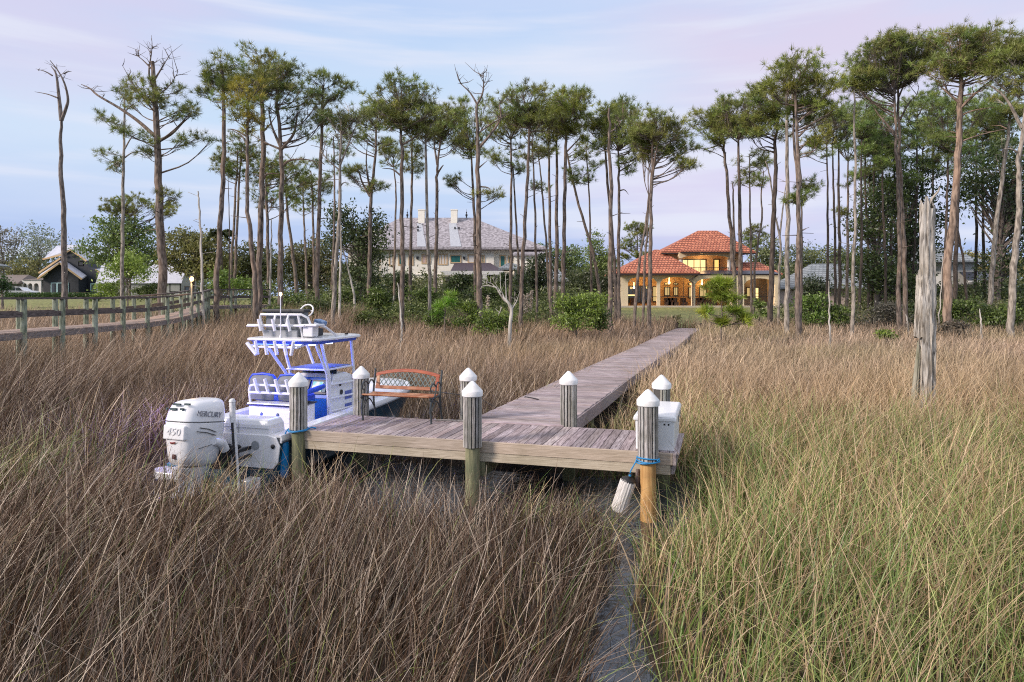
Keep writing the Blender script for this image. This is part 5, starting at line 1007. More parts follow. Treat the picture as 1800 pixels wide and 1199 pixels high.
def smoothpath(P, n):
    """Catmull-Rom through the points"""
    P = [Vector(p) for p in P]
    if len(P) == 2: return [P[0].lerp(P[1], i / n) for i in range(n + 1)]
    Q = [P[0] * 2 - P[1]] + P + [P[-1] * 2 - P[-2]]; o = []; m_ = len(P) - 1
    for i in range(n + 1):
        s_ = i / n * m_; j = min(int(s_), m_ - 1); t = s_ - j; a, b, c, d_ = Q[j:j + 4]
        o.append(.5 * ((2 * b) + (c - a) * t + (2 * a - 5 * b + 4 * c - d_) * t * t + (3 * b - a - 3 * c + d_) * t ** 3))
    return o
G0 = np.array([.20, .25, .064]); ashen = mat('ashen_bark', (.085, .068, .06), (.27, .225, .195), 8, (1, 1, .3), .95, .8)
def pine(label, Y, path, wpx, crowns_, group='tall pines along the marsh edge', tint=(1, 1, 1), pads=13, bark=None, bare=(), dens=1.0, name='pine_tree', cat='pine tree', small=False, base_z=None, tufts=11, twisty=.04):
    crowns = [(a, b, c * 1.2, d * 1.18) if c > 13 else (a, b, c, d) for a, b, c, d in crowns_]; twisty = .012 + .0016 * wpx
    k = Y / 1200; x0 = (path[0][0] - 900) * k; gz = float(ground_h(x0, Y)); org = Vector((x0, Y, gz - .05))
    P = [Vector(((px - 900) * k, 0, 3 + (525 - py) * k)) for px, py in path]
    low = Vector((org.x + (P[0].x - P[1].x) / max(.1, P[0].z - P[1].z) * (gz - P[0].z) * -1 * 0, 0, gz - .15))
    if P[0].z > gz: P = [low] + P if (P[0].z - gz) > .3 else [Vector((P[0].x, 0, gz - .15))] + P[1:]
    P = [p - Vector((org.x, 0, org.z)) for p in P]
    t_ = thing(name, label, cat, org, group=group)
    T = smoothpath(P, max(10, 4 * len(P))); nT = len(T); H = T[-1].z
    for i in range(1, nT - 1): T[i] += Vector((rnd.gauss(0, twisty), rnd.gauss(0, twisty), 0))
    r0 = wpx * k * .5; rad = [r0 * (1.18 if i == 0 else 1) * (1 - .62 * (i / (nT - 1)) ** 1.5) for i in range(nT)]
    q = MB(); q.tube(T, rad, 9 if wpx > 6 else 7)
    def trunk_at(z):
        for a, b, ra in zip(T, T[1:], rad):
            if a.z <= z <= b.z: return a.lerp(b, (z - a.z) / max(1e-6, b.z - a.z)), ra
        return (T[-1], rad[-1]) if z > T[-1].z else (T[0], rad[0])
    # short dead stubs on the bare trunk
    cb = min([(3 + (525 - (c[1] + c[3])) * k) - org.z for c in crowns], default=H)
    for _ in range(rnd.randint(2, 5) if wpx > 4.6 else 0):
        z = rnd.uniform(.35 * H, min(cb, H) * .98); p, ra = trunk_at(z); a = rnd.uniform(0, 6.28); l = rnd.uniform(.3, 1.1) * min(1, wpx / 9)
        q.tube([p, p + Vector((math.cos(a) * l, math.sin(a) * l, rnd.uniform(-.1, .35)))], [ra * .22, .012], 4)
    for br in bare:      # explicit dead limbs, given as picture paths that are turned into depth by a side angle
        bp = [Vector(((px - 900) * k - org.x, 0, 3 + (525 - py) * k - org.z)) for px, py in br[1]]
        dy = br[2] if len(br) > 2 else rnd.uniform(-.25, .25)
        bp = [p + Vector((0, dy * (p - bp[0]).length, 0)) for p in bp]; S_ = smoothpath(bp, 3 * len(bp))
        q.tube(S_, [br[0] * k * .5 * (1 - .8 * i / (len(S_) - 1)) for i in range(len(S_))], 6)
        if len(br) > 3:
            for _ in range(br[3]):
                i = rnd.randint(len(S_) // 3, len(S_) - 1); d_ = Vector((rnd.gauss(0, .5), rnd.gauss(0, .5), abs(rnd.gauss(.4, .4)))) * rnd.uniform(.5, 1.2)
                m1_ = S_[i] + d_ * .5 + Vector((rnd.gauss(0, .08), 0, rnd.gauss(0, .08))); e_ = S_[i] + d_
                q.tube([S_[i], m1_, e_], [.03, .018, .007], 4); q.tube([m1_, m1_ + Vector((rnd.gauss(0, .3), rnd.gauss(0, .3), rnd.uniform(.1, .4)))], [.014, .006], 4)
    if crowns:
        L_ = []; tC, tA, tK = [], [], []
        for ci, (cx, cy, rx, ry) in enumerate(crowns):
            c0 = Vector(((cx - 900) * k - org.x, 0, 3 + (525 - cy) * k - org.z)); RX, RZ_ = rx * k, ry * k
            nP = max(3, int(1.8 * pads * dens * (RX * RZ_ / 6.0) ** .62)); got = 0; tries = 0; C_ = []
            while got < nP and tries < 900:
                tries += 1; d_ = Vector((rnd.gauss(0, 1), rnd.gauss(0, 1), rnd.gauss(0, 1) + .25)); d_.normalize(); rr = rnd.uniform(.35, .98) ** .6
                p = c0 + Vector((d_.x * RX * rr, d_.y * RX * .8 * rr, d_.z * RZ_ * rr)) 
                if any((Vector(((p - o_).x, (p - o_).y, (p - o_).z * 1.6))).length < .62 * (RX * RX * RZ_ / max(nP, 1)) ** (1 / 3) for o_ in C_): continue
                C_.append(p); got += 1
            for p in C_:
                lat = Vector((p.x, p.y, 0)); za = p.z - rnd.uniform(.35, .75) * max(.3, math.hypot(p.x - trunk_at(min(p.z, H))[0].x, p.y)); za = max(za, min(cb, H) * .90); za = min(za, H * .985); a_, ra = trunk_at(za)
                mid = a_.lerp(p, .5) + Vector((rnd.gauss(0, .15), rnd.gauss(0, .15), -rnd.uniform(0, .18) * (p - a_).length))
                S_ = smoothpath([a_, mid, p], 6); lr = min(ra * .62, .016 + .013 * (p - a_).length); q.tube(S_, [lr * (1 - .75 * i / 6) for i in range(7)], 5)
                nt_ = max(4, int(1.25 * tufts * rnd.uniform(.6, 1.3))); rp = min(1.05, .40 + .16 * RX) * rnd.uniform(.75, 1.2) * (.55 if small else 1)
                colp = G0 * np.array(tint) * rnd.uniform(.72, 1.35) * np.array([rnd.uniform(.9, 1.25), 1, rnd.uniform(.8, 1.1)])
                for _ in range(nt_):
                    o_ = Vector((rnd.gauss(0, .52), rnd.gauss(0, .52), rnd.gauss(.05, .24))) * rp; tp = p + o_
                    j = S_[rnd.choice((3, 4, 5, 6))]; q.tube([j, (j + tp) * .5 + Vector((0, 0, -.05)), tp], [.016, .011, .006], 3, cap=False)
                    tC.append(tp); ax = o_.normalized() + Vector((0, 0, .7)); tA.append(ax); tK.append(colp * rnd.uniform(.8, 1.25))
        V, F, C = needles(np.array([tuple(x) for x in tC]), np.array([tuple(x) for x in tA]), 24, .38, .027 * max(1, Y / 55), np.array(tK)); 
        link('crown', np_mesh('crown', V, F, C), needleM, t_)
    q.build('trunk', bark or barkM, t_, smooth=True); return t_

P_ = pine
# --- left group
P_('tall dead pine snag with forked bare top, leftmost of the tall trunks', 55, [(114, 552), (113, 450), (111, 360), (106, 270), (108, 212)], 11, [], name='dead_pine', bark=ashen, bare=(
    (7, [(108, 212), (100, 165), (93, 128), (83, 113)], .1, 4), (6, [(108, 212), (118, 190), (122, 175), (118, 150), (108, 128), (95, 110)], -.1, 4), (3.2, [(101, 172), (82, 165), (58, 160)], .1), (3, [(92, 133), (80, 126), (63, 121)], 0, 2), (2.6, [(112, 130), (120, 126), (126, 126)], 0)))
P_('slender pine with sparse foliage left of the big branching pine', 52, [(214, 545), (216, 400), (217, 280), (219, 165)], 7.5, [(185, 290, 20, 24), (197, 212, 22, 16), (222, 172, 20, 16)], pads=8, bark=greyBark, bare=((3, [(218, 278), (232, 268), (252, 265)], .1), (3, [(219, 262), (233, 240), (252, 232)], 0), (2.6, [(217, 280), (200, 290), (186, 300)], 0)))
P_('big pine with dead twiggy top and one long bare limb reaching left', 45, [(287, 545), (284, 430), (279, 320), (276, 230), (272, 165), (268, 108)], 16, [(245, 158, 42, 22), (295, 165, 38, 26), (340, 205, 25, 22), (345, 240, 30, 12), (262, 262, 16, 12), (300, 350, 12, 12), (240, 235, 22, 14)], pads=9, bare=(
    (7, [(275, 242), (240, 212), (200, 185), (160, 162), (143, 148), (126, 140)], .15, 9), (4, [(272, 165), (262, 130), (266, 95), (268, 80)], 0, 12), (3.5, [(272, 140), (285, 115), (294, 98)], .1, 9), (3.5, [(270, 125), (254, 108), (242, 98)], -.1, 8), (3, [(274, 170), (296, 150), (310, 125)], .1, 6), (3.5, [(274, 200), (245, 160), (226, 122)], -.2, 6), (6, [(276, 250), (302, 235), (322, 215), (335, 205)], 0, 3)))
P_('thin bare silvery stick of a dead tree beside the lamp post', 38, [(358, 575), (356, 500), (353, 420), (350, 360), (348, 336)], 5.5, [], name='dead_tree', cat='dead tree', bark=paleWood, group='dead snags in the marsh')
P_('pine behind the lamp and bare stick, trunk leaning slightly right', 42, [(381, 562), (382, 470), (389, 370), (393, 250), (392, 150), (390, 115)], 10.5, [(390, 120, 30, 20), (385, 175, 32, 34), (378, 150, 26, 24)], pads=11, dens=.9)
P_('pine pair rising behind the boardwalk corner, left stem', 66, [(404, 515), (408, 440), (415, 330), (418, 260)], 6, [(395, 290, 22, 24), (418, 262, 36, 25)], pads=10)
P_('pine pair rising behind the boardwalk corner, right stem', 67, [(411, 515), (415, 440), (420, 330), (424, 250)], 6, [(425, 285, 36, 30)], pads=9)
P_('thin dark pole-like dead trunk behind the boardwalk rail', 58, [(403, 515), (403, 400), (401, 312)], 2.6, [], name='dead_tree', cat='dead tree', bark=darkBark, group='dead snags in the marsh')
P_('crooked pine with a yellowish crown just left of the thick brown trunk', 38, [(449, 575), (447, 490), (440, 410), (434, 350), (435, 260), (435, 170)], 9.5, [(432, 165, 36, 24), (440, 205, 30, 22)], tint=(1.5, 1.25, .8), pads=12, dens=1.1, bare=((4, [(434, 240), (412, 228), (398, 226)], .1), (4.5, [(436, 260), (425, 240), (402, 225)], .2)))
P_('thick brown pine trunk in the middle of the left group', 45, [(456, 545), (457, 430), (461, 320), (462, 220), (456, 130), (455, 105)], 11.5, [(455, 118, 46, 25), (482, 145, 38, 24), (430, 150, 30, 18)], pads=12, dens=1.1, tint=(1.05, 1, .9), bare=((5, [(461, 318), (470, 306), (490, 305)], 0), (4, [(462, 232), (474, 218), (486, 200)], .1)))
P_('wide branching pine with bare fork and long limb reaching right', 44, [(493, 545), (494, 430), (495, 320), (493, 250), (488, 190), (485, 150)], 10, [(490, 140, 40, 24), (518, 160, 34, 30), (545, 205, 26, 32), (478, 180, 36, 24)], pads=10, tint=(.9, .92, 1), bare=((6, [(495, 262), (515, 235), (520, 205), (523, 180)], .1, 6), (6, [(494, 260), (480, 225), (474, 195)], -.1, 5), (5, [(497, 252), (520, 245), (545, 232)], .2, 3), (5, [(497, 292), (510, 283), (540, 282), (575, 292)], -.2, 4), (5, [(492, 262), (465, 250), (440, 235)], .1, 2)))
P_('bushy mid-height pine behind the thick brown trunk', 66, [(472, 530), (471, 430), (468, 330), (467, 290)], 7, [(470, 330, 46, 42), (500, 300, 30, 26)], pads=11)
P_('slanting slim pine left of the tall straight one', 72, [(521, 515), (514, 440), (505, 370), (502, 310)], 7, [(512, 320, 28, 34)], pads=9)
P_('small slim pine behind the boat mast', 78, [(540, 520), (537, 440), (534, 380), (532, 330)], 5, [(535, 345, 26, 34)], pads=8)
P_('loosely leaved pine between slim trunks above the boat', 74, [(553, 525), (551, 430), (549, 340), (546, 300)], 5.5, [(552, 320, 28, 42)], pads=9)
P_('tall straight pine with two separate foliage tufts at the top', 47, [(558, 540), (559, 430), (564, 300), (566, 200), (568, 150)], 8.5, [(568, 148, 27, 23), (604, 160, 20, 20), (570, 205, 24, 18)], pads=12, bare=((4, [(567, 190), (580, 175), (600, 170)], .1),))
P_('nearly bare pine with thin upswept branches above the boat', 41, [(586, 552), (590, 470), (597, 370), (598, 300), (600, 230)], 8.5, [(590, 215, 26, 16), (622, 215, 22, 22), (600, 205, 22, 14)], pads=7, dens=.7, tint=(.85, .8, .9), bark=greyBark, bare=((4, [(598, 290), (610, 260), (622, 230), (632, 205)], 0, 9), (3.5, [(599, 270), (592, 240), (580, 215)], .1, 8), (3.5, [(598, 300), (575, 280), (563, 262)], 0, 5), (3.5, [(597, 330), (603, 322), (612, 320)], 0), (3, [(600, 240), (604, 215), (612, 195)], .1, 8)))
P_('slim pine close behind the nearly bare one', 62, [(583, 520), (587, 420), (588, 320), (586, 240)], 5, [(588, 250, 26, 24), (575, 290, 14, 12)], pads=8)
P_('tall white dead stem beside the boat mast', 44, [(597, 560), (598, 490), (600, 420), (600, 396)], 5.5, [], name='dead_tree', cat='dead tree', bark=paleWood, group='dead snags in the marsh')
P_('white dead stem leaning left beside the cream house', 50, [(623, 525), (614, 480), (604, 440)], 4.5, [], name='dead_tree', cat='dead tree', bark=paleWood, group='dead snags in the marsh')
P_('forked pine in front of the left end of the grey shingle roof', 54, [(648, 520), (650, 430), (652, 350), (659, 280), (662, 220)], 8, [(655, 205, 46, 22), (648, 235, 40, 26), (625, 300, 20, 14), (662, 330, 14, 14)], pads=12, bare=((4.5, [(650, 345), (636, 320), (628, 300), (610, 295)], .1), (4.5, [(651, 340), (645, 290), (648, 250)], -.1)))
P_('thin pine at the left hip of the grey shingle roof', 58, [(693, 528), (694, 430), (696, 350), (692, 290)], 5, [(694, 285, 24, 22), (688, 262, 22, 12)], pads=9)
P_('pine with rounded dome crown and ivy on its trunk', 42, [(707, 565), (707, 470), (706, 350), (706, 260), (703, 190)], 9.5, [(706, 165, 46, 25), (715, 200, 44, 26), (690, 195, 34, 20)], pads=14, dens=1.2, bare=((4, [(707, 255), (730, 240), (742, 225)], .1), (4, [(706, 310), (690, 298), (672, 296)], 0)))
P_('pine between ivy-clad trunk and left white chimney', 54, [(720, 540), (722, 440), (724, 330), (724, 240)], 7, [(725, 225, 28, 26), (724, 275, 20, 22), (727, 300, 12, 14)], pads=10)
P_('grey thin-crowned pine just right of the left white chimney', 43, [(756, 560), (754, 470), (750, 350), (748, 250), (748, 200)], 7, [(750, 200, 30, 18), (745, 235, 28, 20)], pads=10, dens=.75, bark=greyBark, tint=(.9, .85, .9), bare=((3.5, [(749, 240), (758, 220), (768, 205)], 0, 5),))
P_('pine between the two white chimneys with V-shaped fork', 52, [(764, 525), (767, 440), (768, 330), (769, 290), (775, 240)], 7.5, [(772, 210, 34, 28), (780, 235, 34, 24), (762, 240, 26, 24)], pads=13, dens=1.1, bare=((5, [(769, 290), (764, 262), (762, 240)], .1), (4, [(769, 305), (777, 293), (780, 290)], 0)))
P_('thick pine with dead forked top in front of the verandah', 42, [(843, 560), (842, 450), (841, 330), (840, 250), (838, 185)], 11.5, [(862, 348, 20, 13)], pads=10, bark=barkM, bare=(
    (4.5, [(838, 185), (848, 165), (850, 145), (848, 130)], 0, 12), (4, [(838, 182), (826, 162), (812, 148), (805, 138)], .1, 7), (6, [(840, 262), (862, 235), (880, 205), (878, 180), (884, 172)], .15, 8), (3, [(842, 295), (850, 288), (857, 282)], 0), (3.5, [(842, 328), (858, 330), (864, 338)], 0), (3.5, [(839, 235), (870, 215), (900, 200)], -.1, 3)))
P_('pine with rounded crown standing behind the dead-topped pine', 58, [(836, 540), (835, 420), (832, 330), (828, 260)], 7, [(830, 205, 40, 28), (815, 235, 34, 24), (815, 262, 34, 16), (800, 318, 15, 10)], pads=12, tint=(1.1, 1.1, .85))
P_('pine in front of the right end of the mansion roof', 50, [(897, 530), (898, 430), (899, 330), (898, 240)], 7, [(895, 205, 36, 28), (890, 240, 32, 22), (880, 275, 22, 12)], pads=12)
P_('slim pine leaning left beside the mansion roof end', 60, [(914, 540), (910, 440), (905, 340), (901, 290)], 5, [(906, 290, 18, 16)], pads=7)
P_('tall pine leaning right with a high crown near the mansion side wing', 44, [(915, 565), (920, 450), (926, 340), (930, 250), (931, 190)], 8, [(930, 175, 38, 22), (940, 205, 36, 24), (918, 205, 30, 20)], pads=13, dens=1.1, bare=((4.5, [(930, 225), (940, 205), (945, 190)], .1),))
P_('slim pine before the mansion side wing', 47, [(944, 570), (942, 450), (939, 330), (936, 250)], 5.5, [(938, 275, 22, 20), (930, 225, 24, 22)], pads=8)
P_('slim bent pine between side wing and grey garage roof', 60, [(965, 545), (961, 440), (952, 330), (946, 270)], 5, [(948, 275, 18, 20), (952, 325, 12, 12)], pads=7)
P_('pine rising left of the three close trunks by the garage', 50, [(968, 545), (967, 430), (966, 320), (965, 230)], 7, [(960, 215, 30, 22), (950, 250, 24, 18)], pads=10)
P_('middle pine of the three close trunks by the garage', 51, [(976, 545), (978, 430), (979, 320), (978, 240)], 8.5, [(978, 195, 30, 22), (972, 225, 30, 22)], pads=11)
P_('pine with wide dome crown at the right of the garage', 47, [(990, 530), (991, 420), (993, 300), (995, 230), (992, 190)], 8, [(1000, 180, 38, 22), (1012, 205, 34, 30), (985, 210, 30, 26)], pads=14, dens=1.15, tint=(1.1, 1.08, .85), bare=((4, [(993, 270), (1012, 250), (1025, 235)], .1),))
P_('pine leaning steeply left between garage and villa', 55, [(1055, 525), (1048, 470), (1038, 430), (1015, 350), (1000, 285), (995, 260)], 6.5, [(1022, 270, 22, 18), (1015, 310, 24, 14)], pads=9)
P_('thin spindly pine crossing the steeply leaning one', 56, [(1040, 535), (1038, 430), (1035, 330), (1029, 240)], 4.5, [(1035, 285, 20, 18), (1030, 320, 14, 10)], pads=6, dens=.7)
P_('tall dead bare-topped trunk in front of a dense pine crown', 41, [(1072, 560), (1073, 450), (1074, 340), (1072, 260), (1071, 190)], 9.5, [], name='dead_pine', bare=((3.5, [(1073, 232), (1082, 226), (1090, 218)], 0, 2),))
P_('dense crowned pine behind the dead bare-topped trunk', 49, [(1083, 545), (1078, 430), (1066, 300), (1063, 240)], 7, [(1065, 215, 30, 28), (1080, 205, 26, 22), (1052, 235, 26, 20)], pads=14, dens=1.1, tint=(1.1, 1.08, .85))
P_('pine at the left corner of the terracotta villa with drooping right limbs', 47, [(1088, 555), (1088, 440), (1088, 330), (1086, 260)], 7.5, [(1098, 215, 36, 28), (1120, 235, 26, 22), (1112, 285, 24, 22), (1085, 245, 30, 20)], pads=12, dens=1.1, bare=((4, [(1088, 262), (1110, 245), (1125, 235)], .1), (3, [(1090, 335), (1098, 334), (1105, 342)], 0)))
P_('pine leaning right in front of the villa, left stem of three', 44, [(1115, 560), (1122, 480), (1132, 410), (1141, 340)], 6.5, [(1128, 262, 20, 20)], pads=8)
P_('pine in front of the villa, middle stem of three', 45, [(1130, 575), (1133, 480), (1138, 400), (1145, 300)], 5.5, [(1140, 240, 24, 24)], pads=8)
P_('straight pine with large domed crown in front of the villa', 43, [(1141, 580), (1142, 480), (1144, 380), (1147, 290), (1147, 240)], 8.5, [(1150, 225, 32, 26), (1172, 235, 36, 26), (1190, 265, 24, 16), (1195, 292, 18, 10), (1135, 240, 24, 24)], pads=14, dens=1.2, bare=((5, [(1147, 295), (1165, 275), (1185, 262)], .1), (5, [(1147, 310), (1152, 270), (1158, 245)], -.1)))
# --- right of the villa
P_('pine with wide left crown at the villa balcony', 49, [(1291, 520), (1288, 460), (1280, 350), (1273, 270), (1271, 235)], 8, [(1245, 215, 32, 20), (1238, 248, 26, 14), (1268, 195, 30, 18), (1270, 225, 28, 18)], pads=13, dens=1.05, bare=((4, [(1272, 250), (1255, 258), (1238, 262)], .1), (3.5, [(1276, 270), (1268, 263)], 0)))
P_('dead stump-topped trunk between the two balcony pines', 50, [(1292, 520), (1291, 440), (1289, 350), (1288, 322)], 5, [], name='dead_pine', cat='dead tree', group='dead snags in the marsh')
P_('straight pine by the right villa balcony column', 47, [(1302, 540), (1301, 440), (1300, 340), (1298, 240)], 9, [(1295, 190, 34, 26), (1315, 215, 28, 26), (1285, 225, 26, 20)], pads=13, dens=1.05, bare=((4, [(1299, 245), (1308, 225), (1315, 210)], 0),))
P_('slim pine with a low crown over the villa right eave', 52, [(1321, 545), (1320, 450), (1318, 340), (1318, 270)], 4.5, [(1322, 285, 24, 20), (1315, 310, 20, 12)], pads=9)
P_('slim wavy-stemmed pine at the right end of the villa roof', 56, [(1326, 548), (1328, 460), (1340, 380), (1338, 350), (1342, 300)], 4.5, [(1340, 305, 20, 24)], pads=9)
P_('stout dark pine with bent stem at the villa right wall', 44, [(1354, 560), (1357, 460), (1360, 370), (1364, 300), (1362, 250), (1370, 200)], 10, [(1350, 175, 34, 22), (1335, 205, 32, 22), (1365, 205, 30, 26), (1345, 240, 30, 14)], pads=13, dens=1.1, bark=darkBark, bare=((4, [(1364, 262), (1348, 258), (1330, 262)], 0),))
P_('bare crooked thin tree twisting beside the stout dark pine', 46, [(1368, 570), (1370, 480), (1372, 430), (1362, 370), (1353, 310), (1345, 283)], 4.8, [], name='dead_tree', cat='dead tree', bark=greyBark, group='dead snags in the marsh', bare=((3.5, [(1370, 420), (1378, 350), (1382, 320)], 0, 3),))
P_('pale grey straight pine trunk, first right of the villa', 40, [(1383, 575), (1384, 470), (1385, 350), (1383, 240), (1382, 150)], 9.5, [(1385, 135, 26, 18)], pads=10, bark=greyBark, bare=((3.5, [(1386, 240), (1400, 228), (1410, 218)], 0, 3), (3.5, [(1386, 180), (1394, 172), (1399, 165)], 0)))
P_('tall twin-stemmed pine with yellowish high crown, front stem', 38, [(1402, 582), (1403, 480), (1405, 370), (1403, 270), (1398, 150)], 10.5, [(1402, 125, 38, 26), (1430, 160, 36, 24), (1450, 190, 26, 24), (1378, 150, 30, 24), (1440, 250, 20, 10)], pads=13, dens=1.15, tint=(1.12, 1.08, .85), bare=((4, [(1404, 240), (1430, 215), (1460, 200), (1472, 215)], .1, 3), (4, [(1404, 265), (1424, 245), (1440, 238)], .1), (3.5, [(1403, 215), (1425, 195), (1438, 180)], 0, 4)))
P_('tall twin-stemmed pine with yellowish high crown, back stem', 40, [(1406, 560), (1407, 450), (1404, 340), (1396, 250), (1393, 160)], 7.5, [(1400, 350, 10, 6), (1390, 180, 30, 22), (1410, 200, 30, 24)], pads=10)
P_('low branch-bearing pine with tuft hanging over the pale sky gap', 50, [(1410, 545), (1409, 450), (1409, 360), (1408, 330)], 4.5, [(1425, 345, 22, 12), (1418, 325, 16, 10)], pads=9)
P_('first slim dark pine right of the sky gap', 55, [(1454, 550), (1455, 440), (1455, 340), (1453, 250)], 5.5, [(1452, 215, 30, 24), (1440, 270, 20, 10)], pads=11, bark=darkBark)
P_('second slim dark pine right of the sky gap', 56, [(1468, 560), (1468, 440), (1465, 330), (1463, 250)], 5, [(1466, 220, 30, 30)], pads=11, bark=darkBark)
P_('third slim dark pine right of the sky gap', 57, [(1475, 562), (1476, 440), (1474, 330), (1474, 250)], 6, [(1482, 205, 30, 28)], pads=11, bark=darkBark, tint=(.85, .95, 1))
P_('fourth slim pine right of the sky gap with mid-height tuft', 58, [(1488, 555), (1490, 450), (1490, 350), (1491, 280)], 6, [(1490, 235, 28, 30), (1482, 372, 10, 6), (1495, 320, 14, 14)], pads=10)
P_('tall grey bare pole trunk before the dark right woods', 38, [(1498, 585), (1500, 480), (1504, 380), (1503, 260), (1501, 158)], 7, [], name='dead_pine', cat='dead tree', bark=greyBark, group='dead snags in the marsh', bare=((3, [(1502, 172), (1512, 171), (1520, 169)], 0), (2.5, [(1503, 245), (1510, 243)], 0)))
P_('short white pointed snag standing in the grass', 31, [(1459, 600), (1458, 550), (1457, 494)], 4.2, [], name='dead_tree', cat='dead tree', bark=paleWood, group='dead snags in the marsh')
for i, (bx, tx, Yd, cr, lb) in enumerate(((1511, 1514, 52, (1512, 240, 30, 34), 'brown pine touching the grey bare pole trunk'), (1527, 1521, 60, (1520, 200, 34, 34), 'dark double-curved pine behind the grey pole trunk'), (1531, 1536, 62, (1538, 230, 34, 40), 'dark straight pine next to the double-curved one'),
                                         (1541, 1529, 64, (1535, 290, 30, 30), 'slanting pine in the deep shade of the right woods'), (1557, 1551, 58, (1560, 240, 34, 38), 'pine left of the twin pale trunks'), (1566, 1572, 60, (1575, 270, 36, 34), 'leaning pine just behind the twin pale trunks'), (1603, 1612, 62, (1612, 200, 40, 34), 'pine deep in the shade left of the weathered stump'), (1628, 1622, 64, (1630, 260, 36, 40), 'pine hidden in the shade behind the weathered stump'), (1712, 1716, 66, (1716, 190, 40, 36), 'dim pine right of the orange-barked trunk, over the grey roof'), (1732, 1728, 68, (1735, 240, 36, 34), 'dim pine just left of the smooth leaning pine'), (1758, 1765, 66, (1760, 200, 36, 36), 'dim pine just right of the smooth leaning pine'), (1642, 1640, 68, (1640, 190, 34, 36), 'dim pine between the stump and the orange-barked trunk'))):
    P_(lb, Yd, [(bx, 548), ((bx + tx) / 2 + rnd.uniform(-3, 3), 430), (tx, 330), (tx, cr[1])], 5.5, [cr, (cr[0] + rnd.uniform(-15, 15), cr[1] + 40, 26, 24)], pads=11, bark=darkBark, tint=(.8, .95, .95))
P_('left of the twin pale pine trunks under a broad crown', 42, [(1580, 575), (1581, 470), (1580, 360), (1575, 260), (1572, 160)], 8.5, [(1545, 100, 40, 26), (1520, 130, 32, 20), (1510, 140, 24, 20), (1570, 85, 36, 20), (1545, 145, 36, 16)], pads=14, dens=1.2, bare=((4.5, [(1574, 235), (1550, 205), (1535, 180)], .1, 3), (4, [(1578, 245), (1560, 228), (1535, 215)], -.1, 3)))
P_('right of the twin pale pine trunks under a broad crown', 43, [(1592, 580), (1590, 470), (1586, 350), (1581, 260), (1578, 150)], 9, [(1590, 90, 40, 26), (1615, 115, 32, 20), (1625, 85, 26, 20), (1595, 130, 30, 18)], pads=14, dens=1.2, bare=((4, [(1582, 210), (1600, 180), (1615, 165)], .1, 3), (3.5, [(1580, 170), (1590, 150), (1610, 135)], 0, 3)))
P_('thick orange-barked pine with the highest spreading crown', 40, [(1664, 555), (1668, 460), (1678, 340), (1686, 240), (1688, 170), (1690, 115)], 15, [(1690, 78, 48, 22), (1730, 80, 40, 26), (1660, 110, 34, 22), (1755, 115, 26, 20), (1700, 115, 40, 18), (1665, 130, 30, 14)], pads=14, dens=1.2, bark=mat('orange_bark', (.09, .065, .05), (.36, .265, .20), 7, (1, 1, .3), .95, .9, lo=.34, hi=.6, c3=(.42, .27, .18), s3=.9, a3=.35),
   bare=((6, [(1688, 190), (1715, 165), (1740, 145), (1760, 130)], .1, 5), (5, [(1686, 180), (1665, 160), (1650, 145)], .1, 4), (4, [(1686, 205), (1710, 195), (1745, 190)], -.1), (4, [(1682, 252), (1720, 238), (1770, 226)], 0, 2), (4, [(1688, 200), (1697, 150), (1705, 130)], .1, 3)))
P_('dark trunk immediately behind the thick orange-barked pine', 52, [(1678, 540), (1681, 430), (1685, 320), (1690, 240)], 8.5, [(1700, 200, 36, 30), (1680, 250, 36, 30)], pads=11, bark=darkBark, tint=(.75, .9, .9))
P_('dark slim trunk between stump and orange-barked pine', 54, [(1658, 545), (1662, 430), (1665, 320), (1668, 240)], 6, [(1650, 200, 36, 30), (1655, 260, 30, 30)], pads=11, bark=darkBark, tint=(.75, .9, .9))
P_('bent dark trunk in front of the grey-roofed house at right', 58, [(1700, 535), (1692, 450), (1684, 400), (1682, 300)], 5, [(1690, 280, 28, 30)], pads=9, bark=darkBark, tint=(.7, .85, .9))
P_('smooth leaning pine near the right edge, bowing to the right', 46, [(1740, 540), (1745, 450), (1760, 330), (1772, 240), (1776, 190)], 9, [(1775, 185, 36, 22), (1760, 215, 30, 20)], pads=11, bark=greyBark)
P_('crooked grey pine with forked limb at the right edge', 38, [(1777, 580), (1780, 500), (1786, 420), (1792, 350), (1790, 300), (1800, 220), (1812, 120)], 12.5, [(1775, 90, 36, 24), (1800, 110, 34, 26), (1760, 120, 30, 22), (1815, 90, 36, 26), (1790, 150, 36, 18)], pads=13, dens=1.15, bark=greyBark, bare=((6, [(1796, 225), (1775, 175), (1750, 150), (1725, 142)], .1, 4), (4, [(1792, 270), (1778, 262), (1764, 262)], 0)))
P_('far pine standing beyond the left villa corner', 100, [(1119, 500), (1120, 450), (1120, 400)], 4.5, [(1118, 420, 26, 26), (1135, 455, 14, 12), (1105, 440, 14, 14)], pads=12, group='far pines beyond the houses')
P_('far round pine showing beyond the right end of the villa roof', 100, [(1330, 500), (1330, 450), (1330, 415)], 4.5, [(1330, 412, 24, 12), (1318, 425, 16, 8)], pads=12, group='far pines beyond the houses')
P_('domed pine standing over the oaks by the white roofed cottage', 84, [(228, 510), (228, 440), (226, 380)], 5, [(228, 362, 36, 20), (205, 372, 22, 12), (290, 370, 20, 10)], pads=13, group='far pines beyond the houses', tint=(1.1, 1.05, .9))
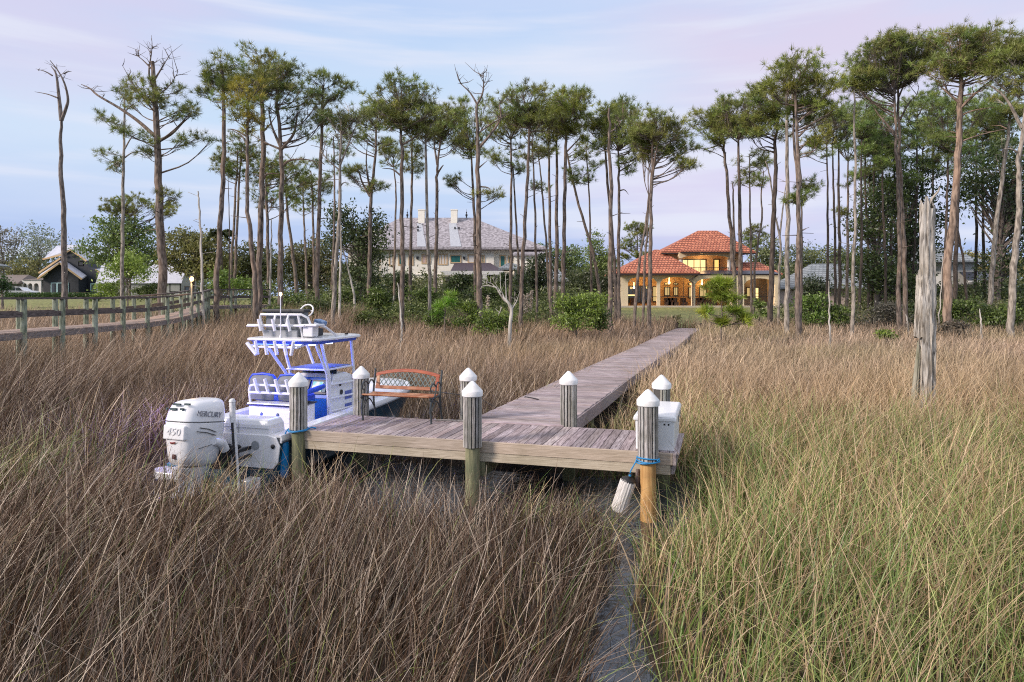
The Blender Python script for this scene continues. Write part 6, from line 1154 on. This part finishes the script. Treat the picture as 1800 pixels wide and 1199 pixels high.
P_('young bright green pine on the marsh edge in front of the villa lawn', 33, [(1267, 600), (1268, 560), (1269, 530), (1269, 505)], 3.2, [(1256, 512, 12, 9), (1277, 505, 12, 8), (1268, 500, 12, 6), (1237, 547, 9, 5), (1288, 542, 12, 9), (1272, 562, 8, 6), (1305, 560, 10, 6), (1284, 522, 11, 9), (1262, 522, 10, 8)], name='young_pine', tint=(1.25, 1.35, .7), pads=14, tufts=9, small=True, group='young pines in the brush')
P_('young bright green pine low in the brush before the mansion verandah', 40, [(782, 565), (783, 540), (784, 515)], 3, [(783, 532, 14, 12), (772, 545, 10, 8)], name='young_pine', tint=(.9, 1.4, .7), pads=12, tufts=9, small=True, group='young pines in the brush')
# --- weathered big snag
sk = W(1628, 690, 15); sn = thing('weathered_stump', 'tall pale weathered hollow tree trunk with broken top standing in the grass', 'dead tree', (sk.x, 15, 0))
stumpM = mat('weathered_grain', (.085, .072, .06), (.58, .54, .48), 15, (1, 1, .13), .95, 1, lo=.36, hi=.58, dist=1.2, detail=10, c3=(.30, .26, .20), s3=2.2, a3=.7); q = MB(); S = []; nK = 44
def snag(zlo, zhi, cx_, rx_, fine, seed, taper):
    S = []; r2 = random.Random(seed); ph = [r2.uniform(0, 6.28) for _ in range(6)]
    for i in range(nK + 1):
        z = zlo + (zhi - zlo) * i / nK; tt = i / nK; ring_ = []
        for k in range(28):
            a = 2 * math.pi * k / 28; rr = rx_(tt) * (1 + fine * (math.sin(a * 3 + ph[0] + z * .5) * .7 + math.sin(a * 6 + ph[1] + z * .35 + math.sin(z * 2)) * .55 + math.sin(a * 10 + ph[2] - z * .5) * .5 + r2.uniform(-.4, .4)))
            zz = z + (r2.uniform(-.15, .10) + .08 * math.sin(a * 2) if i == nK else r2.uniform(-.03, .03))
            ring_.append(Vector((cx_(tt) + rr * math.cos(a), rr * .8 * math.sin(a), zz)))
        S.append(ring_)
    return S
q.loft(snag(-.2, 5.08, lambda t: .02 * math.sin(t * 5) + .07 * t - .03, lambda t: .17 - .03 * t + .06 * max(0, .3 - t), .17, 3, 1))
q.build('trunk', stumpM, sn, smooth=True)
q = MB(); q.loft(snag(2.15, 3.55, lambda t: -.14 + .03 * t, lambda t: .11 - .02 * t, .14, 5, 1)); q.build('broken_shoulder', stumpM, sn, smooth=True)
q = MB(); q.loft(snag(-.2, 1.95, lambda t: -.36 + .20 * t, lambda t: .10 - .06 * t, .15, 8, 1)); q.build('loose_slab', mat('mossy_wood', (.16, .16, .10), (.45, .42, .34), 6, (1, 1, .2), .9, .9), sn, smooth=True)
q = MB(); q.tube([(.06, 0, 5.0), (.14, .02, 5.2), (.27, .0, 5.36), (.30, 0, 5.46)], [.035, .03, .02, .01], 6); q.tube([(.06, 0, 5.0), (.02, .0, 5.25)], [.05, .012], 6); q.build('broken_limb', greyBark, sn, smooth=True)
for (bx, by_, tx, ty, Y, wp, lb) in ((1650, 570, 1657, 450, 42, 2.6, 'thin grey dead stem close right of the weathered stump'), (1725, 592, 1722, 543, 36, 4, 'short white dead stub in the grass near the right edge'), (1596, 575, 1592, 553, 40, 3.5, 'tiny white leaning stub at the foot of the twin trunks'), (706, 575, 699, 497, 38, 4, 'white slanting dead stick at the foot of the ivy-clad pine'),
                                     (704, 600, 706, 560, 30, 3, 'low white stick in the tan grass before the ivy-clad pine'), (689, 535, 692, 520, 50, 3, 'little grey stick near the mansion hedge'), (473, 545, 477, 385, 48, 4.5, 'pale dead stem in front of the bushy mid-height pine')):
    P_(lb, Y, [(bx, by_), ((bx + tx) / 2 + 1, (by_ + ty) / 2), (tx, ty)], wp, [], name='dead_tree', cat='dead tree', bark=paleWood, group='dead snags in the marsh')
# bleached branching tree
bk_ = W(895, 590, 31); bt = thing('bleached_branching_tree', 'small bleached dead tree with crooked branches in the marsh grass', 'dead tree', (bk_.x, 31, .1), group='dead snags in the marsh')
k = 31 / 1200
def bb(px, py, y=0): return Vector(((px - 895) * k, y, 3 + (525 - py) * k - .1))
q = MB(); q.tube(smoothpath([bb(895, 612), bb(897, 570), bb(899, 545), bb(893, 532), bb(884, 522)], 14), [.09, .088, .085, .085, .08, .08, .075, .075, .07, .07, .065, .06, .055, .045, .04], 9)
for pts, r_ in (([bb(893, 532), bb(882, 523), bb(872, 505), bb(850, 502), bb(845, 508)], .055), ([bb(886, 523), bb(880, 505), bb(880, 480)], .03), ([bb(890, 526), bb(889, 500), bb(888, 480)], .03), ([bb(899, 545), bb(908, 530), bb(912, 518)], .035), ([bb(872, 506), bb(862, 497), bb(850, 498)], .025), ([bb(882, 540), bb(876, 555)], .03), ([bb(881, 515), bb(872, 500), bb(866, 490)], .02), ([bb(893, 540), bb(903, 535), bb(905, 520)], .02)):
    S_ = smoothpath([p + Vector((0, .1 * (i % 2), 0)) for i, p in enumerate(pts)], 6); q.tube(S_, [r_ * (1 - .75 * i / 6) for i in range(7)], 6)
    for _ in range(5):
        p = S_[rnd.randint(2, 6)]; q.tube([p, p + Vector((rnd.gauss(0, .12), rnd.gauss(0, .15), rnd.uniform(.05, .35)))], [.012, .004], 4)
q.build('trunk', paleWood, bt, smooth=True)

# --- broadleaf trees, shrubs
def leafy(name, label, cat, Y, cx, blobs, base_px, n, size, c1, c2, group=None, trunkw=.18, clump=26, bark=None, spread=.30, gaps=.0):
    """blobs: (px, py, rx, ry) in photo pixels; clumps of leaves fill their volume"""
    k = Y / 1200; x0 = (cx - 900) * k; gz = float(ground_h(x0, Y)); org = Vector((x0, Y, gz - .05)); t_ = thing(name, label, cat, org, group=group)
    q = MB(); top_ = max(3 + (525 - b[1]) * k - org.z for b in blobs); A = []; tot = sum(b[2] * b[3] for b in blobs)
    root = Vector((0, 0, -.1)); bx0 = sum(b[0] * b[2] * b[3] for b in blobs) / tot; ft_ = Vector((((bx0 - 900) * k - org.x), 0, max(.25, top_ * .80))); q.tube(smoothpath([root, Vector((ft_.x * .3, .05, ft_.z * .45)), ft_], 7), [trunkw * (1 - .1 * i) for i in range(8)], 7)
    def stem(z): u__ = max(.12, min(1, z / ft_.z)); return Vector((ft_.x * u__ * u__, 0, ft_.z * u__))
    for bx_, by_, rx, ry in blobs:
        c0 = Vector(((bx_ - 900) * k - org.x, 0, 3 + (525 - by_) * k - org.z)); nb = max(2, int(n * rx * ry / tot / clump)); RX, RZ_ = rx * k, ry * k
        for j in range(nb):
            d_ = Vector((rnd.gauss(0, 1), rnd.gauss(0, 1), rnd.gauss(0, 1))).normalized() * (rnd.random() ** .42)
            p = c0 + Vector((d_.x * RX, d_.y * min(RX, RX * .8 + .3), d_.z * RZ_))
            if p.z < .12: p.z = .12 + rnd.random() * .2
            A.append(p)
            if j % 3 == 0: fork = stem(p.z * rnd.uniform(.55, .8)); m1_ = fork.lerp(p, .5) + Vector((rnd.gauss(0, .15), rnd.gauss(0, .15), .1)) * min(1, RX / 2); q.tube([fork, m1_, p], [trunkw * .30, trunkw * .16, .012], 5)
    A = np.array([tuple(p) for p in A]); m_ = len(A); s_ = spread * max(.3, (np.mean([b[2] for b in blobs]) * k) ** .5)
    C = (A[:, None, :] + rng.normal(0, 1, (m_, clump, 3)) * np.array([s_, s_, s_ * .6])).reshape(-1, 3); C[:, 2] = np.maximum(C[:, 2], .03)
    tt = rng.random((m_, 1)); cc = np.array(c1) * (1 - tt) + np.array(c2) * tt; cc = np.repeat(cc, clump, 0)
    V, F, cl = leaves(C, size, cc, .3); link('crown', np_mesh('crown', V, F, cl), leafM, t_); q.build('trunk', bark or ashen, t_, smooth=True); return t_
Lf = leafy
OL1, OL2 = (.12, .135, .045), (.36, .34, .12); DG1, DG2 = (.035, .06, .02), (.12, .17, .055); BG1, BG2 = (.12, .20, .03), (.36, .48, .09); MG1, MG2 = (.07, .12, .028), (.22, .30, .07)
FB = 'broadleaf trees around the houses'
Lf('pale_leafing_tree', 'grey thinly leafed tree at the far left edge behind the slate roof', 'tree', 100, 8, [(5, 420, 26, 30), (0, 460, 24, 24)], 8, 1500, .20, (.13, .13, .10), (.24, .22, .17), FB)
Lf('pale_leafing_tree', 'thin pale spring-leafed tree beyond the white arcade', 'tree', 120, 68, [(62, 415, 34, 22), (88, 435, 40, 24), (50, 450, 34, 22)], 68, 2300, .22, (.16, .20, .12), (.32, .36, .24), FB, spread=.5)
Lf('olive_brown_tree', 'low olive-brown bushy tree behind the parked car', 'tree', 118, 40, [(40, 475, 40, 20)], 40, 1800, .22, OL1, OL2, FB)
Lf('oak_tree', 'spreading oak in front of the white roofed cottage', 'tree', 84, 215, [(200, 405, 42, 30), (238, 415, 46, 34), (172, 440, 36, 24), (262, 450, 34, 24), (225, 462, 40, 16)], 215, 7500, .20, (.09, .14, .04), (.26, .35, .10), FB, .3)
Lf('sapling', 'bright spring-green sapling before the oak and cottage', 'tree', 62, 225, [(228, 455, 24, 22), (205, 475, 26, 16), (245, 480, 24, 18), (190, 500, 20, 12)], 225, 3000, .13, (.17, .26, .04), (.36, .46, .10), FB, .08)
Lf('oak_tree', 'large olive-brown oak left of the leaning boardwalk pine', 'tree', 82, 335, [(325, 425, 38, 24), (365, 430, 38, 26), (305, 455, 26, 24), (385, 465, 36, 30), (345, 465, 36, 24)], 335, 8500, .20, OL1, OL2, FB, .35)
Lf('oak_tree', 'olive oak seen between the left pine trunks', 'tree', 86, 450, [(440, 450, 34, 26), (470, 470, 34, 26), (415, 480, 30, 24)], 450, 5000, .2, OL1, (.17, .19, .07), FB, .3)
Lf('bushy_tree', 'green leafy bush beside the boardwalk corner rail', 'shrub', 60, 390, [(385, 490, 16, 22), (425, 500, 18, 14)], 390, 1800, .14, BG1, (.26, .36, .08), FB, .08)
Lf('oak_tree', 'brownish thicket tree behind the pines above the boat', 'tree', 88, 545, [(520, 455, 34, 30), (560, 450, 34, 34), (590, 480, 30, 26), (535, 490, 34, 20)], 545, 6500, .2, OL1, (.19, .18, .08), FB, .3)
Lf('dark_oak', 'dark leafy tree covering the left end of the mansion', 'tree', 66, 635, [(625, 415, 34, 30), (655, 430, 30, 34), (600, 380, 26, 24), (640, 480, 40, 40), (660, 390, 18, 24), (590, 420, 20, 24)], 640, 6500, .17, (.045, .07, .025), (.15, .19, .07), FB, .3, spread=.38)
Lf('dark_oak', 'dark rounded evergreen by the right wing of the mansion', 'tree', 66, 945, [(935, 490, 26, 34), (955, 475, 22, 28), (925, 520, 26, 22)], 940, 4500, .15, (.03, .05, .02), (.10, .13, .05), FB, .25)
Lf('light_green_tree', 'pale green tree between the mansion and the villa, left', 'tree', 105, 985, [(985, 450, 26, 22), (1010, 460, 28, 30), (955, 440, 18, 14)], 990, 3800, .2, (.10, .15, .045), (.24, .32, .11), FB)
Lf('light_green_tree', 'yellow-green pointed tree just left of the villa', 'tree', 96, 1048, [(1045, 425, 12, 20), (1048, 455, 24, 26), (1035, 490, 34, 26), (1065, 470, 22, 26)], 1048, 5000, .18, (.12, .17, .04), (.28, .36, .10), FB)
Lf('dark_oak', 'dark thicket tree in the shade left of the villa', 'tree', 80, 1045, [(1040, 500, 34, 30), (1075, 500, 20, 30), (1010, 500, 24, 24)], 1045, 4200, .17, (.035, .05, .022), (.11, .13, .05), FB)
Lf('olive_brown_tree', 'olive tree showing right of the villa roof', 'tree', 98, 1345, [(1345, 440, 30, 26), (1365, 470, 34, 30), (1335, 470, 20, 20)], 1345, 4000, .2, (.10, .13, .045), (.24, .27, .11), FB)
Lf('light_green_tree', 'broad green tree behind the slate roof right of the villa', 'tree', 104, 1425, [(1415, 455, 40, 28), (1455, 460, 40, 30), (1395, 480, 30, 24), (1490, 460, 34, 30)], 1425, 6500, .2, (.09, .12, .04), (.22, .25, .10), FB)
Lf('dark_oak', 'round dark evergreen in front of the low slate roof', 'tree', 72, 1432, [(1435, 505, 28, 20), (1420, 515, 18, 16)], 1432, 3200, .14, (.025, .04, .02), (.08, .11, .045), FB)
Lf('magnolia_tree', 'dark dense evergreen behind the right-hand pine trunks', 'tree', 64, 1600, [(1600, 320, 46, 40), (1570, 420, 50, 50), (1620, 400, 44, 60), (1560, 340, 40, 40), (1590, 480, 50, 34)], 1600, 8500, .17, (.03, .055, .02), (.13, .18, .06), FB, .35, spread=.5)
Lf('magnolia_tree', 'dark dense evergreen filling the right edge of the photograph', 'tree', 62, 1750, [(1730, 320, 50, 50), (1775, 290, 44, 56), (1785, 400, 40, 80), (1770, 480, 44, 40), (1700, 330, 30, 40), (1810, 330, 40, 90)], 1750, 10500, .17, (.025, .048, .018), (.12, .165, .055), FB, .4, spread=.5)
Lf('magnolia_tree', 'mid green leafy tree between the pole trunk and twin pines', 'tree', 60, 1540, [(1530, 400, 40, 34), (1555, 350, 34, 34), (1520, 470, 44, 30), (1560, 490, 40, 34), (1600, 505, 30, 30)], 1540, 6500, .17, (.04, .07, .022), (.15, .20, .06), FB, .25, spread=.4)
Lf('oak_tree', 'golden olive tree far behind the grey-roofed house at right', 'tree', 100, 1725, [(1720, 455, 40, 14), (1690, 460, 30, 12), (1760, 470, 40, 20)], 1725, 3000, .2, (.17, .16, .05), (.34, .30, .10), FB)
# shrubs of the marsh edge
SG = 'shrubs along the marsh edge'
shr = [(1012, 535, 44, 30, 37, BG1, BG2, 'bright green shrub, largest of the brush, left of the villa pines', 5200), (1055, 550, 20, 20, 38, MG1, MG2, 'green shrub at the foot of the villa corner pine', 1500), (865, 560, 36, 18, 38, (.10, .17, .03), (.28, .38, .07), 'low yellow-green shrub around the dead-topped pine', 2400), (815, 545, 26, 20, 42, MG1, BG2, 'shrub left of the dead-topped pine', 1900),
       (770, 555, 24, 14, 41, MG1, MG2, 'low shrub below the young pine in the brush', 1300), (740, 520, 30, 26, 50, MG1, MG2, 'shrub below the left white chimney', 2200), (670, 525, 32, 26, 48, (.08, .13, .03), (.22, .30, .06), 'round yellow-green shrub below the left hip of the grey roof', 2600), (640, 555, 22, 12, 44, OL1, MG2, 'small olive shrub near the boat upper seat', 1000), (700, 500, 30, 26, 62, DG1, DG2, 'dark shrub against the mansion wall', 2200),
       (820, 500, 40, 22, 62, DG1, DG2, 'dark shrub under the mansion verandah', 2800), (870, 520, 34, 20, 55, DG1, MG2, 'dark green shrub right of the verandah post', 2000), (905, 505, 30, 34, 60, DG1, DG2, 'tall dark shrub below the mansion right wing', 2400), (640, 500, 36, 30, 58, DG1, DG2, 'dark shrub filling the gap before the mansion left end', 2400),
       (560, 545, 40, 24, 46, (.07, .10, .03), (.18, .23, .07), 'wide shrub behind the boat hardtop', 2600), (515, 530, 36, 26, 52, MG1, MG2, 'shrub behind the boat mast', 2200), (478, 555, 24, 26, 40, (.11, .16, .04), (.26, .33, .09), 'pale green shrub at the foot of the crooked pine', 2200), (600, 520, 34, 26, 56, OL1, MG2, 'olive shrub between white dead stems', 2000), (465, 515, 30, 26, 58, MG1, MG2, 'shrub behind the boardwalk corner', 1800),
       (1425, 540, 34, 22, 44, (.08, .15, .03), (.22, .34, .06), 'green shrub right of the twin-stemmed pine', 2800), (1470, 550, 24, 16, 44, MG1, MG2, 'shrub around the slim dark pines', 1500), (1560, 555, 40, 26, 44, (.10, .10, .07), (.26, .24, .19), 'grey twiggy shrub left of the twin pale trunks', 2800), (1562, 585, 18, 7, 34, BG1, BG2, 'small bright shrub low in the grass left of the weathered stump', 800), (1610, 545, 22, 20, 46, DG1, DG2, 'dark shrub directly behind the weathered stump', 1300),
       (1690, 545, 42, 26, 44, (.06, .11, .02), (.20, .28, .06), 'green shrub right of the orange-barked pine', 3200), (1745, 545, 34, 22, 42, MG1, MG2, 'shrub between smooth leaning pine and crooked grey pine', 2200), (1790, 535, 24, 30, 44, DG1, MG2, 'shrub at the right edge of the photograph', 2000), (1675, 575, 30, 12, 38, (.13, .11, .08), (.28, .24, .18), 'grey-brown dry shrub at the foot of the orange-barked pine', 1200),
       (165, 522, 12, 6, 80, MG1, MG2, 'small green shrub beside the picnic table', 500), (200, 505, 26, 14, 66, MG1, BG2, 'shrub at the left side of the cottage', 1600), (268, 510, 34, 12, 64, (.08, .13, .04), (.24, .3, .09), 'shrub before the cottage wall', 1700), (1335, 540, 14, 14, 46, BG1, (.3, .4, .1), 'small leafy shrub right of the young pine', 700), (1180, 560, 16, 6, 50, OL1, OL2, 'brown tuft of brush beside the end of the dock walkway', 500)]
for bx_, by_, rx, ry, Y, c1, c2, lb, n_ in shr:
    bl = [(bx_, by_ + ry * .95, rx * .95, ry * .5)] + [(bx_ + rx * rnd.uniform(-.75, .75), by_ + ry * rnd.uniform(-.55, .6), rx * rnd.uniform(.22, .5), ry * rnd.uniform(.3, .6)) for _ in range(7)]
    Lf('shrub', lb, 'shrub', Y, bx_, bl, bx_, int(n_ * 1.1), .085 * Y / 42, tuple(.6 * q_ for q_ in c1), c2, SG, .04, clump=18, spread=.25)
Lf('dark_round_shrub', 'dark clipped shrub at the left edge beside the parked car', 'shrub', 70, 4, [(2, 500, 14, 16)], 4, 1500, .12, (.02, .05, .015), (.06, .13, .03), SG)
hd = thing('hedge', 'low clipped green hedge running in front of the dark unfinished house', 'hedge', (W(100, 0, 90).x, 90, float(ground_h(W(100, 0, 90).x, 90))))
C = rng.uniform((-6.8, -.5, 0), (7, .5, .85), (7000, 3)); V, F, cl = leaves(C, .10, np.array([[.05, .10, .02]]) * rng.uniform(.6, 1.8, (7000, 1)), .2); link('foliage', np_mesh('foliage', V, F, cl), leafM, hd)
# pampas plumes
for i, (px, Y) in enumerate(((918, 47), (924, 47), (931, 47), (855, 47))):
    c = W(px, 540, Y); t_ = thing('pampas_plume', 'cream feathery plume standing above the brush' + (' by the bleached tree' if i == 3 else ' below the mansion side wing'), 'plant', (c.x, Y, .4), group='pampas plumes in the brush' if i < 3 else None)
    H_ = 3 + (525 - rnd.uniform(508, 520)) * Y / 1200 - .4; q = MB(); q.tube([(0, 0, 0), (.05, 0, H_ * .6), (.1, 0, H_)], [.012, .01, .006], 5); q.build('stem', fasM, t_)
    n_ = 260; tt = rng.random(n_); Cp = np.stack([.07 + tt * .06 + rng.normal(0, .05, n_), rng.normal(0, .05, n_), H_ * (.55 + .45 * tt)], -1); V, F, cl = leaves(Cp, .09, np.array([[.62, .54, .44]]) * np.ones((n_, 1)), .15); link('plume', np_mesh('plume', V, F, cl), leafM, t_)
# palm by the big olive oak
c = W(388, 420, 80); gz = float(ground_h(c.x, 80)); pt = thing('palm_tree', 'palm top rising above the olive-brown oak', 'palm tree', (c.x, 80, gz)); H_ = 3 + (525 - 412) * 80 / 1200 - gz
q = MB(); q.tube([(0, 0, 0), (.1, 0, H_ * .5), (0, 0, H_)], [.2, .16, .15], 8); q.build('trunk', darkBark, pt, smooth=True)
L_ = []
for k_ in range(22):
    a = rnd.uniform(0, 6.28); el = rnd.uniform(-.1, 1.2); n_ = 30; tt = np.linspace(.1, 1, n_); r_ = 1.6 * tt * math.cos(el * .6); z_ = 1.5 * tt * math.sin(el) - 1.1 * tt ** 2.5
    Cp = np.stack([np.cos(a) * r_, np.sin(a) * r_, H_ + z_], -1); L_.append(leaves(Cp, .32, np.array([[.07, .09, .03]]) * np.ones((n_, 1)), .3, flat=.3))
V, F, cl = cat_(L_); link('fronds', np_mesh('fronds', V, F, cl), leafM, pt)
# grey roofed houses at right
rh = thing('grey_roofed_house', 'pale house with slate roof and dark porch glimpsed behind the orange-barked pine', 'house', (W(1705, 0, 78).x, 78, 2.1)); k_ = 78 / 1200; X = lambda px: (px - 1705) * k_; Z = lambda py: 3 + (525 - py) * k_ - 2.1
q = MB(); q.b2((X(1660), 0, Z(540)), (X(1716), 8, Z(461))); q.build('wall', mat('pale_grey_wall', (.5, .5, .48)), rh); q = MB(); hip(q, X(1630), X(1722), -1, 9, Z(459), X(1660), X(1690), 4, Z(430), .2); q.build('roof', slateR, rh)
q = MB(); q.add([(X(1676), -2.5, Z(494)), (X(1736), -2.5, Z(494)), (X(1728), -.1, Z(478)), (X(1684), -.1, Z(478))], [(0, 1, 2, 3)]); q.build('porch_roof', MATS['dark_blue_metal'], rh); q = MB(); q.b2((X(1678), -2.5, Z(497)), (X(1735), -2.3, Z(494.3))); q.b2((X(1712), -2.4, Z(540)), (X(1716), -2.1, Z(497))); q.build('porch_frame', whiteT, rh)
q = MB(); q.b2((X(1680), -.2, Z(535)), (X(1716), -.05, Z(500))); q.build('porch_shade', MATS['porch_shade_dark'], rh)  # dark slab painted as the shade inside the porch
lh = thing('low_slate_house', 'low house with a long slate hip roof between villa and right woods', 'house', (W(1460, 0, 84).x, 84, 2.2)); k_ = 84 / 1200; X = lambda px: (px - 1460) * k_; Z = lambda py: 3 + (525 - py) * k_ - 2.2
q = MB(); hip(q, X(1403), X(1620), -1, 11, Z(505), X(1458), X(1570), 5, Z(460), .2); q.build('roof', slateR, lh); q = MB(); q.b2((X(1410), 0, Z(540)), (X(1612), 10, Z(505.5))); q.build('wall', mat('mauve_wall', (.42, .34, .30), (.48, .40, .36), 2), lh)
# distant wood
n_ = 3400; xs_ = rng.uniform(-125, 125, n_); ys_ = rng.uniform(118, 150, n_); top_ = 6.2 + 2.2 * n2(xs_, ys_ * 0, .12, 2) + 1.4 * n2(xs_, ys_ * 0, .4, 3); top_ = np.where(np.abs(xs_ - 36) < 11, top_ * .85, top_)
top_ = np.where(xs_ < -30, top_ + .5, top_)
zz = 2.2 + rng.random(n_) ** .8 * (top_ + .8); A = np.stack([xs_, ys_, zz], -1); clump = 24
C = (A[:, None] + rng.normal(0, 1, (n_, clump, 3)) * np.array([1.0, 1.0, .6])).reshape(-1, 3); tt = rng.random((n_, 1)) * .6 + .4 * (n2(xs_, ys_, .15, 7) * .5 + .5)[:, None]
cc = np.repeat(np.array([.075, .10, .04]) * (1 - tt) + np.array([.24, .26, .11]) * tt, clump, 0); V, F, cl = leaves(C, .36, cc, .25)
tag(link('treeline', np_mesh('treeline', V, F, cl), leafM), 'distant belt of mixed woodland closing the view behind the houses', 'woodland', kind='stuff')
# brush between the marsh and the lawns
def brush(n_, x0, x1, y0, y1, hmax, c1, c2, sz):
    x = rng.uniform(x0, x1, n_); y = rng.uniform(y0, y1, n_); k = (lawn_mask(x, y) < .3) & (n2(x, y, .35, 4) > -.45) & ~((x > -22.6) & (x < -16.4) & (y < 50)); x, y = x[k], y[k]; m_ = len(x)
    h = hmax * rng.random(m_) ** 1.5 * (.5 + .5 * (n2(x, y, .25, 9) * .5 + .5)) + .15; A = np.stack([x, y, ground_h(x, y) + h], -1); cl_ = 16
    C = (A[:, None] + rng.normal(0, 1, (m_, cl_, 3)) * np.array([.28, .28, .22])).reshape(-1, 3); tt = rng.random((m_, 1)); cc = np.repeat(np.array(c1) * (1 - tt) + np.array(c2) * tt, cl_, 0); return leaves(C, sz, cc, .3)
L_ = [brush(3200, -46, -8, 68, 92, 4.6, (.09, .11, .04), (.30, .31, .11), .17), brush(1600, -6, 12, 84, 98, 4.0, (.06, .09, .03), (.24, .28, .09), .17), brush(5200, -24, 6, 45, 62, 1.9, (.06, .09, .025), (.27, .31, .10), .10), brush(4200, 19, 44, 44, 62, 2.0, (.05, .07, .025), (.26, .26, .11), .10), brush(1400, -60, -20, 50, 62, 1.0, (.08, .10, .04), (.24, .24, .10), .11), brush(3000, -22, 8, 60, 84, 2.6, (.05, .07, .022), (.20, .24, .08), .15), brush(3000, 38, 64, 60, 80, 3.0, (.04, .06, .02), (.16, .19, .06), .15)]
V, F, cl = cat_(L_); tag(link('undergrowth', np_mesh('undergrowth', V, F, cl), leafM), 'tangled green and brown undergrowth between the marsh and the gardens', 'undergrowth', kind='stuff')
